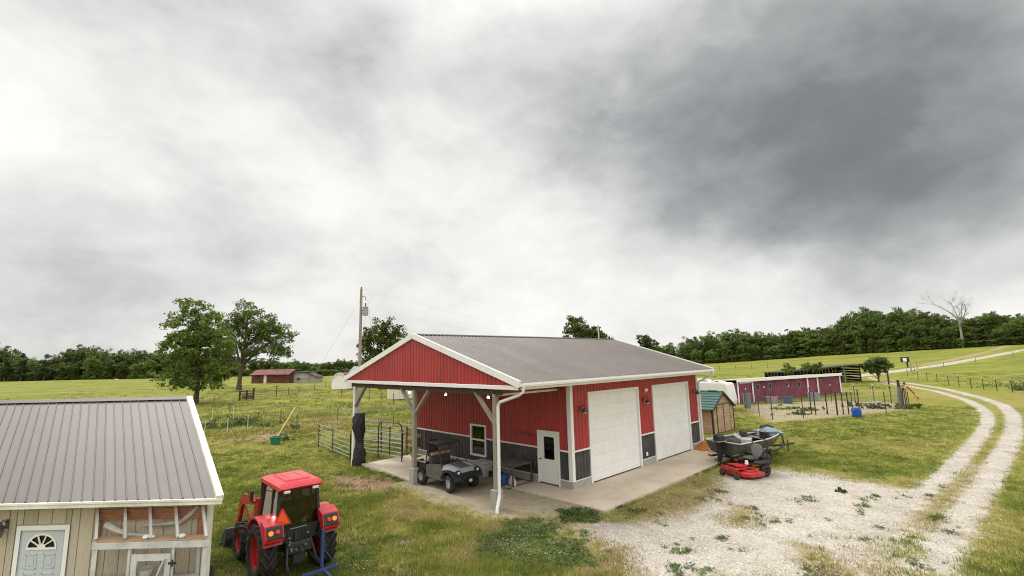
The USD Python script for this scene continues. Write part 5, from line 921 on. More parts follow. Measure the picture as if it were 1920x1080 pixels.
# orange ramps, white block
rp = thing('orange_ramp', 'weathered orange timber ramp lying at the far end of the apron', 'ramp', (10.9, 27.6, G0), 20)
ORW = grain('orange_wood', (.36, .12, .03), (.55, .22, .07), 'x')
for y in (-.42, -.05, .32): part('ramp_plank', MB().hull([(x, yy, z) for x, z in ((-.85, .05), (-.85, .10), (.15, .42), (.15, .37), (.9, .40), (.9, .34)) for yy in (y, y + .30)]), ORW, rp)
for x, h in ((-.1, .3), (.8, .34)): part('ramp_leg', MB().cbox((x, -.38, 0), (x + .08, -.30, h), .008).cbox((x, .45, 0), (x + .08, .53, h), .008).cbox((x + .005, -.295, h - .08), (x + .075, .445, h - .02), .006), ORW, rp)
t = thing('concrete_block', 'pale concrete block on the apron end beside the orange ramp', 'block', (10.95, 26.75, G0), 25); part('block', MB().cbox((-.30, -.2, 0), (.30, .2, .26), .015), CONC, t); part('block_core', MB().box((-.2, -.201, .05), (-.04, -.199, .2)).box((.04, -.201, .05), (.2, -.199, .2)), DARK, t)
#PART5
# ------------------------------------------------------------------ garden shed with green roof
SHB = [paint('shed_plank_%d' % k, c, .6, .10, 2., dirt=(.22, .13, .08), damt=.45, dscale=1.5) for k, c in enumerate(((.43, .29, .18), (.40, .26, .165), (.46, .32, .20)))]; SGR = paint('shed_green_roof', (.045, .105, .09), .5, .15, 2.); SBK = paint('shed_edge_dark', (.025, .022, .02), .6)
sx, sy_, srz, SW, SD, SE, SP = 13.47, 32.92, 43., 3.35, 2.6, 1.72, 2.72
sh = thing('garden_shed', 'small tan plank-sided garden shed with green ridged roof behind the boat', 'shed', (sx, sy_, G0), srz)   # x along the front, y backwards
rs = random.Random(8); ze = SE - .0; nb = 9
gz = lambda x: SE + (SP - SE) * (1 - abs(x - SW / 2) / (SW / 2))
D0, D1_ = .62, 2.72
for k in range(14):
    z0, z1 = .02 + k * .2, .02 + (k + 1) * .2 - .012
    xlo, xhi = 0, SW
    if z0 > SE:
        f_ = (z0 - SE) / (SP - SE); xlo, xhi = SW / 2 * f_, SW - SW / 2 * f_
        f2 = min(1, (z1 - SE) / (SP - SE)); x2, x3 = SW / 2 * f2, SW - SW / 2 * f2
        if xhi - xlo > .1: part('plank', MB().hull([(xlo, y, z0) for y in (-.02, 0)] + [(xhi, y, z0) for y in (-.02, 0)] + [(x2, y, z1) for y in (-.02, .0)] + [(x3, y, z1) for y in (-.02, .0)]), rs.choice(SHB), sh)
        continue
    for a, b in ((0, D0 - .02), (D1_ + .02, SW)) if z1 < 1.95 else ((0, SW),): part('plank', MB().cbox((a + .06 if a == 0 else a, -.025, z0), (b - .06 if b == SW else b, 0, min(z1, SE + .02)), .006), rs.choice(SHB), sh)
    for x in (0, SW): part('plank', MB().cbox((x - .0 if x else -.025, .06, z0), (x + .025 if x else 0, SD, min(z1, SE)), .006), rs.choice(SHB), sh)
part('wall_core', MB().box((.005, .005, 0), (SW - .005, SD - .005, SE - .02)), SBK, sh)
part('gable_core', MB().prism([(.02, SE), (SW - .02, SE), (SW / 2, SP - .04)], .003, .03, lambda x, z, t: (x, t, z)), SBK, sh)
for x in (0, SW): part('corner_post', MB().cbox((x - .06 if x else -.05, -.05, 0), (x + .05 if x else .06, .055, SE), .008), SBK, sh)
for a, b in ((D0, (D0 + D1_) / 2 - .01), ((D0 + D1_) / 2 + .01, D1_)):
    d_ = sub('shed_door', sh)
    for k in range(9): part('door_plank', MB().cbox((a + .05, -.05, .04 + k * .205), (b - .05, -.028, .235 + k * .205), .006), rs.choice(SHB), d_)
    part('door_frame', MB().box((a, -.055, .03), (a + .045, -.004, 1.93)).box((b - .045, -.055, .03), (b, -.004, 1.93)).box((a + .045, -.055, 1.89), (b - .045, -.004, 1.93)), SBK, d_); part('handle', MB().cbox((b - .14 if a < 1 else a + .10, -.09, .95), (b - .10 if a < 1 else a + .14, -.05, 1.1), .008), CHROME, d_)
rsl = (SP - SE) / (SW / 2)
for sg in (1, -1):
    for k in range(7):
        s0, s1 = -.18 + k * (SW / 2 + .18) / 7, -.18 + (k + 1) * (SW / 2 + .18) / 7; X = (lambda s: s) if sg == 1 else (lambda s: SW - s); m = MB(); z = lambda s, o: SE + rsl * s + o
        m.hull([(X(s), y, zz) for y in (-.14, SD + .1) for s, zz in ((s0, z(s0, .055)), (s1, z(s1, .012)), (s0, z(s0, .0)), (s1, z(s1, -.01)))]); part('roof_course', m, SGR, sh)
part('ridge_cap', MB().bar((SW / 2, -.15, SP + .05), (SW / 2, SD + .11, SP + .05), .16, .05), SGR, sh)
for sg in (1, -1): X = (lambda s: s) if sg == 1 else (lambda s: SW - s); part('barge_board', MB().bar((X(-.18), -.155, SE - .18 * rsl), (X(SW / 2), -.155, SP - .0), .025, .12), SBK, sh)

# ------------------------------------------------------------------ white camper behind the shed
CW = paint('camper_white', (.72, .72, .70), .35, .04, 1., dirt=(.5, .48, .44), damt=.3)
cp = thing('white_camper', 'white camper trailer standing between the garden shed and the long red shed', 'camper', (20.35, 45.6, G0), 139)   # x to the left-back
m = MB().prism([(0, .55), (-.06, .9), (.14, 2.45), (.34, 2.62), (7.5, 2.62), (7.8, 2.3), (7.8, .55)], 0, 2.4, lambda x, z, t: (x, -t, z)); part('body', m, CW, cp)
part('roof_unit', MB().hull([(x, y, z) for x, z in ((1.9, 2.63), (2.1, 2.95), (3.2, 3.0), (3.6, 2.63)) for y in (-1.6, -.8)]), CW, cp); part('roof_unit_grille', MB().box((2.2, -.802, 2.75), (3.0, -.795, 2.82)), BLACK, cp)
part('front_cap', MB().hull([(x, y, z) for x, z in ((.75, 2.63), (1.7, 2.63), (.9, 2.72), (1.6, 2.78)) for y in (-2.2, -.3)]), CW, cp); part('roof_vent', MB().cbox((1.0, -.7, 2.66), (1.35, -.35, 2.8), .03), STEELB, cp)
for x in (1.0, 4.6): part('window', MB().cbox((x, .001, 1.45), (x + .9, .02, 1.95), .008), paint('dark_glass', (.02, .022, .025), .1), cp)
part('door', MB().cbox((2.7, .001, .7), (3.4, .025, 2.35), .01), CW, cp)
for x in (3.6, 4.5): part('wheel', MB().lathe([(0, -.1), (.25, -.1), (.36, -.06), (.36, .06), (.25, .1), (0, .1)], 20, (x, -.12, .36), 'y'), RUBBER, cp)
# ------------------------------------------------------------------ long red shed
lsl = (42.47 - 24.43, 62.30 - 52.59); lrz = math.degrees(math.atan2(lsl[1], lsl[0])); LSL = math.hypot(*lsl)
ls = thing('long_red_shed', 'long low maroon shed with white fascia, white door trim and four small windows', 'shed', (24.43, 52.59, G0), lrz)   # x along the front
MAR = [paint('maroon_%d' % k, c, .6, .14, 1.2, dirt=(.20, .10, .12), damt=.4) for k, c in enumerate(((.175, .03, .062), (.20, .036, .07)))]
def ls_x(px, py=735):   # distance along the front of the shed of a pixel column
    d = RGT * (px - 960) / FPX + DWN * (py - 540) / FPX + FWD; n = np.array([-lsl[1], lsl[0], 0]); o = np.array([24.43, 52.59, 0]); t = ((o - EYE) @ n) / (d @ n); p = EYE + d * t; return ((p - o)[:2] @ np.array(lsl)) / LSL
LZ0, LZ1 = 2.38, 2.62; wx = [ls_x(p) for p in (1421, 1444, 1477, 1499)]; dx = [(ls_x(1387), ls_x(1409)), (ls_x(1519), ls_x(1530))]
hol = [(w - .32, w + .32, 1.25, 1.95) for w in wx] + [(a, b, -1, 2.15) for a, b in dx]
for m in ribbed(.0, LSL, K(0), K(LZ0), lambda x, z, o: (x, -o, z), pitch=.3048, rh=.02, holes=hol, width=1.22): part('wall_sheet', m, MAR[rs.random() < .4], ls)
part('end_wall', MB().box((.0, .02, 0), (.04, 4.2, LZ0 - .2)), MAR[0], ls); part('end_wall', MB().box((LSL - .04, .02, 0), (LSL, 4.2, LZ0 - .2)), MAR[0], ls); part('back_wall', MB().box((.04, 4.16, 0), (LSL - .04, 4.2, LZ0 - .2)), MAR[0], ls); part('inner_lining', MB().box((.05, .5, 0), (LSL - .05, .52, LZ0)), DARK, ls)
part('roof', MB().hull([(x, y, z) for x in (-.15, LSL + .15) for y, z in ((-.18, LZ1), (4.4, LZ1 - .3), (-.18, LZ1 - .05), (4.4, LZ1 - .35))]), paint('shed_pale_roof', (.55, .54, .52), .5, .1), ls)
part('fascia', MB().cbox((-.18, -.24, LZ0 - .08), (LSL + .18, -.185, LZ1 + .03), .01), WHITE, ls)
for x, w in ((ls_x(1383.5), .2), (ls_x(1411.5), .22), (ls_x(1515.5), .28), (ls_x(1534.5), .26), (LSL - .1, .24)): part('white_trim', MB().cbox((x - w / 2, -.07, 0), (x + w / 2, -.022, LZ0 - .09), .008), WHITE, ls)
part('white_trim', MB().cbox((dx[0][0], -.065, 2.13), (dx[0][1], -.024, 2.28), .008), WHITE, ls)
for a, b in dx: part('door', MB().cbox((a + .02, -.01, .05), (b - .02, .03, 2.12), .008), MAR[1], ls)
for w in wx:
    win = sub('window', ls); part('frame', MB().box((w - .32, -.04, 1.25), (w - .27, .05, 1.95)).box((w + .27, -.04, 1.25), (w + .32, .05, 1.95)).box((w - .27, -.04, 1.9), (w + .27, .05, 1.95)).box((w - .27, -.04, 1.25), (w + .27, .05, 1.3)).box((w - .02, -.03, 1.3), (w + .02, .04, 1.9)), paint('grey_sash', (.25, .22, .23), .6), win); part('pane', MB().box((w - .27, .0, 1.3), (w + .27, .006, 1.9)), GLASS, win)
# ------------------------------------------------------------------ open pole barn behind it
lt = thing('open_pole_barn', 'dark open-fronted pole shed with sloping roof behind the long red shed', 'shed', (47.4, 84.6, G0), 0)
part('roof', MB().hull([(x, y, z) for x, zz in ((-.4, 2.02), (14.7, 3.16)) for y, dz in ((-.5, .0), (6., -.25)) for z in (zz + dz, zz + dz + .07)]), paint('rusty_dark_roof', (.07, .06, .055), .6, .3, 1.), lt)
DWD = grain('dark_board', (.035, .028, .024), (.075, .06, .05))
part('roof_fascia', MB().bar((-.4, -.55, 1.98), (14.7, -.55, 3.12), .05, .18), DWD, lt)
for k, x in enumerate(np.linspace(0, 14, 6)):
    part('pole', MB().cyl((x, 0, -.3), (x, 0, 2.0 + x * .075), .11, .10, 8), WOOD if k in (4,) else DWD, lt); part('pole', MB().cyl((x, 5.4, -.3), (x, 5.4, 1.8 + x * .075), .10, .10, 8), DWD, lt)
for k in range(24): x = k * .61; part('back_board', MB().box((x, 5.5, 0), (x + .56, 5.53, 1.75 + x * .075)), DWD, lt)
for k in range(6): part('end_board', MB().box((14.03, .1, .15 + k * .46), (14.07, 5.4, .50 + k * .46)), DWD, lt)
for k in range(4): part('inner_rail', MB().box((11.4, 3.2, .3 + k * .5), (13.9, 3.24, .45 + k * .5)), WOOD, lt)
# ------------------------------------------------------------------ far left farm buildings
BRM = [paint('brick_%d' % k, c, .8, .15, 1.) for k, c in enumerate(((.12, .038, .032), (.15, .05, .042), (.105, .033, .03)))]
p = at_depth(471, 717.5, 139); q = at_depth(541, 717, 136)
def face_frame(p, q): d = q - p; return math.degrees(math.atan2(d[1], d[0])), math.hypot(d[0], d[1])
rz, ln_ = face_frame(p, q); bs = thing('brick_red_shed', 'dark red shed with rusty tiled roof and a pale door, far across the left meadow', 'shed', (p[0], p[1], ground(*p[:2])), rz); rs = random.Random(4)
for k in range(5):
    for i in range(12):
        a, b = ln_ * i / 12, ln_ * (i + 1) / 12
        if not (i in (4,) and k < 4): part('wall_block', MB().box((a + .02, -.02, k * .5 + .015), (b - .02, .1, k * .5 + .485)), rs.choice(BRM), bs)
part('wall_core', MB().box((.0, .1, 0), (ln_, 5., 2.5)), BRM[2], bs); part('pale_door', MB().cbox((ln_ * 4 / 12 + .05, -.06, 0), (ln_ * 5 / 12 - .05, .02, 2.25), .02), CREAM, bs)
RT = [paint('rust_tile_%d' % k, c, .8, .2, 1.) for k, c in enumerate(((.19, .065, .055), (.16, .052, .045), (.22, .085, .07)))]
for k in range(5):
    for i in range(14): a, b = -.4 + (ln_ + .8) * i / 14, -.4 + (ln_ + .8) * (i + 1) / 14; y0, y1 = -.6 + k * .64, -.6 + (k + 1) * .64; part('roof_tile', MB().hull([(x, y, z) for x in (a + .01, b - .01) for y, z in ((y0, 2.42 + k * .28 + .1), (y1, 2.42 + (k + 1) * .28 + .03), (y0, 2.42 + k * .28 - .03), (y1, 2.4 + (k + 1) * .28))]), rs.choice(RT), bs)
part('rear_roof', MB().quads([(-.4, 2.6, 3.84), (ln_ + .4, 2.6, 3.84), (ln_ + .4, 5.6, 2.4), (-.4, 5.6, 2.4)]), RT[1], bs)
for sx_ in (0.05, ln_ - .05): part('gable', MB().prism([(0, 2.5), (5, 2.5), (2.6, 3.75)], sx_ - .04, sx_ + .04, lambda y, z, t: (t, y, z)), BRM[0], bs)
p = at_depth(543, 717.5, 138); q = at_depth(577, 717, 138); rz, ln_ = face_frame(p, q); ru = thing('ruined_white_shed', 'pale weathered shed with a sagging lean-to beside the dark red shed', 'shed', (p[0], p[1], ground(*p[:2])), rz)
PAL = [paint('pale_board_%d' % k, c, .8, .3, 1.2, dirt=(.16, .12, .10), damt=.7, dscale=.6) for k, c in enumerate(((.42, .40, .36), (.36, .33, .30), (.48, .46, .42)))]
for k in range(8): part('board', MB().box((0, -.03, k * .33), (ln_, .05, k * .33 + .3)), rs.choice(PAL), ru)
part('wall_core', MB().box((.02, .05, 0), (ln_ - .02, 4, 2.6)), PAL[1], ru); part('roof', MB().hull([(x, y, z) for x in (-.2, ln_ + .2) for y, z in ((-.3, 2.95), (-.3, 3.05), (4.2, 2.6), (4.2, 2.7))]), PAL[2], ru); part('opening', MB().box((ln_ * .40, -.05, .7), (ln_ * .55, -.031, 1.4)), paint('rust_dark', (.10, .04, .035), .8), ru)
part('lean_to_wall', MB().hull([(ln_ + .02, y, z) for y, z in ((0, 0), (4, 0), (0, 2.5), (4, 2.5))] + [(ln_ + 2.7, y, z) for y, z in ((0.3, 0), (4, 0), (.3, 1.4), (4, 1.4))]), PAL[1], ru); part('lean_to_roof', MB().bar((ln_ - .1, 1.9, 2.72), (ln_ + 3.1, 1.9, 1.45), 4.4, .08, (0, 0, 1)), paint('rust_dark', 0), ru)
# arched white shed
p = at_depth(621.5, 731, 95); q = at_depth(649.5, 730, 95); rz, ln_ = face_frame(p, q); ar = thing('arched_white_shed', 'small white shed with rounded barn roof, brown on top, left of the utility pole', 'shed', (p[0], p[1], ground(*p[:2])), rz)
arch = [(-.12, 1.95), (.28, 2.62), (.75, 3.12), (ln_ / 2, 3.36), (ln_ - .75, 3.12), (ln_ - .28, 2.62), (ln_ + .12, 1.95)]
for k in range(6): a, b = ln_ * k / 6, ln_ * (k + 1) / 6; z1 = lambda x: np.interp(x, [c[0] for c in arch], [c[1] for c in arch]) - .05; part('front_board', MB().prism([(a + .01, .15), (b - .01, .15), (b - .01, z1(b - .01)), (a + .01, z1(a + .01))], 0, .05, lambda x, z, t: (x, t, z)), DOORW, ar)
part('side_walls', MB().box((.0, .05, .15), (ln_, 4.5, 1.95)), DOORW, ar)
for a, b in zip(arch[:-1], arch[1:]): part('roof_strip', MB().hull([(x, y, z + o) for x, z in (a, b) for y in (-.1, 4.7) for o in (0, .06)]), RT[0], ar); part('arch_trim', MB().hull([(x, y, z + o) for x, z in (a, b) for y in (-.16, -.105) for o in (-.12, .07)]), WHITE, ar)
part('skids', MB().box((.1, 0, 0), (.3, 4.5, .14)).box((ln_ - .3, 0, 0), (ln_ - .1, 4.5, .14)), DWD, ar)
# white stock trailer and long shed beyond the corral
p = at_depth(729.5, 750, 67); q = at_depth(786, 748.5, 68.5); rz, ln_ = face_frame(p, q); tr_ = thing('cream_stock_shed', 'cream boxy shed seen through the porch beyond the corral', 'shed', (p[0], p[1], ground(*p[:2])), rz); CRS = [paint('cream_sheet_%d' % k, c, .6, .08, 1.) for k, c in enumerate(((.62, .55, .43), (.66, .59, .47)))]
for k in range(6): a, b = ln_ * k / 6, ln_ * (k + 1) / 6; part('wall_sheet', MB().cbox((a + .008, -.02, .1), (b - .008, .03, 2.35), .006), CRS[k % 2], tr_)
part('wall_core', MB().box((.01, .03, .1), (ln_ - .01, 2.6, 2.3)), CRS[0], tr_); part('roof', MB().hull([(x, y, z) for x in (-.15, ln_ + .15) for y, z in ((-.2, 2.36), (-.2, 2.44), (2.8, 2.75), (2.8, 2.83))]), PAL[1], tr_)
p = at_depth(708, 733, 92); q = at_depth(727, 733, 92); rz, ln_ = face_frame(p, q); t = thing('cream_hay_feeder', 'small cream shed left of the larger cream shed beyond the corral', 'shed', (p[0], p[1], ground(*p[:2])), rz); part('wall', MB().cbox((0, 0, .2), (ln_, 2, 1.35), .02), CRS[1], t); part('roof', MB().cbox((-.1, -.1, 1.355), (ln_ + .1, 2.1, 1.45), .02), PAL[1], t)
for x in (.1, ln_ - .2): part('skid', MB().box((x, .05, 0), (x + .1, 1.95, .195)), DWD, t)
p = at_depth(655, 708, 118); q = at_depth(700, 708, 118); t = thing('blue_grey_barn', 'blue-grey steel barn mostly hidden behind the red barn gable', 'barn', (p[0], p[1], ground(*p[:2])), 0); part('wall', MB().cbox((0, 0, 0), (9, 8, 3.0), .02), paint('blue_grey_steel', (.20, .24, .28), .5, .1), t); part('roof', MB().hull([(-.3, -.3, 3.0), (9.3, -.3, 3.0), (-.3, 8.3, 3.0), (9.3, 8.3, 3.0), (-.3, 4, 4.6), (9.3, 4, 4.6)]), paint('blue_grey_roof', (.15, .19, .23), .5, .12), t)
#PART6
# ------------------------------------------------------------------ trees
BARK = grain('bark', (.055, .042, .032), (.13, .105, .082), 'z', .9, 6.); BARKP = grain('pale_bark', (.20, .18, .16), (.34, .32, .29), 'z', .9, 6.)
LEAF = {'oak': leafmat('oak_leaf', (0.062, 0.099, 0.018), (0.140, 0.199, 0.033), (0.266, 0.317, 0.062)), 'maple': leafmat('maple_leaf', (0.069, 0.097, 0.018), (0.144, 0.187, 0.031), (0.266, 0.294, 0.062)), 'wood': leafmat('wood_leaf', (0.053, 0.090, 0.021), (0.142, 0.196, 0.035), (0.291, 0.338, 0.070)), 'wood2': leafmat('light_wood_leaf', (0.062, 0.105, 0.021), (0.163, 0.225, 0.038), (0.300, 0.348, 0.065)), 'cedar': leafmat('cedar_leaf', (0.043, 0.069, 0.025), (0.085, 0.117, 0.035), (0.148, 0.179, 0.053)), 'weed': leafmat('weed_leaf', (0.060, 0.101, 0.025), (0.136, 0.204, 0.046), (0.271, 0.322, 0.093)), 'small': leafmat('small_tree_leaf', (0.048, 0.081, 0.021), (0.098, 0.144, 0.029), (0.163, 0.215, 0.041))}
def leaves(cent, rad, per, size, rs, flat=.75, up=.35):
    """leaf quads scattered in clumps; cent (n,3), rad (n,)"""
    n = len(cent); C = np.repeat(cent, per, 0); R = np.repeat(rad, per)
    d = rs.normal(size=(n * per, 3)); d /= np.linalg.norm(d, axis=1, keepdims=True); r = rs.random(n * per) ** .45
    P = C + d * (R * r)[:, None] * np.array([1, 1, flat]); nn = d * .6 + rs.normal(size=P.shape) * .6 + np.array([0, 0, up]); nn /= np.linalg.norm(nn, axis=1, keepdims=True)
    t = np.cross(nn, rs.normal(size=P.shape)); t /= np.linalg.norm(t, axis=1, keepdims=True); b = np.cross(nn, t)
    s = size * rs.uniform(.6, 1.35, n * per)[:, None]; V = np.stack([P - t * s * .5, P + b * s * .32, P + t * s * .55, P - b * s * .32], 1).reshape(-1, 3)
    i = np.arange(n * per)[:, None] * 4; return V, np.vstack([i + [0, 1, 2], i + [0, 2, 3]])
def in_env(env, n, rs, shell=.55):
    """n points in a union of ellipsoids, more of them near the outside"""
    env = np.array(env, float); w = env[:, 3] * env[:, 4] * env[:, 5]; k = rs.choice(len(env), n, p=w / w.sum()); d = rs.normal(size=(n, 3)); d /= np.linalg.norm(d, axis=1, keepdims=True)
    r = (shell + (1 - shell) * rs.random(n)) * np.where(rs.random(n) < .25, rs.random(n), 1); return env[k, :3] + d * r[:, None] * env[k, 3:]
def make_tree(name, label, cat, loc, env, trunk, ncl, clr, per, size, mat, bark, seed, fork=.3, limbs=14, lr=.12, flat=.75, group=None, scale=None, sub_limbs=0, rz=0.):
    """trunk: list of (x, y, z, r)"""
    rs = np.random.RandomState(seed); t = thing(name, label, cat, loc, rz, group, scale); tk = np.array(trunk, float)
    m = MB().tube(tk[:, :3], tk[:, 3], 9); C = in_env(env, ncl, rs); R = clr * rs.uniform(.6, 1.3, ncl)
    order = rs.permutation(ncl)[:limbs + sub_limbs]
    for j, k in enumerate(order):
        i = rs.uniform(fork, .98) * (len(tk) - 1); i0 = min(int(i), len(tk) - 2); f = i - i0; s = tk[i0] * (1 - f) + tk[i0 + 1] * f; e = C[k]; mid = s[:3] * .5 + e * .5 + np.array([0, 0, .10 * np.linalg.norm(e - s[:3])]) + rs.normal(size=3) * .15 * clr
        r0 = min(lr * (1 if j < limbs else .5), s[3] * .8); m.tube([s[:3], (s[:3] + mid) / 2 + rs.normal(size=3) * .05 * clr, mid, (mid + e) / 2 + rs.normal(size=3) * .1 * clr, e], [r0, r0 * .75, r0 * .5, r0 * .3, r0 * .12], 6, False)
    part('trunk', m, bark, t, True); part('crown', leaves(C, R, per, size, rs, flat), mat, t); return t
def at_g(px, py, y): p = at_depth(px, py, y); return np.array([p[0], p[1], float(ground(p[0], p[1]))])
# the two yard trees at left
p = at(367, 757); s = .0755
make_tree('yard_tree', 'big dense leafy tree, left and nearer of the two in the left meadow', 'tree', p, [(-1.0, 0, 5.2, 4.6, 4.2, 2.6), (-.5, 0, 8.2, 4.9, 4.4, 3.6), (-1.6, .3, 11.0, 4.2, 3.8, 3.4), (-1.2, 0, 13.6, 3.2, 3.0, 2.2), (1.8, 0, 9.5, 3.6, 3.6, 3.6), (2.6, 0, 5.4, 2.9, 3., 2.6), (-3.6, 0, 9.0, 2.4, 2.6, 2.6), (-4.2, 0, 4.2, 2.4, 2.4, 1.8), (-.5, 0, 3.3, 4.2, 3.8, 1.5), (3.2, 0, 3.2, 2., 2.4, 1.2), (-1.9, 0, 15.0, 1.5, 1.5, 1.0)],
          [(0, 0, -.3, .46), (0, 0, .8, .34), (.1, 0, 2.6, .30), (-.1, 0, 5., .30), (-.5, 0, 8., .22), (-.8, 0, 11.5, .12), (-1., 0, 14., .04)], 360, .78, 50, .36, LEAF['maple'], BARK, 11, .3, 22, .16)
p = at(448, 731); rz = 0
make_tree('yard_tree', 'tall open-crowned tree with forked trunk, right and farther of the two in the left meadow', 'tree', p, [(1.2, 0, 16.6, 3.2, 3.4, 3.4), (-2.2, 0, 14.0, 3.4, 3.4, 3.0), (4.5, 0, 14.6, 3.2, 3.2, 2.6), (8.2, 0, 12.6, 3.6, 3.2, 2.4), (10.6, 0, 11.8, 1.9, 2., 1.4), (6.5, 0, 9.6, 3.2, 3., 1.7), (8.9, 0, 8.2, 2.6, 2.6, 1.5), (-3.2, 0, 10., 2.9, 3., 2.4), (1.8, 0, 11.5, 3.0, 3.0, 2.2), (0.2, 0, 19.0, 2.0, 2.0, 1.5), (7.4, 0, 6.6, 2.0, 2., .9), (-3.4, 0, 7.2, 2.2, 2.4, 1.6), (2.6, 0, 8.4, 2.4, 2.4, 1.2), (4.8, 0, 12.0, 2.6, 2.6, 2.2)],
          [(0, 0, -.3, .75), (0, 0, 1.2, .48), (.1, 0, 4.0, .38), (.2, 0, 6.5, .31), (.6, 0, 9.5, .24), (.8, 0, 13., .22), (.8, 0, 17.5, .06)], 380, 1.0, 36, .40, LEAF['oak'], BARK, 12, .36, 40, .22, sub_limbs=26)
# tree behind the gable, oaks behind the ridge, small yard tree
p = at_g(712, 760, 105)
make_tree('pasture_tree', 'round-topped leafy tree behind the left of the red barn gable', 'tree', p, [(0, 0, 10.5, 5.2, 5, 4.2), (-2.8, 0, 9, 3.2, 3, 3.4), (3.6, 0, 10.2, 3.2, 3, 2.8), (1.0, 0, 13.4, 3.2, 3, 1.8), (0, 0, 6.5, 4.6, 4, 2.4), (6.0, 0, 9.0, 2.0, 2., 1.6)], [(0, 0, -.3, .5), (0, 0, 4, .4), (0, 0, 8, .25), (0, 0, 13, .05)], 190, 1.05, 44, .46, LEAF['oak'], BARK, 13, .3, 14, .16)
p = at_g(1085, 720, 150)
make_tree('pasture_tree', 'tall dark oak rising behind the middle of the barn ridge', 'tree', p, [(0, 0, 14.5, 3.6, 4, 3.6), (-.6, 0, 17.2, 2.4, 2.4, 1.6), (2.6, 0, 12.5, 3.6, 4, 3.2), (-2.4, 0, 12, 2.4, 3, 2.2), (4.0, 0, 11.0, 2.6, 3, 2.4)], [(0, 0, -.3, .6), (0, 0, 5, .5), (0, 0, 10, .3), (0, 0, 16, .06)], 130, 1.2, 40, .62, LEAF['wood'], BARK, 14, .3, 10, .2)
p = at_g(1121, 720, 152)
make_tree('pasture_tree', 'lower dark oak behind the barn ridge, beside the distant pole', 'tree', p, [(0, 0, 11.5, 3.0, 4, 3.4), (-.2, 0, 14.2, 1.8, 2, 1.6), (3.2, 0, 10.5, 2.4, 3, 2.4), (4.6, 0, 9.0, 1.8, 2, 1.6)], [(0, 0, -.3, .6), (0, 0, 5, .5), (0, 0, 9, .3), (0, 0, 13, .06)], 95, 1.2, 40, .62, LEAF['wood'], BARK, 15, .3, 10, .2)
p = at_g(1214, 700, 190)
make_tree('pasture_tree', 'small ragged oak above the right roof slope of the barn', 'tree', p, [(0, 0, 10.0, 4.4, 4, 3.0), (-.5, 0, 12.4, 3.2, 3, 2.0), (3.0, 0, 8., 3.4, 3, 2.6)], [(0, 0, -.3, .5), (0, 0, 4, .4), (0, 0, 8, .25), (0, 0, 12, .06)], 80, 1.1, 30, .7, LEAF['wood'], BARK, 16, .3, 10, .2)
p = at(1648, 716)
make_tree('orchard_tree', 'small bushy dark green tree by the bend of the drive', 'tree', p, [(0, 0, 2.7, 2.2, 2.2, 1.2), (-.9, 0, 3.0, 1.6, 1.6, 1.0), (.9, 0, 2.9, 1.7, 1.6, 1.0), (0, 0, 3.7, 1.5, 1.5, .7), (-1.3, 0, 1.8, 1.1, 1.1, .5), (1.5, 0, 2.0, 1.0, 1.0, .5)], [(0, 0, -.1, .14), (.02, 0, .6, .11), (-.05, 0, 1.4, .09), (0, 0, 3., .03)], 150, .42, 44, .24, LEAF['small'], BARK, 17, .2, 16, .05)
# far woods: a few kinds of crown, copied tree by tree
def blob_env(rs, h, w):
    e = [(0, 0, h * .62, w * .8, w * .8, h * .30)]
    for k in range(7): a = rs.uniform(0, 2 * math.pi); r = w * rs.uniform(.35, .7); e.append((r * math.cos(a), r * math.sin(a), h * rs.uniform(.34, .82), w * rs.uniform(.28, .5), w * rs.uniform(.28, .5), h * rs.uniform(.10, .18)))
    e.append((0, 0, h * .90, w * .35, w * .35, h * .09)); e += [(0, 0, h * .26, w * .85, w * .85, h * .17), (0, 0, h * .10, w * .95, w * .95, h * .12)]; return e
KIND = []
def wood_tree(k, loc, label, group, scale, rz):
    if k < len(KIND) and KIND[k] is not None: return copy(KIND[k], loc, rz, scale, label, group)
    rs = np.random.RandomState(100 + k); h, w = ((16, 6.0), (18, 5.4), (14, 6.4), (17, 6.6), (13, 3.4), (15, 5.0))[k]
    env = blob_env(rs, h, w) if k != 4 else [(0, 0, 3.4, 2.7, 2.7, 2.6), (0, 0, 6.6, 2.0, 2.0, 2.6), (0, 0, 9.6, 1.3, 1.3, 2.4), (0, 0, 12, .6, .6, 1.4)]
    t = make_tree('wood_tree' if k != 4 else 'cedar_tree', label, 'tree', loc, env, [(0, 0, -1., .42), (0, 0, h * .25, .34), (.2, .1, h * .6, .2), (0, 0, h * .92, .04)], 170 if k != 4 else 80, 1.2 if k != 4 else .8, 44, .58 if k != 4 else .42, LEAF[('wood', 'wood', 'wood2', 'wood', 'cedar', 'wood2')[k]], BARK if k != 5 else BARKP, 200 + k, .3, 9, .16, group=group, scale=scale, rz=rz)
    while len(KIND) <= k: KIND.append(None)
    KIND[k] = t; return t
rw = random.Random(21)
KL = ['dark broad tree', 'dark tall tree', 'pale spreading tree', 'dark wide tree', 'narrow dark cedar', 'pale open tree']
KH = [16, 18, 14, 17, 13, 15]
MARKS = [(40, 'at the left frame edge'), (110, 'above the left workshop roof'), (190, 'left of the white goat'), (250, 'above the white goat'), (330, 'left of the yard trees'), (440, 'behind the yard trees'), (530, 'above the dark red shed'), (600, 'above the ruined white shed'), (650, 'above the arched white shed'), (800, 'beside the barn gable'), (1290, 'above the right barn roof slope'), (1345, 'above the barn eave corner'), (1400, 'above the white camper'), (1450, 'above the left red shed door'), (1500, 'above the shed windows'), (1550, 'above the middle of the pole shed'),
    (1600, 'above the pole shed end'), (1650, 'above the orchard tree'), (1710, 'above the road sign'), (1770, 'left of the tall dead tree'), (1820, 'behind the tall dead tree'), (1870, 'right of the tall dead tree'), (3000, 'at the right frame edge')]
seen_labels = {}
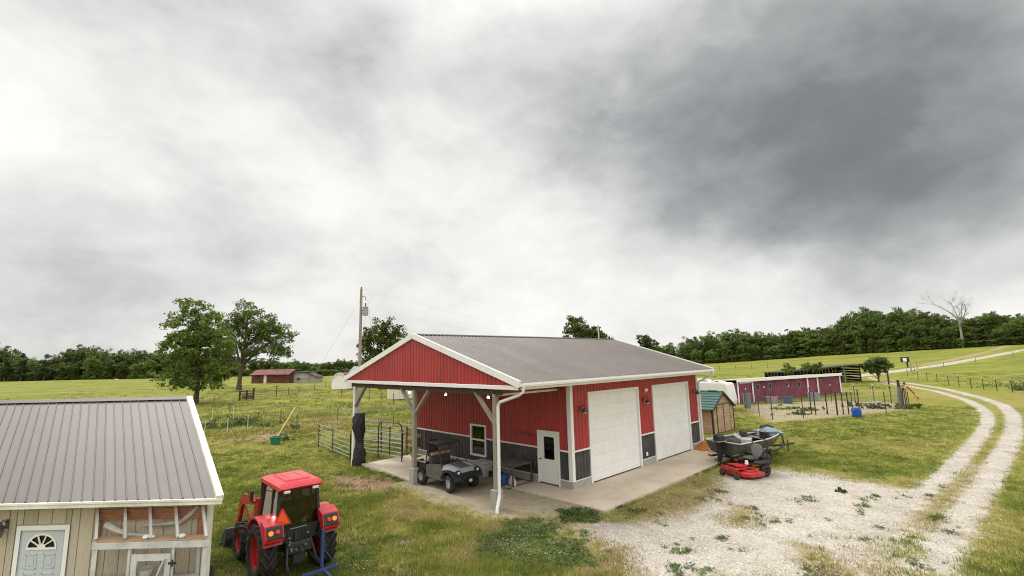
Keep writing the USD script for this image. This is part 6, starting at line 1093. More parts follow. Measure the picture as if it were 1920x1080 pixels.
def row(pts_top, base, group, where, step, ydist=None, kinds=(0, 0, 1, 1, 2, 3, 3, 5), jitter=.5, dy=0., hmin=5., shrink=1., wide=1.):
    """trees along a wood's edge whose tops follow pts_top (pixels); base: pixel rows of the wood's foot"""
    xs0, xs1 = pts_top[0][0], pts_top[-1][0]; x = xs0
    while x < xs1:
        b = np.interp(x, [q[0] for q in base], [q[1] for q in base]); top = np.interp(x, [q[0] for q in pts_top], [q[1] for q in pts_top]) + rw.uniform(-2, 5)
        g = at(x, b) if ydist is None else at_g(x, b, np.interp(x, [q[0] for q in base], ydist)); n = np.array([g[0], g[1]]) / np.hypot(g[0], g[1]); g = np.array([g[0] + n[0] * dy, g[1] + n[1] * dy, 0]); g[2] = ground(g[0], g[1])
        ztop = at_depth(x, top, g[1])[2]; h = max(hmin, (ztop - g[2])) * shrink * rw.uniform(.84, 1.10); k = rw.choice(kinds); s = h / KH[k]; sw = min(max(s, .62), 1.25) * rw.uniform(.85, 1.2) * wide
        lb = KL[k] + ' ' + where + ', ' + next(m for lim, m in MARKS if x < lim); seen_labels.setdefault(lb, []).append((wood_tree(k, g, lb, None, (sw, sw, s), rw.uniform(0, 360)), proj(g)[0])); x += step * rw.uniform(1 - jitter, 1 + jitter)
TL = [(-30, 640), (15, 650), (40, 657), (62, 676), (80, 668), (100, 656), (130, 648), (190, 646), (240, 650), (300, 648), (380, 655), (470, 668), (520, 674)]; BLq = [(-30, 712), (300, 710), (520, 712)]; DL = [235, 235, 232]
row(TL, BLq, 'in the wood on the left', 'in the left wood', 21, DL, dy=6)
row([(a, b + 2) for a, b in TL], BLq, 'at the back of the left wood', 'at the left wood back', 34, DL, dy=24)
row([(a, b + 20) for a, b in TL], BLq, 'at the front of the left wood', 'at the left wood front', 30, DL, dy=-4, hmin=4.)
row([(8, 660), (60, 664), (110, 662)], BLq, 'on the far left', 'before the left wood', 22, DL, dy=-8, kinds=(4,))
row([(552, 676), (566, 672), (585, 684), (605, 676), (625, 668), (650, 668), (690, 672), (720, 690)], [(540, 700), (720, 700)], 'behind the small farm sheds', 'in the low wood', 14, [230, 230], dy=0, hmin=4., wide=.8)
row([(540, 694), (640, 690), (720, 694)], [(540, 703), (720, 703)], 'before the low wood', 'at the low wood foot', 15, [205, 205], dy=0, hmin=3., wide=.7)
row([(-40, 694), (300, 690), (560, 684), (760, 690)], [(-40, 700), (760, 694)], '', 'on the far horizon', 13, [330, 330], hmin=7., wide=1.25)
row([(1180, 664), (1400, 658)], [(1180, 676), (1400, 672)], '', 'on the far horizon', 13, [330, 330], hmin=7., wide=1.2)
TRr = [(1235, 644), (1262, 640), (1290, 634), (1340, 624), (1375, 620), (1402, 615), (1440, 622), (1470, 617), (1500, 612), (1560, 599), (1620, 583), (1680, 573), (1740, 580), (1800, 583), (1850, 592), (1885, 581), (1925, 580), (1990, 575)]
BRr = [(1200, 688), (1340, 680), (1430, 673), (1521, 666), (1600, 660), (1672, 654), (1793, 645), (1914, 640), (2000, 634)]; DR = [262, 250, 243, 235, 220, 204, 186, 169, 160]
row(TRr, BRr, 'in the hill wood on the right', 'in the hill wood', 17, DR, dy=4)
row([(a, b + 0) for a, b in TRr], BRr, 'at the back of the hill wood', 'at the hill wood back', 24, DR, dy=18)
row([(a, b + 24) for a, b in TRr], BRr, 'along the front of the hill wood', 'at the hill wood front', 22, DR, dy=-2, hmin=4.5, kinds=(0, 2, 2, 3, 5))
row([(a, b + 46) for a, b in TRr if b > 560], BRr, 'at the foot of the hill wood', 'at the hill wood foot', 20, DR, dy=-5, hmin=2.5, kinds=(2, 5, 3), wide=.75)
ORD = {2: ['leftmost', 'rightmost'], 3: ['leftmost', 'middle one', 'rightmost'], 4: ['leftmost', 'second', 'third', 'rightmost']}
for lb, them in seen_labels.items():
    if len(them) > 1:
        for (t, _), o in zip(sorted(them, key=lambda q: q[1]), ORD.get(len(them), ['leftmost', 'second', 'third', 'fourth', 'fifth', 'sixth', 'seventh', 'eighth', 'ninth', 'tenth', 'eleventh', 'twelfth', 'thirteenth', 'fourteenth'])): t.SetCustomDataByKey('label', lb + ', ' + o)
for lb, them in seen_labels.items():
    for t, _ in them: t.SetCustomDataByKey('group', 'trees of the far woods')
# dead tree on the hill
def dead_tree(name, label, loc, h, seed, lean=0., n0=5):
    rs = np.random.RandomState(seed); t = thing(name, label, 'tree', loc); m = MB(); b = MB()
    m.tube([(0, 0, -.5), (0, 0, h * .2), (lean * .3, 0, h * .5)], [.034 * h * .8, .024 * h * .8, .018 * h * .8], 8)
    def grow(p, d, ln, r, lev, mb):
        pts = [p]; q = p.copy(); dd = d.copy()
        for k in range(5): dd = dd + rs.normal(size=3) * .13 + np.array([0, 0, .05]); dd /= np.linalg.norm(dd); q = q + dd * ln / 5; pts.append(q.copy())
        mb.tube(pts, np.linspace(r, r * .35, 6), 6 if lev < 2 else 4, False)
        if lev < 4:
            for k in range(rs.randint(3, 6)): i = rs.randint(1, 6); e = dd + rs.normal(size=3) * .65; e[2] = abs(e[2]) * .8 + .1; e /= np.linalg.norm(e); grow(pts[i], e, ln * rs.uniform(.4, .62), max(r * (1 - .6 * i / 5) * .6, .02), lev + 1, mb)
    for k in range(n0): a = 2 * math.pi * k / n0 + rs.uniform(-.3, .3); sp = rs.uniform(.25, .55); d = np.array([math.cos(a) * sp, math.sin(a) * sp, 1.]); d /= np.linalg.norm(d); grow(np.array([lean * .3, 0, h * rs.uniform(.42, .5)]), d, h * rs.uniform(.34, .50), .011 * h, 1, b)
    part('trunk', m, BARKP, t, True); part('limbs', b, BARKP, t, True); return t
g = at_g(1806, 645, 180); dead_tree('dead_tree', 'tall bare dead tree standing before the hill wood', g, 21., 3, n0=4)
g = at_g(1704, 652, 196); dead_tree('dead_tree', 'short pale bare snag at the foot of the hill wood', g, 9., 6, n0=3)
g = at_g(1628, 655, 212); dead_tree('dead_tree', 'bare grey snag inside the edge of the hill wood', g, 14., 8, n0=3)

# ------------------------------------------------------------------ weeds, bushes
def bush(name, label, p, rx, ry, h, n, mat, seed, size=.12, group=None):
    rs = np.random.RandomState(seed); t = thing(name, label, 'plant', (p[0], p[1], p[2] if len(p) > 2 else G0), 0, group); C = np.stack([rx * rs.normal(size=n) * .5, ry * rs.normal(size=n) * .5, np.abs(rs.normal(size=n)) * h * .45], 1)
    part('foliage', leaves(C, np.full(n, .5 * h) * rs.uniform(.5, 1.1, n), 26, size, rs, .8), mat, t); m = MB()
    for k in range(0, n, 3): m.tube([(C[k][0] * .7, C[k][1] * .7, -.05), tuple(C[k])], [.02, .006], 4, False)
    part('stems', m, BROWNW, t); return t
for k, (px, py, rx, ry, h, n, lab) in enumerate(((402, 803, 2.0, 1.2, .8, 34, 'grey-green weed bed between the white stakes, left end'), (440, 800, 2.0, 1.2, .9, 40, 'dense weeds between the white stakes, in the middle'), (470, 796, 1.5, 1.1, .9, 30, 'dark rounded weed clump right of the white stakes'), (500, 800, 1.3, 1., .5, 18, 'low dark weeds at the right end of the weed bed'), (548, 806, .8, .6, .45, 12, 'weed clump by the guy wire tub'), (532, 826, .6, .5, .4, 10, 'dark weeds right beside the green tub'),
        (1912, 732, 1.6, 1.3, 1.3, 40, 'pale grey-green bush at the right edge of the frame'), (1694, 767, 1.9, .7, .45, 30, 'low dark weeds at the right end of the kitchen garden'), (1085, 970, .55, .42, .30, 26, 'dark green weed clump at the corner of the concrete apron'), (1576, 924, .22, .22, .16, 9, 'single dark weed in the upper gravel'), (1388, 884, .3, .25, .18, 8, 'dark weeds behind the mower deck'))): bush('weed_clump', lab, at(px, py), rx, ry, h, n, LEAF['weed'] if k not in (8, 9, 10) else LEAF['small'], 300 + k, .16 if k < 8 else .09)
for k, (px, py, lab) in enumerate(((1470, 768, 'green vegetable row in the left of the kitchen garden'), (1520, 770, 'dark vegetable row in the middle of the kitchen garden'), (1500, 778, 'short vegetable row nearest the drive lawn'), (1610, 762, 'leafy row at the back right of the kitchen garden'), (1640, 766, 'sparse leafy row beside the stone bench in the garden'))): bush('vegetable_row', lab, at(px, py), 1.6, .4, .35, 24, LEAF['weed'], 330 + k, .14)
for k, (px, py, d, lab) in enumerate(((1477, 700, 70, 'leafy sapling top left behind the long red shed roof'), (1512, 697, 72, 'leafy sapling in the middle behind the long red shed roof'), (1530, 694, 73, 'light green sapling at right behind the long red shed roof'))):
    q = at_g(px, py, d); make_tree('sapling', lab, 'tree', q, [(0, 0, 2.9, 1.0, 1., .6), (.3, 0, 3.4, .6, .6, .4)], [(0, 0, -.1, .05), (0, 0, 1.5, .04), (0, 0, 3.2, .02)], 26, .3, 26, .26, LEAF['maple'], BARK, 350 + k, .4, 6, .02)

# ------------------------------------------------------------------ utility pole, wires, guy
WIRE = paint('wire_grey', (.22, .22, .22), .6)
pp = at_g(672, 790, 43.7); PT = 12.15
pole = thing('utility_pole', 'tall grey wooden utility pole with transformer, left of the barn gable', 'utility pole', pp)
part('pole', MB().tube([(0, 0, -.5), (-.02, 0, 6), (-.05, 0, PT - pp[2])], [.165, .145, .115], 12), WOOD, pole, 50)
tf = sub('transformer', pole); part('tank', MB().lathe([(0, 0), (.22, 0), (.25, .04), (.25, .72), (.27, .74), (.27, .79), (.16, .86), (0, .88)], 18, (.42, -.1, 9.7)), paint('tank_grey', (.30, .31, .32), .5, .1), tf, 40); part('bushing', MB().lathe([(.05, 0), (.07, .05), (.04, .10), (.07, .15), (.04, .2), (.06, .25), (.02, .36)], 10, (.42, -.1, 10.55)), STEELB, tf); part('bracket', MB().bar((0, 0, 10.2), (.42, -.1, 10.2), .08, .1).bar((0, 0, 9.9), (.42, -.1, 9.9), .08, .1), STEELB, tf)
part('insulator', MB().lathe([(.03, 0), (.07, .06), (.04, .10), (.07, .15), (.03, .22)], 10, (-.05, 0, PT - pp[2] - .05)), paint('insulator_brown', (.12, .05, .03), .3), pole); part('cutout_arm', MB().bar((-.05, 0, 11.6), (.35, -.1, 11.45), .05, .05).cyl((.35, -.1, 11.5), (.45, -.12, 11.15), .03), STEELB, pole)
m = MB().tube([(.45, -.12, 11.2), (.75, -.1, 11.0), (.70, -.1, 10.6), (.45, -.1, 10.85)], .012, 5); m.tube([(.42, 0, 9.75), (.3, -.1, 8.2), (.12, -.1, 7.2)], .012, 5).tube([(.75, -.1, 10.3), (.9, -.1, 9.0), (1.6, -.6, 6.9)], .012, 5); part('drop_wires', m, WIRE, pole)
def wire(name, a, b, sag, r, label, mat=WIRE): a, b = np.array(a, float), np.array(b, float); t = np.linspace(0, 1, 14); P = a + (b - a) * t[:, None]; P[:, 2] -= sag * 4 * t * (1 - t); return solo(name, MB().tube(P, r, 5), mat, label, 'wire')
p2 = at_g(1126, 700, 118); z2 = float(at_depth(1126, 610, 118)[2])
pole2 = thing('utility_pole', 'distant pale utility pole top before the oaks behind the ridge', 'utility pole', p2); part('pole', MB().tube([(0, 0, -.5), (0, 0, z2 - p2[2])], [.2, .15], 10), paint('pale_pole', (.5, .46, .40), .8, .1), pole2); part('insulator', MB().lathe([(.03, 0), (.08, .08), (.04, .14), (.08, .2), (.03, .3)], 10, (0, 0, z2 - p2[2] - .03)), STEELB, pole2)
wire('power_line', (pp[0] - .05, pp[1], PT + .1), (p2[0], p2[1], z2 + .2), 2.2, .004, 'upper power wire from the near pole to the distant pole'); wire('power_line', (pp[0] + .45, pp[1] - .1, 10.4), (p2[0], p2[1], z2 - .8), 2.4, .004, 'lower power wire from the transformer to the distant pole')
ga = at(514, 829); gt = np.array([pp[0] - .08, pp[1], 11.2]); wire('guy_wire', ga, gt, .0, .010, 'thin slanting guy wire from the near pole to the ground')
u = (gt - ga) / np.linalg.norm(gt - ga); L_ = np.linalg.norm(at_depth(546, 768, 35.4) - ga); solo('guy_guard', MB().tube([ga + u * .05 + [.0, 0, .02], ga + u * 2.9], .042, 8), paint('guard_yellow', (.62, .47, .14), .5, .1), 'pale yellow guard sleeve on the guy wire', 'guy guard')
gb = at(516, 833); t = thing('green_tub', 'green plastic feed tub at the foot of the guy wire', 'tub', gb, 20); part('body', MB().lathe([(0, .02), (.28, 0), (.37, .46), (.40, .46), (.40, .50), (.34, .50), (.27, .05), (0, .05)], 20), paint('tub_green', (.02, .17, .10), .5, .2, 3.), t, 40); part('handle', MB().tube([(.38, -.1, .44), (.46, 0, .38), (.38, .1, .44)], .014, 5), STEELB, t)

# ------------------------------------------------------------------ fences
def fence(name, label, pix, h, nwire=4, postr=.045, mat=STEELB, tops=None, every=None, wmat=WIRE, wr=.006, mesh=False, pmats=None):
    P = [at(*q) for q in pix]; o = P[0]; t = thing(name, label, 'fence', o)
    for k, q in enumerate(P):
        d = q - o; hh = h if np.isscalar(h) else h[k]; mm = pmats[k] if pmats else mat; part('post', MB().tube([d + [0, 0, -.2], d + [.0, 0, hh]], postr, 7), mm, t)
        if tops: part('post_cap', MB().tube([d + [0, 0, hh], d + [0, 0, hh + .16]], postr * 1.15, 7), tops, t)
    for a, b in zip(P[:-1], P[1:]):
        m = MB()
        for k in range(nwire): z = (h if np.isscalar(h) else min(h)) * (.2 + .76 * k / max(1, nwire - 1)); m.tube([a - o + [0, 0, z], (a + b) / 2 - o + [0, 0, z - .03], b - o + [0, 0, z]], wr, 3, False)
        if mesh:
            n = int(np.linalg.norm(b - a) / .22); hh = h if np.isscalar(h) else min(h)
            for i in range(1, n): q = a + (b - a) * i / n - o; m.tube([q + [0, 0, .1], q + [0, 0, hh * .96]], wr, 3, False)
        part('wire_run', m, wmat, t)
    return t
TIPW = paint('tip_white', (.62, .62, .58), .6); ST = paint('stake_white', (.55, .55, .50), .7, .1); DKP = grain('dark_fence_wood', (.03, .024, .02), (.08, .066, .055))
fence('wire_fence', 'wire fence of thin white-tipped stakes crossing the left meadow before the corral', [(430, 778), (526, 792), (556, 808), (633, 790), (738, 800)], 1.35, 3, .028, STEELB, TIPW)
fence('garden_stakes', 'double row of white stakes in the weed bed on the left', [(362, 793), (383, 818), (426, 813), (464, 806), (437, 784), (397, 792)], 1.25, 2, .024, ST, None, wr=.004)
fence('pasture_fence', 'dark post and wire fence running from the dark posts towards the arched white shed', [(518, 745), (541, 741), (560, 738), (590, 731), (610, 726)], [1.9, 1.3, 1.2, 1.2, 1.2], 3, .06, DKP, wr=.012)
fence('pasture_fence', 'thin wire fence under the two yard trees', [(378, 762), (401, 760), (410, 757), (470, 752), (518, 745)], 1.3, 3, .03, DKP, wr=.008)
fence('pasture_fence', 'wire fence with dark posts crossing the pasture behind the porch', [(640, 746), (692, 752), (716, 752), (738, 756), (765, 750)], [1.2, 2.0, 1.3, 1.3, 1.3], 3, .04, DKP, wr=.008)
fence('hill_fence', 'thin wire fence along the foot of the hill right of the drive', [(1702, 705), (1722, 711), (1739, 714), (1758, 717), (1779, 722), (1799, 725), (1822, 729), (1845, 731), (1870, 734), (1899, 736), (1945, 741)], 1.5, 4, .04, STEELB, TIPW, wr=.007)
fence('hill_fence', 'thin fence line along the far edge of the field behind the barn', [(1350, 696), (1380, 693), (1410, 692), (1440, 690), (1470, 688)], 1.6, 4, .06, DKP, wr=.012)
fence('hill_fence', 'thin fence line beside the hill road', [(1715, 697), (1770, 689), (1830, 680), (1900, 668), (1960, 660)], 1.3, 3, .05, DKP, wr=.01)
NET = paint('net_wire', (.10, .10, .10), .7)
fence('garden_fence', 'dark netting fence along the near side of the kitchen garden', [(1398, 768), (1424, 780), (1449, 788), (1507, 785), (1570, 780), (1600, 776), (1662, 775), (1700, 768)], 1.85, 5, .035, STEELB, None, wmat=NET, wr=.006, mesh=True)
fence('garden_fence', 'dark netting fence along the far side of the kitchen garden', [(1401, 764), (1436, 759), (1482, 756), (1520, 757), (1560, 755), (1604, 754), (1640, 756), (1672, 757), (1702, 764)], 1.75, 5, .035, STEELB, TIPW, wmat=NET, wr=.006, mesh=True)
fence('garden_fence', 'row of tall dark posts inside the kitchen garden', [(1522, 778), (1530, 779), (1552, 778), (1571, 779), (1582, 778), (1592, 778), (1612, 772)], 1.95, 2, .05, DKP, wmat=NET, wr=.008)
wp = thing('white_garden_post', 'single white painted post inside the kitchen garden', 'post', at(1551, 776)); part('post', MB().tube([(0, 0, -.2), (0, 0, 1.3)], .06, 8), DKP, wp); part('white_sleeve', MB().tube([(0, 0, .25), (0, 0, 1.05)], .075, 8), WHITE, wp)
# stout gate posts, arched trellis, orange ornament
q = at(1690, 762); gp_ = thing('gate_post', 'stout dark post at the right end of the kitchen garden', 'post', q); part('post', MB().tube([(0, 0, -.3), (.03, 0, 1.4), (0, 0, 2.5)], [.17, .14, .11], 9), DKP, gp_); part('wrapping', MB().tube([(.0, 0, .0), (.03, 0, 1.2), (.02, 0, 1.85)], [.26, .21, .16], 10), paint('wrap_grey', (.14, .13, .14), .8, .3, 4.), gp_)
q = at(1694, 763); t = thing('hose_post', 'short dark post with a coiled head beside the stout garden post', 'post', q); part('post', MB().tube([(0, 0, -.2), (.1, 0, 1.6)], .06, 7), STEELB, t); part('head', MB().tube([(.1, 0, 1.5), (.2, 0, 1.75), (.36, 0, 1.7)], .09, 7), STEELB, t)
q = at(1668, 729); t = thing('drive_post', 'tall thin dark post beside the drive behind the garden', 'post', q); part('post', MB().tube([(0, 0, -.3), (0, 0, 2.4)], .10, 8), DKP, t); part('post_top', MB().tube([(0, 0, 2.4), (0, 0, 2.5)], .12, 8), DKP, t)
q = at(1706, 769); t = thing('red_stake', 'thin dark stake with a red middle at the garden corner', 'stake', q); part('stake', MB().tube([(0, 0, -.2), (0, 0, 1.6)], .035, 7), STEELB, t); part('red_band', MB().tube([(0, 0, .75), (0, 0, 1.15)], .05, 7), paint('stake_red', (.40, .05, .03), .5), t)
ORN = paint('ornament_orange', (.55, .13, .04), .5, .2, 4.); q = at(1690, 762); t = thing('orange_windsock', 'orange and white dragon-shaped windsock hanging out from the stout garden post', 'windsock', (q[0], q[1], q[2]))
body = np.array([(.15, 0, 1.90), (.42, -.05, 2.0), (.75, -.08, 1.85), (1.05, -.1, 1.55), (1.30, -.12, 1.22), (1.48, -.14, .92), (1.56, -.15, .70)]); part('body', MB().tube(body, [.05, .09, .10, .09, .08, .06, .03], 9), ORN, t, True)
for k in (1, 2, 4): c = (body[k] + body[k + 1]) / 2; d = body[k + 1] - body[k]; part('white_band', MB().tube([c - d * .18, c + d * .18], (.108 - .008 * k), 9), WHITE, t)
part('back_fin', MB().hull([body[1] + [0, .02, .12], body[1] + [.12, -.02, .34], body[2] + [0, .02, .14], body[1] + [.12, .05, .30]]), BLACK, t); part('tail_fin', MB().hull([body[5] + [.02, 0, 0], body[6] + [.3, .04, .1], body[6] + [-.12, -.04, -.32], body[6] + [0, .03, 0]]), ORN, t)
for k in (2, 4): part('streamer', MB().tube([body[k], body[k] + [-.05, 0, -.3], body[k] + [.02, 0, -.55]], [.03, .025, .012], 5), ORN, t)
# mailbox sign by the road
q = at_g(1699, 692, 126); t = thing('road_sign', 'dark post with a white-fronted box beside the hill road', 'sign', q); part('post', MB().cbox((.35, -.12, -.3), (.65, .12, 2.6), .02), DKP, t); part('box', MB().cbox((-.9, -.4, 1.45), (.9, .4, 2.75), .06), BLACK, t); part('white_front', MB().cbox((-.85, -.46, 1.6), (.15, -.403, 2.5), .02), WHITE, t)
for px, py, h, lab in ((1720, 692, 1.6, 'pale short post right of the road sign'), (1709, 697, 2.0, 'pale double post below the road sign')): q = at(px, py); t = thing('road_post', lab, 'post', q); part('post', MB().tube([(0, 0, -.2), (0, 0, h)], .12, 8), WOOD, t); part('post_cap', MB().tube([(0, 0, h), (0, 0, h + .06)], .14, 8), WOOD, t)
# blue barrel, stone bench, garden pots
q = at(1607, 782); t = thing('blue_barrel', 'blue plastic barrel at the near edge of the kitchen garden', 'barrel', q); BB = paint('barrel_blue', (.015, .075, .33), .45, .15, 2.); part('body', MB().lathe([(0, 0), (.30, 0), (.34, .06), (.355, .30), (.34, .34), (.355, .38), (.355, .60), (.33, .66), (.30, .70), (0, .70)], 22), BB, t, 40); part('rim', MB().lathe([(.27, .70), (.27, .73), (.31, .73), (.32, .69)], 22), BB, t)
q = at(1640, 764); t = thing('stone_bench', 'low pale stone bench in the right of the kitchen garden', 'bench', q); part('seat', MB().cbox((-.65, -.25, .42), (.65, .25, .52), .02), CURB, t)
for x in (-.5, .4): part('leg', MB().cbox((x, -.2, 0), (x + .12, .2, .418), .01), CURB, t)
GRT = paint('tub_grey', (.17, .18, .19), .6, .2, 3.)
for k, (px, py, r, h, lab) in enumerate(((1402, 766, .36, 1.5, 'tall grey wrapped bundle at the left corner of the garden'), (1478, 757, .5, .8, 'dark blue-grey tub before the long red shed'), (1527, 752, .6, .9, 'pale grey tub before the right white trim of the long red shed'), (1448, 756, .6, .7, 'pale weathered sacks before the long red shed windows'))):
    q = at(px, py); t = thing('garden_tub', lab, 'tub', q); part('body', MB().lathe([(0, 0), (r * .85, 0), (r, h * .9), (r * 1.06, h * .92), (r * 1.06, h), (r * .93, h), (r * .8, .1), (0, .1)], 18), [GRT, paint('tub_blue_grey', (.07, .10, .14), .6, .2), paint('tub_pale', (.26, .27, .28), .6, .2), paint('sack_pale', (.36, .31, .30), .8, .3)][k], t, 40); part('content', MB().lathe([(r * .9, h * .9), (r * .6, h * .97), (0, h)], 14), paint('soil_dark', (.05, .04, .03), .9), t)
# wooden pen and hitching rail under the trees
q = at(449, 752); t = thing('timber_pen', 'small dark timber rail pen in the left meadow, right of the trees', 'pen', q); d = at(475, 750) - q
for k, f in enumerate((0, .5, 1.)): part('post', MB().cbox(d * f + [-.10, -.10, -.2], d * f + [.10, .10, 1.55 + .25 * (k == 2)], .01), DKP, t)
for z in (1.0, 1.4): part('rail', MB().bar(d * .01 + [0, -.16, z], d * .99 + [0, -.16, z], .06, .14), DKP, t)
part('back_board', MB().bar(d * .1 + [0, .2, .5], d * .9 + [0, .2, .5], .05, .6), BROWNW, t)
q = at(1320, 690); 
def goat(label, p, s, rz, mat):
    t = thing('goat', label, 'goat', p, rz, None, (s, s, s)); m3 = []
    import manifold3d as mf
    def ball(c, r): return mf.Manifold.sphere(r, 14).translate(tuple(map(float, c)))
    def bone(a, ra, b, rb): return mf.Manifold.batch_hull([ball(a, ra), ball(b, rb)])
    B = [bone((-.34, 0, .62), .17, (.05, 0, .60), .19), bone((.05, 0, .60), .19, (.30, 0, .64), .16), bone((.30, 0, .68), .11, (.50, 0, .88), .075), bone((.50, 0, .92), .085, (.66, 0, .82), .045), bone((-.46, 0, .70), .05, (-.56, 0, .76), .025)]
    for y in (-.09, .09): B += [bone((.28, y, .52), .075, (.27, y, .28), .04), bone((.27, y, .28), .04, (.28, y, .02), .028), bone((-.36, y, .56), .10, (-.30, y, .38), .055), bone((-.30, y, .38), .05, (-.42, y, .24), .036), bone((-.42, y, .24), .036, (-.40, y, .02), .028), bone((.46, y * .8, .96), .035, (.42, y * 1.9, .93), .02)]
    M = B[0]
    for b in B[1:]: M = M + b
    g_ = M.to_mesh(); tm = trimesh.Trimesh(g_.vert_properties[:, :3], g_.tri_verts); part('body', tm, mat, t, True)
    for y in (-.04, .04): part('horn', MB().tube([(.47, y, .98), (.42, y * 1.4, 1.08), (.34, y * 1.6, 1.12)], [.02, .015, .005], 6), BROWNW, t)
q = at(219, 715.5); goat('small white goat grazing far out in the left meadow', q, 1.25, 170, paint('goat_white', (.62, .58, .50), .9, .1))
q = at(284, 717); goat('dark goat standing by the left wood edge, right of the white goat', q, 1.25, 20, paint('goat_dark', (.05, .04, .035), .9, .2))
#GRASS
# ------------------------------------------------------------------ grass, clover and loose weeds near the camera
def tuft_proto(path, seed, n, h, spread, w, lean=.5):
    rs = np.random.RandomState(seed); V = []; F = []
    for k in range(n):
        a = rs.uniform(0, 2 * math.pi); r = spread * math.sqrt(rs.random()); b = np.array([r * math.cos(a), r * math.sin(a), -.01]); d = np.array([math.cos(a), math.sin(a), 0]) * lean * rs.uniform(.2, 1.2) + rs.normal(size=3) * .15; hh = h * rs.uniform(.5, 1.2); t = rs.uniform(0, math.pi); s = np.array([math.cos(t), math.sin(t), 0]) * w
        mid = b + d * hh * .4 + [0, 0, hh * .6]; tip = b + d * hh + [0, 0, hh]; i = len(V); V += [b - s, b + s, mid + s * .7, mid - s * .7, tip]; F += [(i, i + 1, i + 2), (i, i + 2, i + 3), (i + 3, i + 2, i + 4)]
    return np.array(V), np.array(F)
def leaf_proto(seed, n, h, spread, size):
    rs = np.random.RandomState(seed); C = np.stack([rs.normal(size=n) * spread * .5, rs.normal(size=n) * spread * .5, rs.random(n) * h], 1); return leaves(C, np.full(n, size), 4, size, rs, .5, 1.2)
GM = [leafmat('grass_green', (.10, .145, .027), (.18, .225, .042), (.28, .31, .07), .3), leafmat('grass_yellow', (.22, .235, .045), (.34, .335, .072), (.44, .40, .115), .3), leafmat('grass_straw', (.33, .265, .11), (.45, .375, .18), (.54, .46, .27), .25), leafmat('clover_green', (.075, .12, .026), (.135, .195, .044), (.22, .265, .07), .3), leafmat('clover_bloom', (.40, .40, .34), (.50, .50, .44), (.6, .6, .54), .1)]
def scatter(name, label, P, kinds, protos, smin, smax, seed):
    """P (n,3) points; kinds: index of the prototype for each"""
    rs = np.random.RandomState(seed); pi = UsdGeom.PointInstancer.Define(stage, '/World/' + name); rel = pi.CreatePrototypesRel()
    for k, (v, f, m) in enumerate(protos): pr = usdkit.mesh(stage, f'/World/{name}/tuft_{k:03d}', (v, f), m); rel.AddTarget(pr.GetPath())
    n = len(P); a = rs.uniform(0, 2 * math.pi, n); s = rs.uniform(smin, smax, n)
    pi.CreatePositionsAttr(Vt.Vec3fArray.FromNumpy(P.astype(np.float32))); pi.CreateProtoIndicesAttr(Vt.IntArray.FromNumpy(np.asarray(kinds, np.int32)))
    pi.CreateOrientationsAttr(Vt.QuathArray([Gf.Quath(float(math.cos(x / 2)), 0, 0, float(math.sin(x / 2))) for x in a])); pi.CreateScalesAttr(Vt.Vec3fArray.FromNumpy(np.stack([s, s, s * rs.uniform(.7, 1.3, n)], 1).astype(np.float32)))
    return cd(pi.GetPrim(), kind='stuff', label=label, category=None)
rs = np.random.RandomState(77)
def frustum_points(n, y0, y1, power=1.6):
    """more points near the camera; spread over the ground in view and a little beside it"""
    r = y0 * (y1 / y0) ** (rs.random(n) ** (1 / 1.0)); a = rs.uniform(-.95, .95, n) * math.atan(1.22) * 1.12; return r * np.sin(a), r * np.cos(a)
barn_fp = Polygon([tuple(bw(*p, 0)[:2]) for p in ((-3.55, 6.3), (-3.5, 11.25), (-.0, 11.4), (12.2, 11.6), (12.5, -2.5), (-1.45, -2.55), (-1.45, 2.6), (-.1, 2.6), (-.1, 6.3))])
shop_fp = Polygon([tuple((LO + lw(a, b, 0))[:2]) for a, b in ((-.05, -.03), (LW, -.03), (LW, 9), (-.05, 9))])
others = shapely.union_all([Polygon([tuple(np.array((sx, sy_)) + np.array((math.cos(math.radians(srz)) * x - math.sin(math.radians(srz)) * y, math.sin(math.radians(srz)) * x + math.cos(math.radians(srz)) * y))) for x, y in ((0, 0), (SW, 0), (SW, SD), (0, SD))]), Polygon([(24.43, 52.59), (42.47, 62.3), (40, 66), (22, 56)])])
DPOLY = [poly_px(p) for p, s in DIRT]
def cover(x, y):
    g = gravel_masks(x, y); grav, straw = g['gravel'], g['straw']; k = shapely.contains_xy(area, x, y); grav = np.where(k, grav, 0); straw = np.where(k, straw, 0)
    d = np.zeros(len(x))
    for p in DPOLY: d = np.maximum(d, inside(p, x, y, .7))
    pd = inside(porch_dirt, x, y, .4); sl = shapely.contains_xy(barn_fp, x, y) | shapely.contains_xy(shop_fp, x, y) | shapely.contains_xy(others, x, y); gd = inside(GARDEN, x, y, .4); return grav, straw, d, pd, sl, gd
x, y = frustum_points(150000, 9.5, 62); grav, straw, d, pd, sl, gd = cover(x, y)
nz = meshkit.fbm(np.stack([x * .28, y * .28, 0 * x], 1), 4, 9); nz2 = meshkit.fbm(np.stack([x * 1.3, y * 1.3, 0 * x + 5], 1), 3, 4)
keepp = np.clip(1.05 - grav * 1.35 + straw * .55 * (grav > .2) + (nz2 - .5) * .9 * (grav > .1), 0, 1) * (1 - .85 * d) * (1 - pd) * (1 - .95 * gd) * (~sl); k = rs.random(len(x)) < keepp; x, y, nz, nz2, straw, grav = x[k], y[k], nz[k], nz2[k], straw[k], grav[k]
v = nz * .7 + nz2 * .5 + rs.normal(size=len(x)) * .10 + straw * .25 + grav * .2 - np.clip((x - 14) / 14, 0, 1) * .03
kind = np.where(v < .575, 0, np.where(v < .735, 1, 2)); kind = kind * 2 + (rs.random(len(x)) < .5)
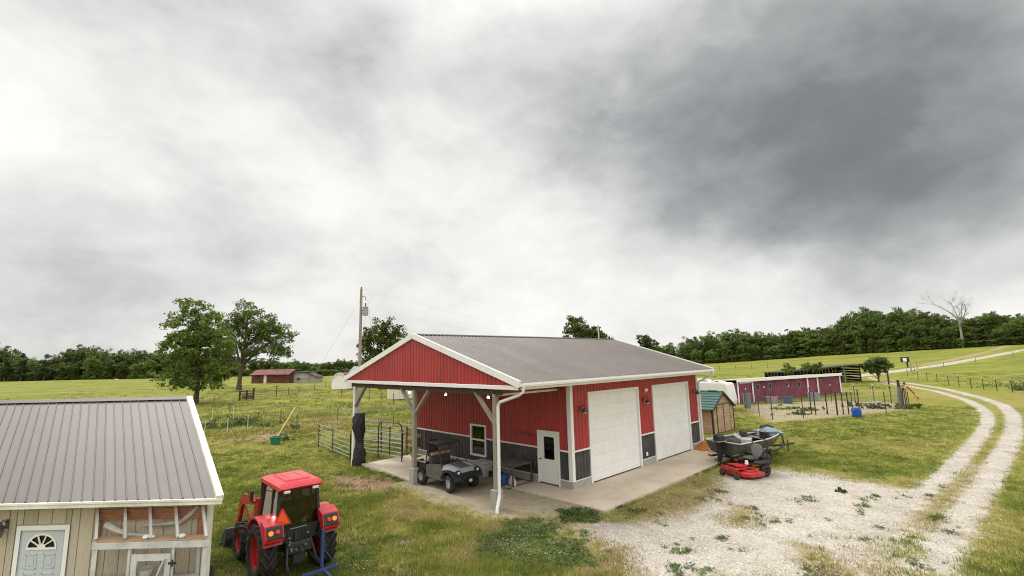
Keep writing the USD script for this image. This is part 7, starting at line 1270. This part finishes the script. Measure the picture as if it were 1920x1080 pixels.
PR = [(*tuft_proto('', 1, 16, .085, .13, .006), GM[0]), (*tuft_proto('', 2, 14, .11, .15, .006), GM[0]), (*tuft_proto('', 3, 16, .07, .13, .006), GM[1]), (*tuft_proto('', 4, 14, .09, .15, .006), GM[1]), (*tuft_proto('', 5, 13, .055, .13, .006, .9), GM[2]), (*tuft_proto('', 6, 12, .07, .15, .006, .9), GM[2])]
dist = np.hypot(x, y); z = ground(x, y); grow = np.clip(dist / 26, .8, 2.2)
scatter('lawn_grass', 'short uneven green, yellow and straw-coloured grass of the farm yard', np.stack([x, y, z], 1), kind, PR, .8, 1.5, 3)
# taller clumps out in the pasture
r_ = 42 * (150 / 42.) ** rs.random(19000); a_ = rs.uniform(-.95, .95, len(r_)) * math.atan(1.22); px_, py_ = r_ * np.sin(a_), r_ * np.cos(a_)
nn = meshkit.fbm(np.stack([px_ * .09, py_ * .16, 0 * px_], 1), 4, 31) + .25 * (meshkit.noise(np.stack([px_ * .9, py_ * .9, 0 * px_], 1), 2) - .5)
ok = (rs.random(len(px_)) < np.clip((nn - .38) * 4, .05, 1)) & ~shapely.contains_xy(others, px_, py_) & (inside(GARDEN, px_, py_, .3) < .5) & (np.min([shapely.distance(shapely.points(px_, py_), t_) for t_ in TRK], 0) > 2.4) & ~shapely.contains_xy(area, px_, py_) & ~shapely.contains_xy(barn_fp, px_, py_)
ok &= ~((px_ > 8) & (py_ < 66)) & (rs.random(len(px_)) < np.clip((170 - np.hypot(px_, py_)) / 80, 0, 1)); px_, py_, nn = px_[ok], py_[ok], nn[ok]; kd = np.where(nn + rs.normal(size=len(nn)) * .07 < .50, 0, np.where(nn + rs.normal(size=len(nn)) * .06 < .63, 1, 2))
scatter('pasture_grass', 'taller tufted yellow-green grass of the far pasture', np.stack([px_, py_, ground(px_, py_)], 1), kd, [(*tuft_proto('', 21, 26, .17, .55, .02, .7), GM[0]), (*tuft_proto('', 22, 26, .16, .55, .02, .8), GM[1]), (*tuft_proto('', 23, 20, .15, .5, .018, .9), GM[2])], .8, 1.7, 13)
# clover patches and weeds
CP = [([(925, 1010), (985, 1005), (1050, 1020), (1100, 1045), (1110, 1058), (1050, 1062), (960, 1050), (905, 1035)], 800), ([(950, 985), (1000, 978), (1040, 985), (1030, 1000), (960, 1003)], 250), ([(1055, 962), (1100, 958), (1120, 968), (1100, 980), (1060, 978)], 260), ([(640, 1050), (700, 1035), (690, 1080), (630, 1080)], 90), ([(420, 1000), (470, 1010), (480, 1080), (420, 1080)], 140)]
PX, PY = [], []
for p, n in CP:
    pg = poly_px(p).buffer(.15); a, b, c_, d_ = pg.bounds; qx, qy = rs.uniform(a, c_, n * 3), rs.uniform(b, d_, n * 3); ins = inside(pg, qx, qy, .3); kk = rs.random(n * 3) < ins; PX.append(qx[kk][:n]); PY.append(qy[kk][:n])
# single weeds over the gravel and along the slab edge
qx, qy = [], []
a, b, c_, d_ = LOT.bounds; ux, uy = rs.uniform(a, c_, 5200), rs.uniform(b, d_, 5200); nn = meshkit.fbm(np.stack([ux * 1.5, uy * 1.5, 0 * ux], 1), 3, 21); kk = (inside(LOT, ux, uy, .6) > .4) & (nn > .655) & (meshkit.noise(np.stack([ux * .2, uy * .2, 0 * ux], 1), 8) > .35) & ~shapely.contains_xy(barn_fp, ux, uy); PX.append(ux[kk]); PY.append(uy[kk])
for (a, b, n) in (((-1.46, -2.5), (12, -2.55), 190), ((-1.46, -2.5), (-1.46, 2.4), 50), ((-3.6, 6.5), (-3.5, 11.2), 60)):
    f = rs.random(n); e = np.array([bw(a[0] + (b[0] - a[0]) * t_ + rs.normal() * .05, a[1] + (b[1] - a[1]) * t_ + rs.normal() * .06, 0)[:2] for t_ in f]); kk = meshkit.noise(np.stack([e[:, 0] * .9, e[:, 1] * .9, 0 * f], 1), 3) > .42; PX.append(e[kk, 0]); PY.append(e[kk, 1])
PX, PY = np.concatenate(PX), np.concatenate(PY)
CPR = [(*leaf_proto(11, 12, .07, .13, .045), GM[3]), (*leaf_proto(12, 16, .10, .15, .05), GM[3]), (*leaf_proto(13, 3, .12, .16, .022), GM[4])]
scatter('clover_weeds', 'dark green clover and weeds dotted over the grass and gravel', np.stack([PX, PY, ground(PX, PY) + .02], 1), rs.choice(3, len(PX), p=(.45, .30, .25)), CPR, .4, 1.15, 5)
# loose limestone on the yard
ux, uy = frustum_points(30000, 10, 34); gm = gravel_masks(ux, uy); kk = shapely.contains_xy(area, ux, uy) & (rs.random(len(ux)) < gm['gravel'] * .8) & ~shapely.contains_xy(barn_fp, ux, uy); ux, uy = ux[kk], uy[kk]
def stone(seed, r): i = trimesh.creation.icosphere(0, r); i.vertices *= np.random.RandomState(seed).uniform(.6, 1.25, i.vertices.shape); i.vertices[:, 2] *= .7; return np.array(i.vertices), np.array(i.faces)
STN = [paint('limestone_%d' % k, c, .85, .2, 20.) for k, c in enumerate(((.50, .46, .41), (.38, .34, .29), (.58, .55, .50)))]
scatter('loose_gravel', 'loose pale limestone pebbles over the gravel yard', np.stack([ux, uy, ground(ux, uy) + .012], 1), rs.randint(0, 3, len(ux)), [(*stone(k, .032), STN[k]) for k in range(3)], .5, 1.5, 6)
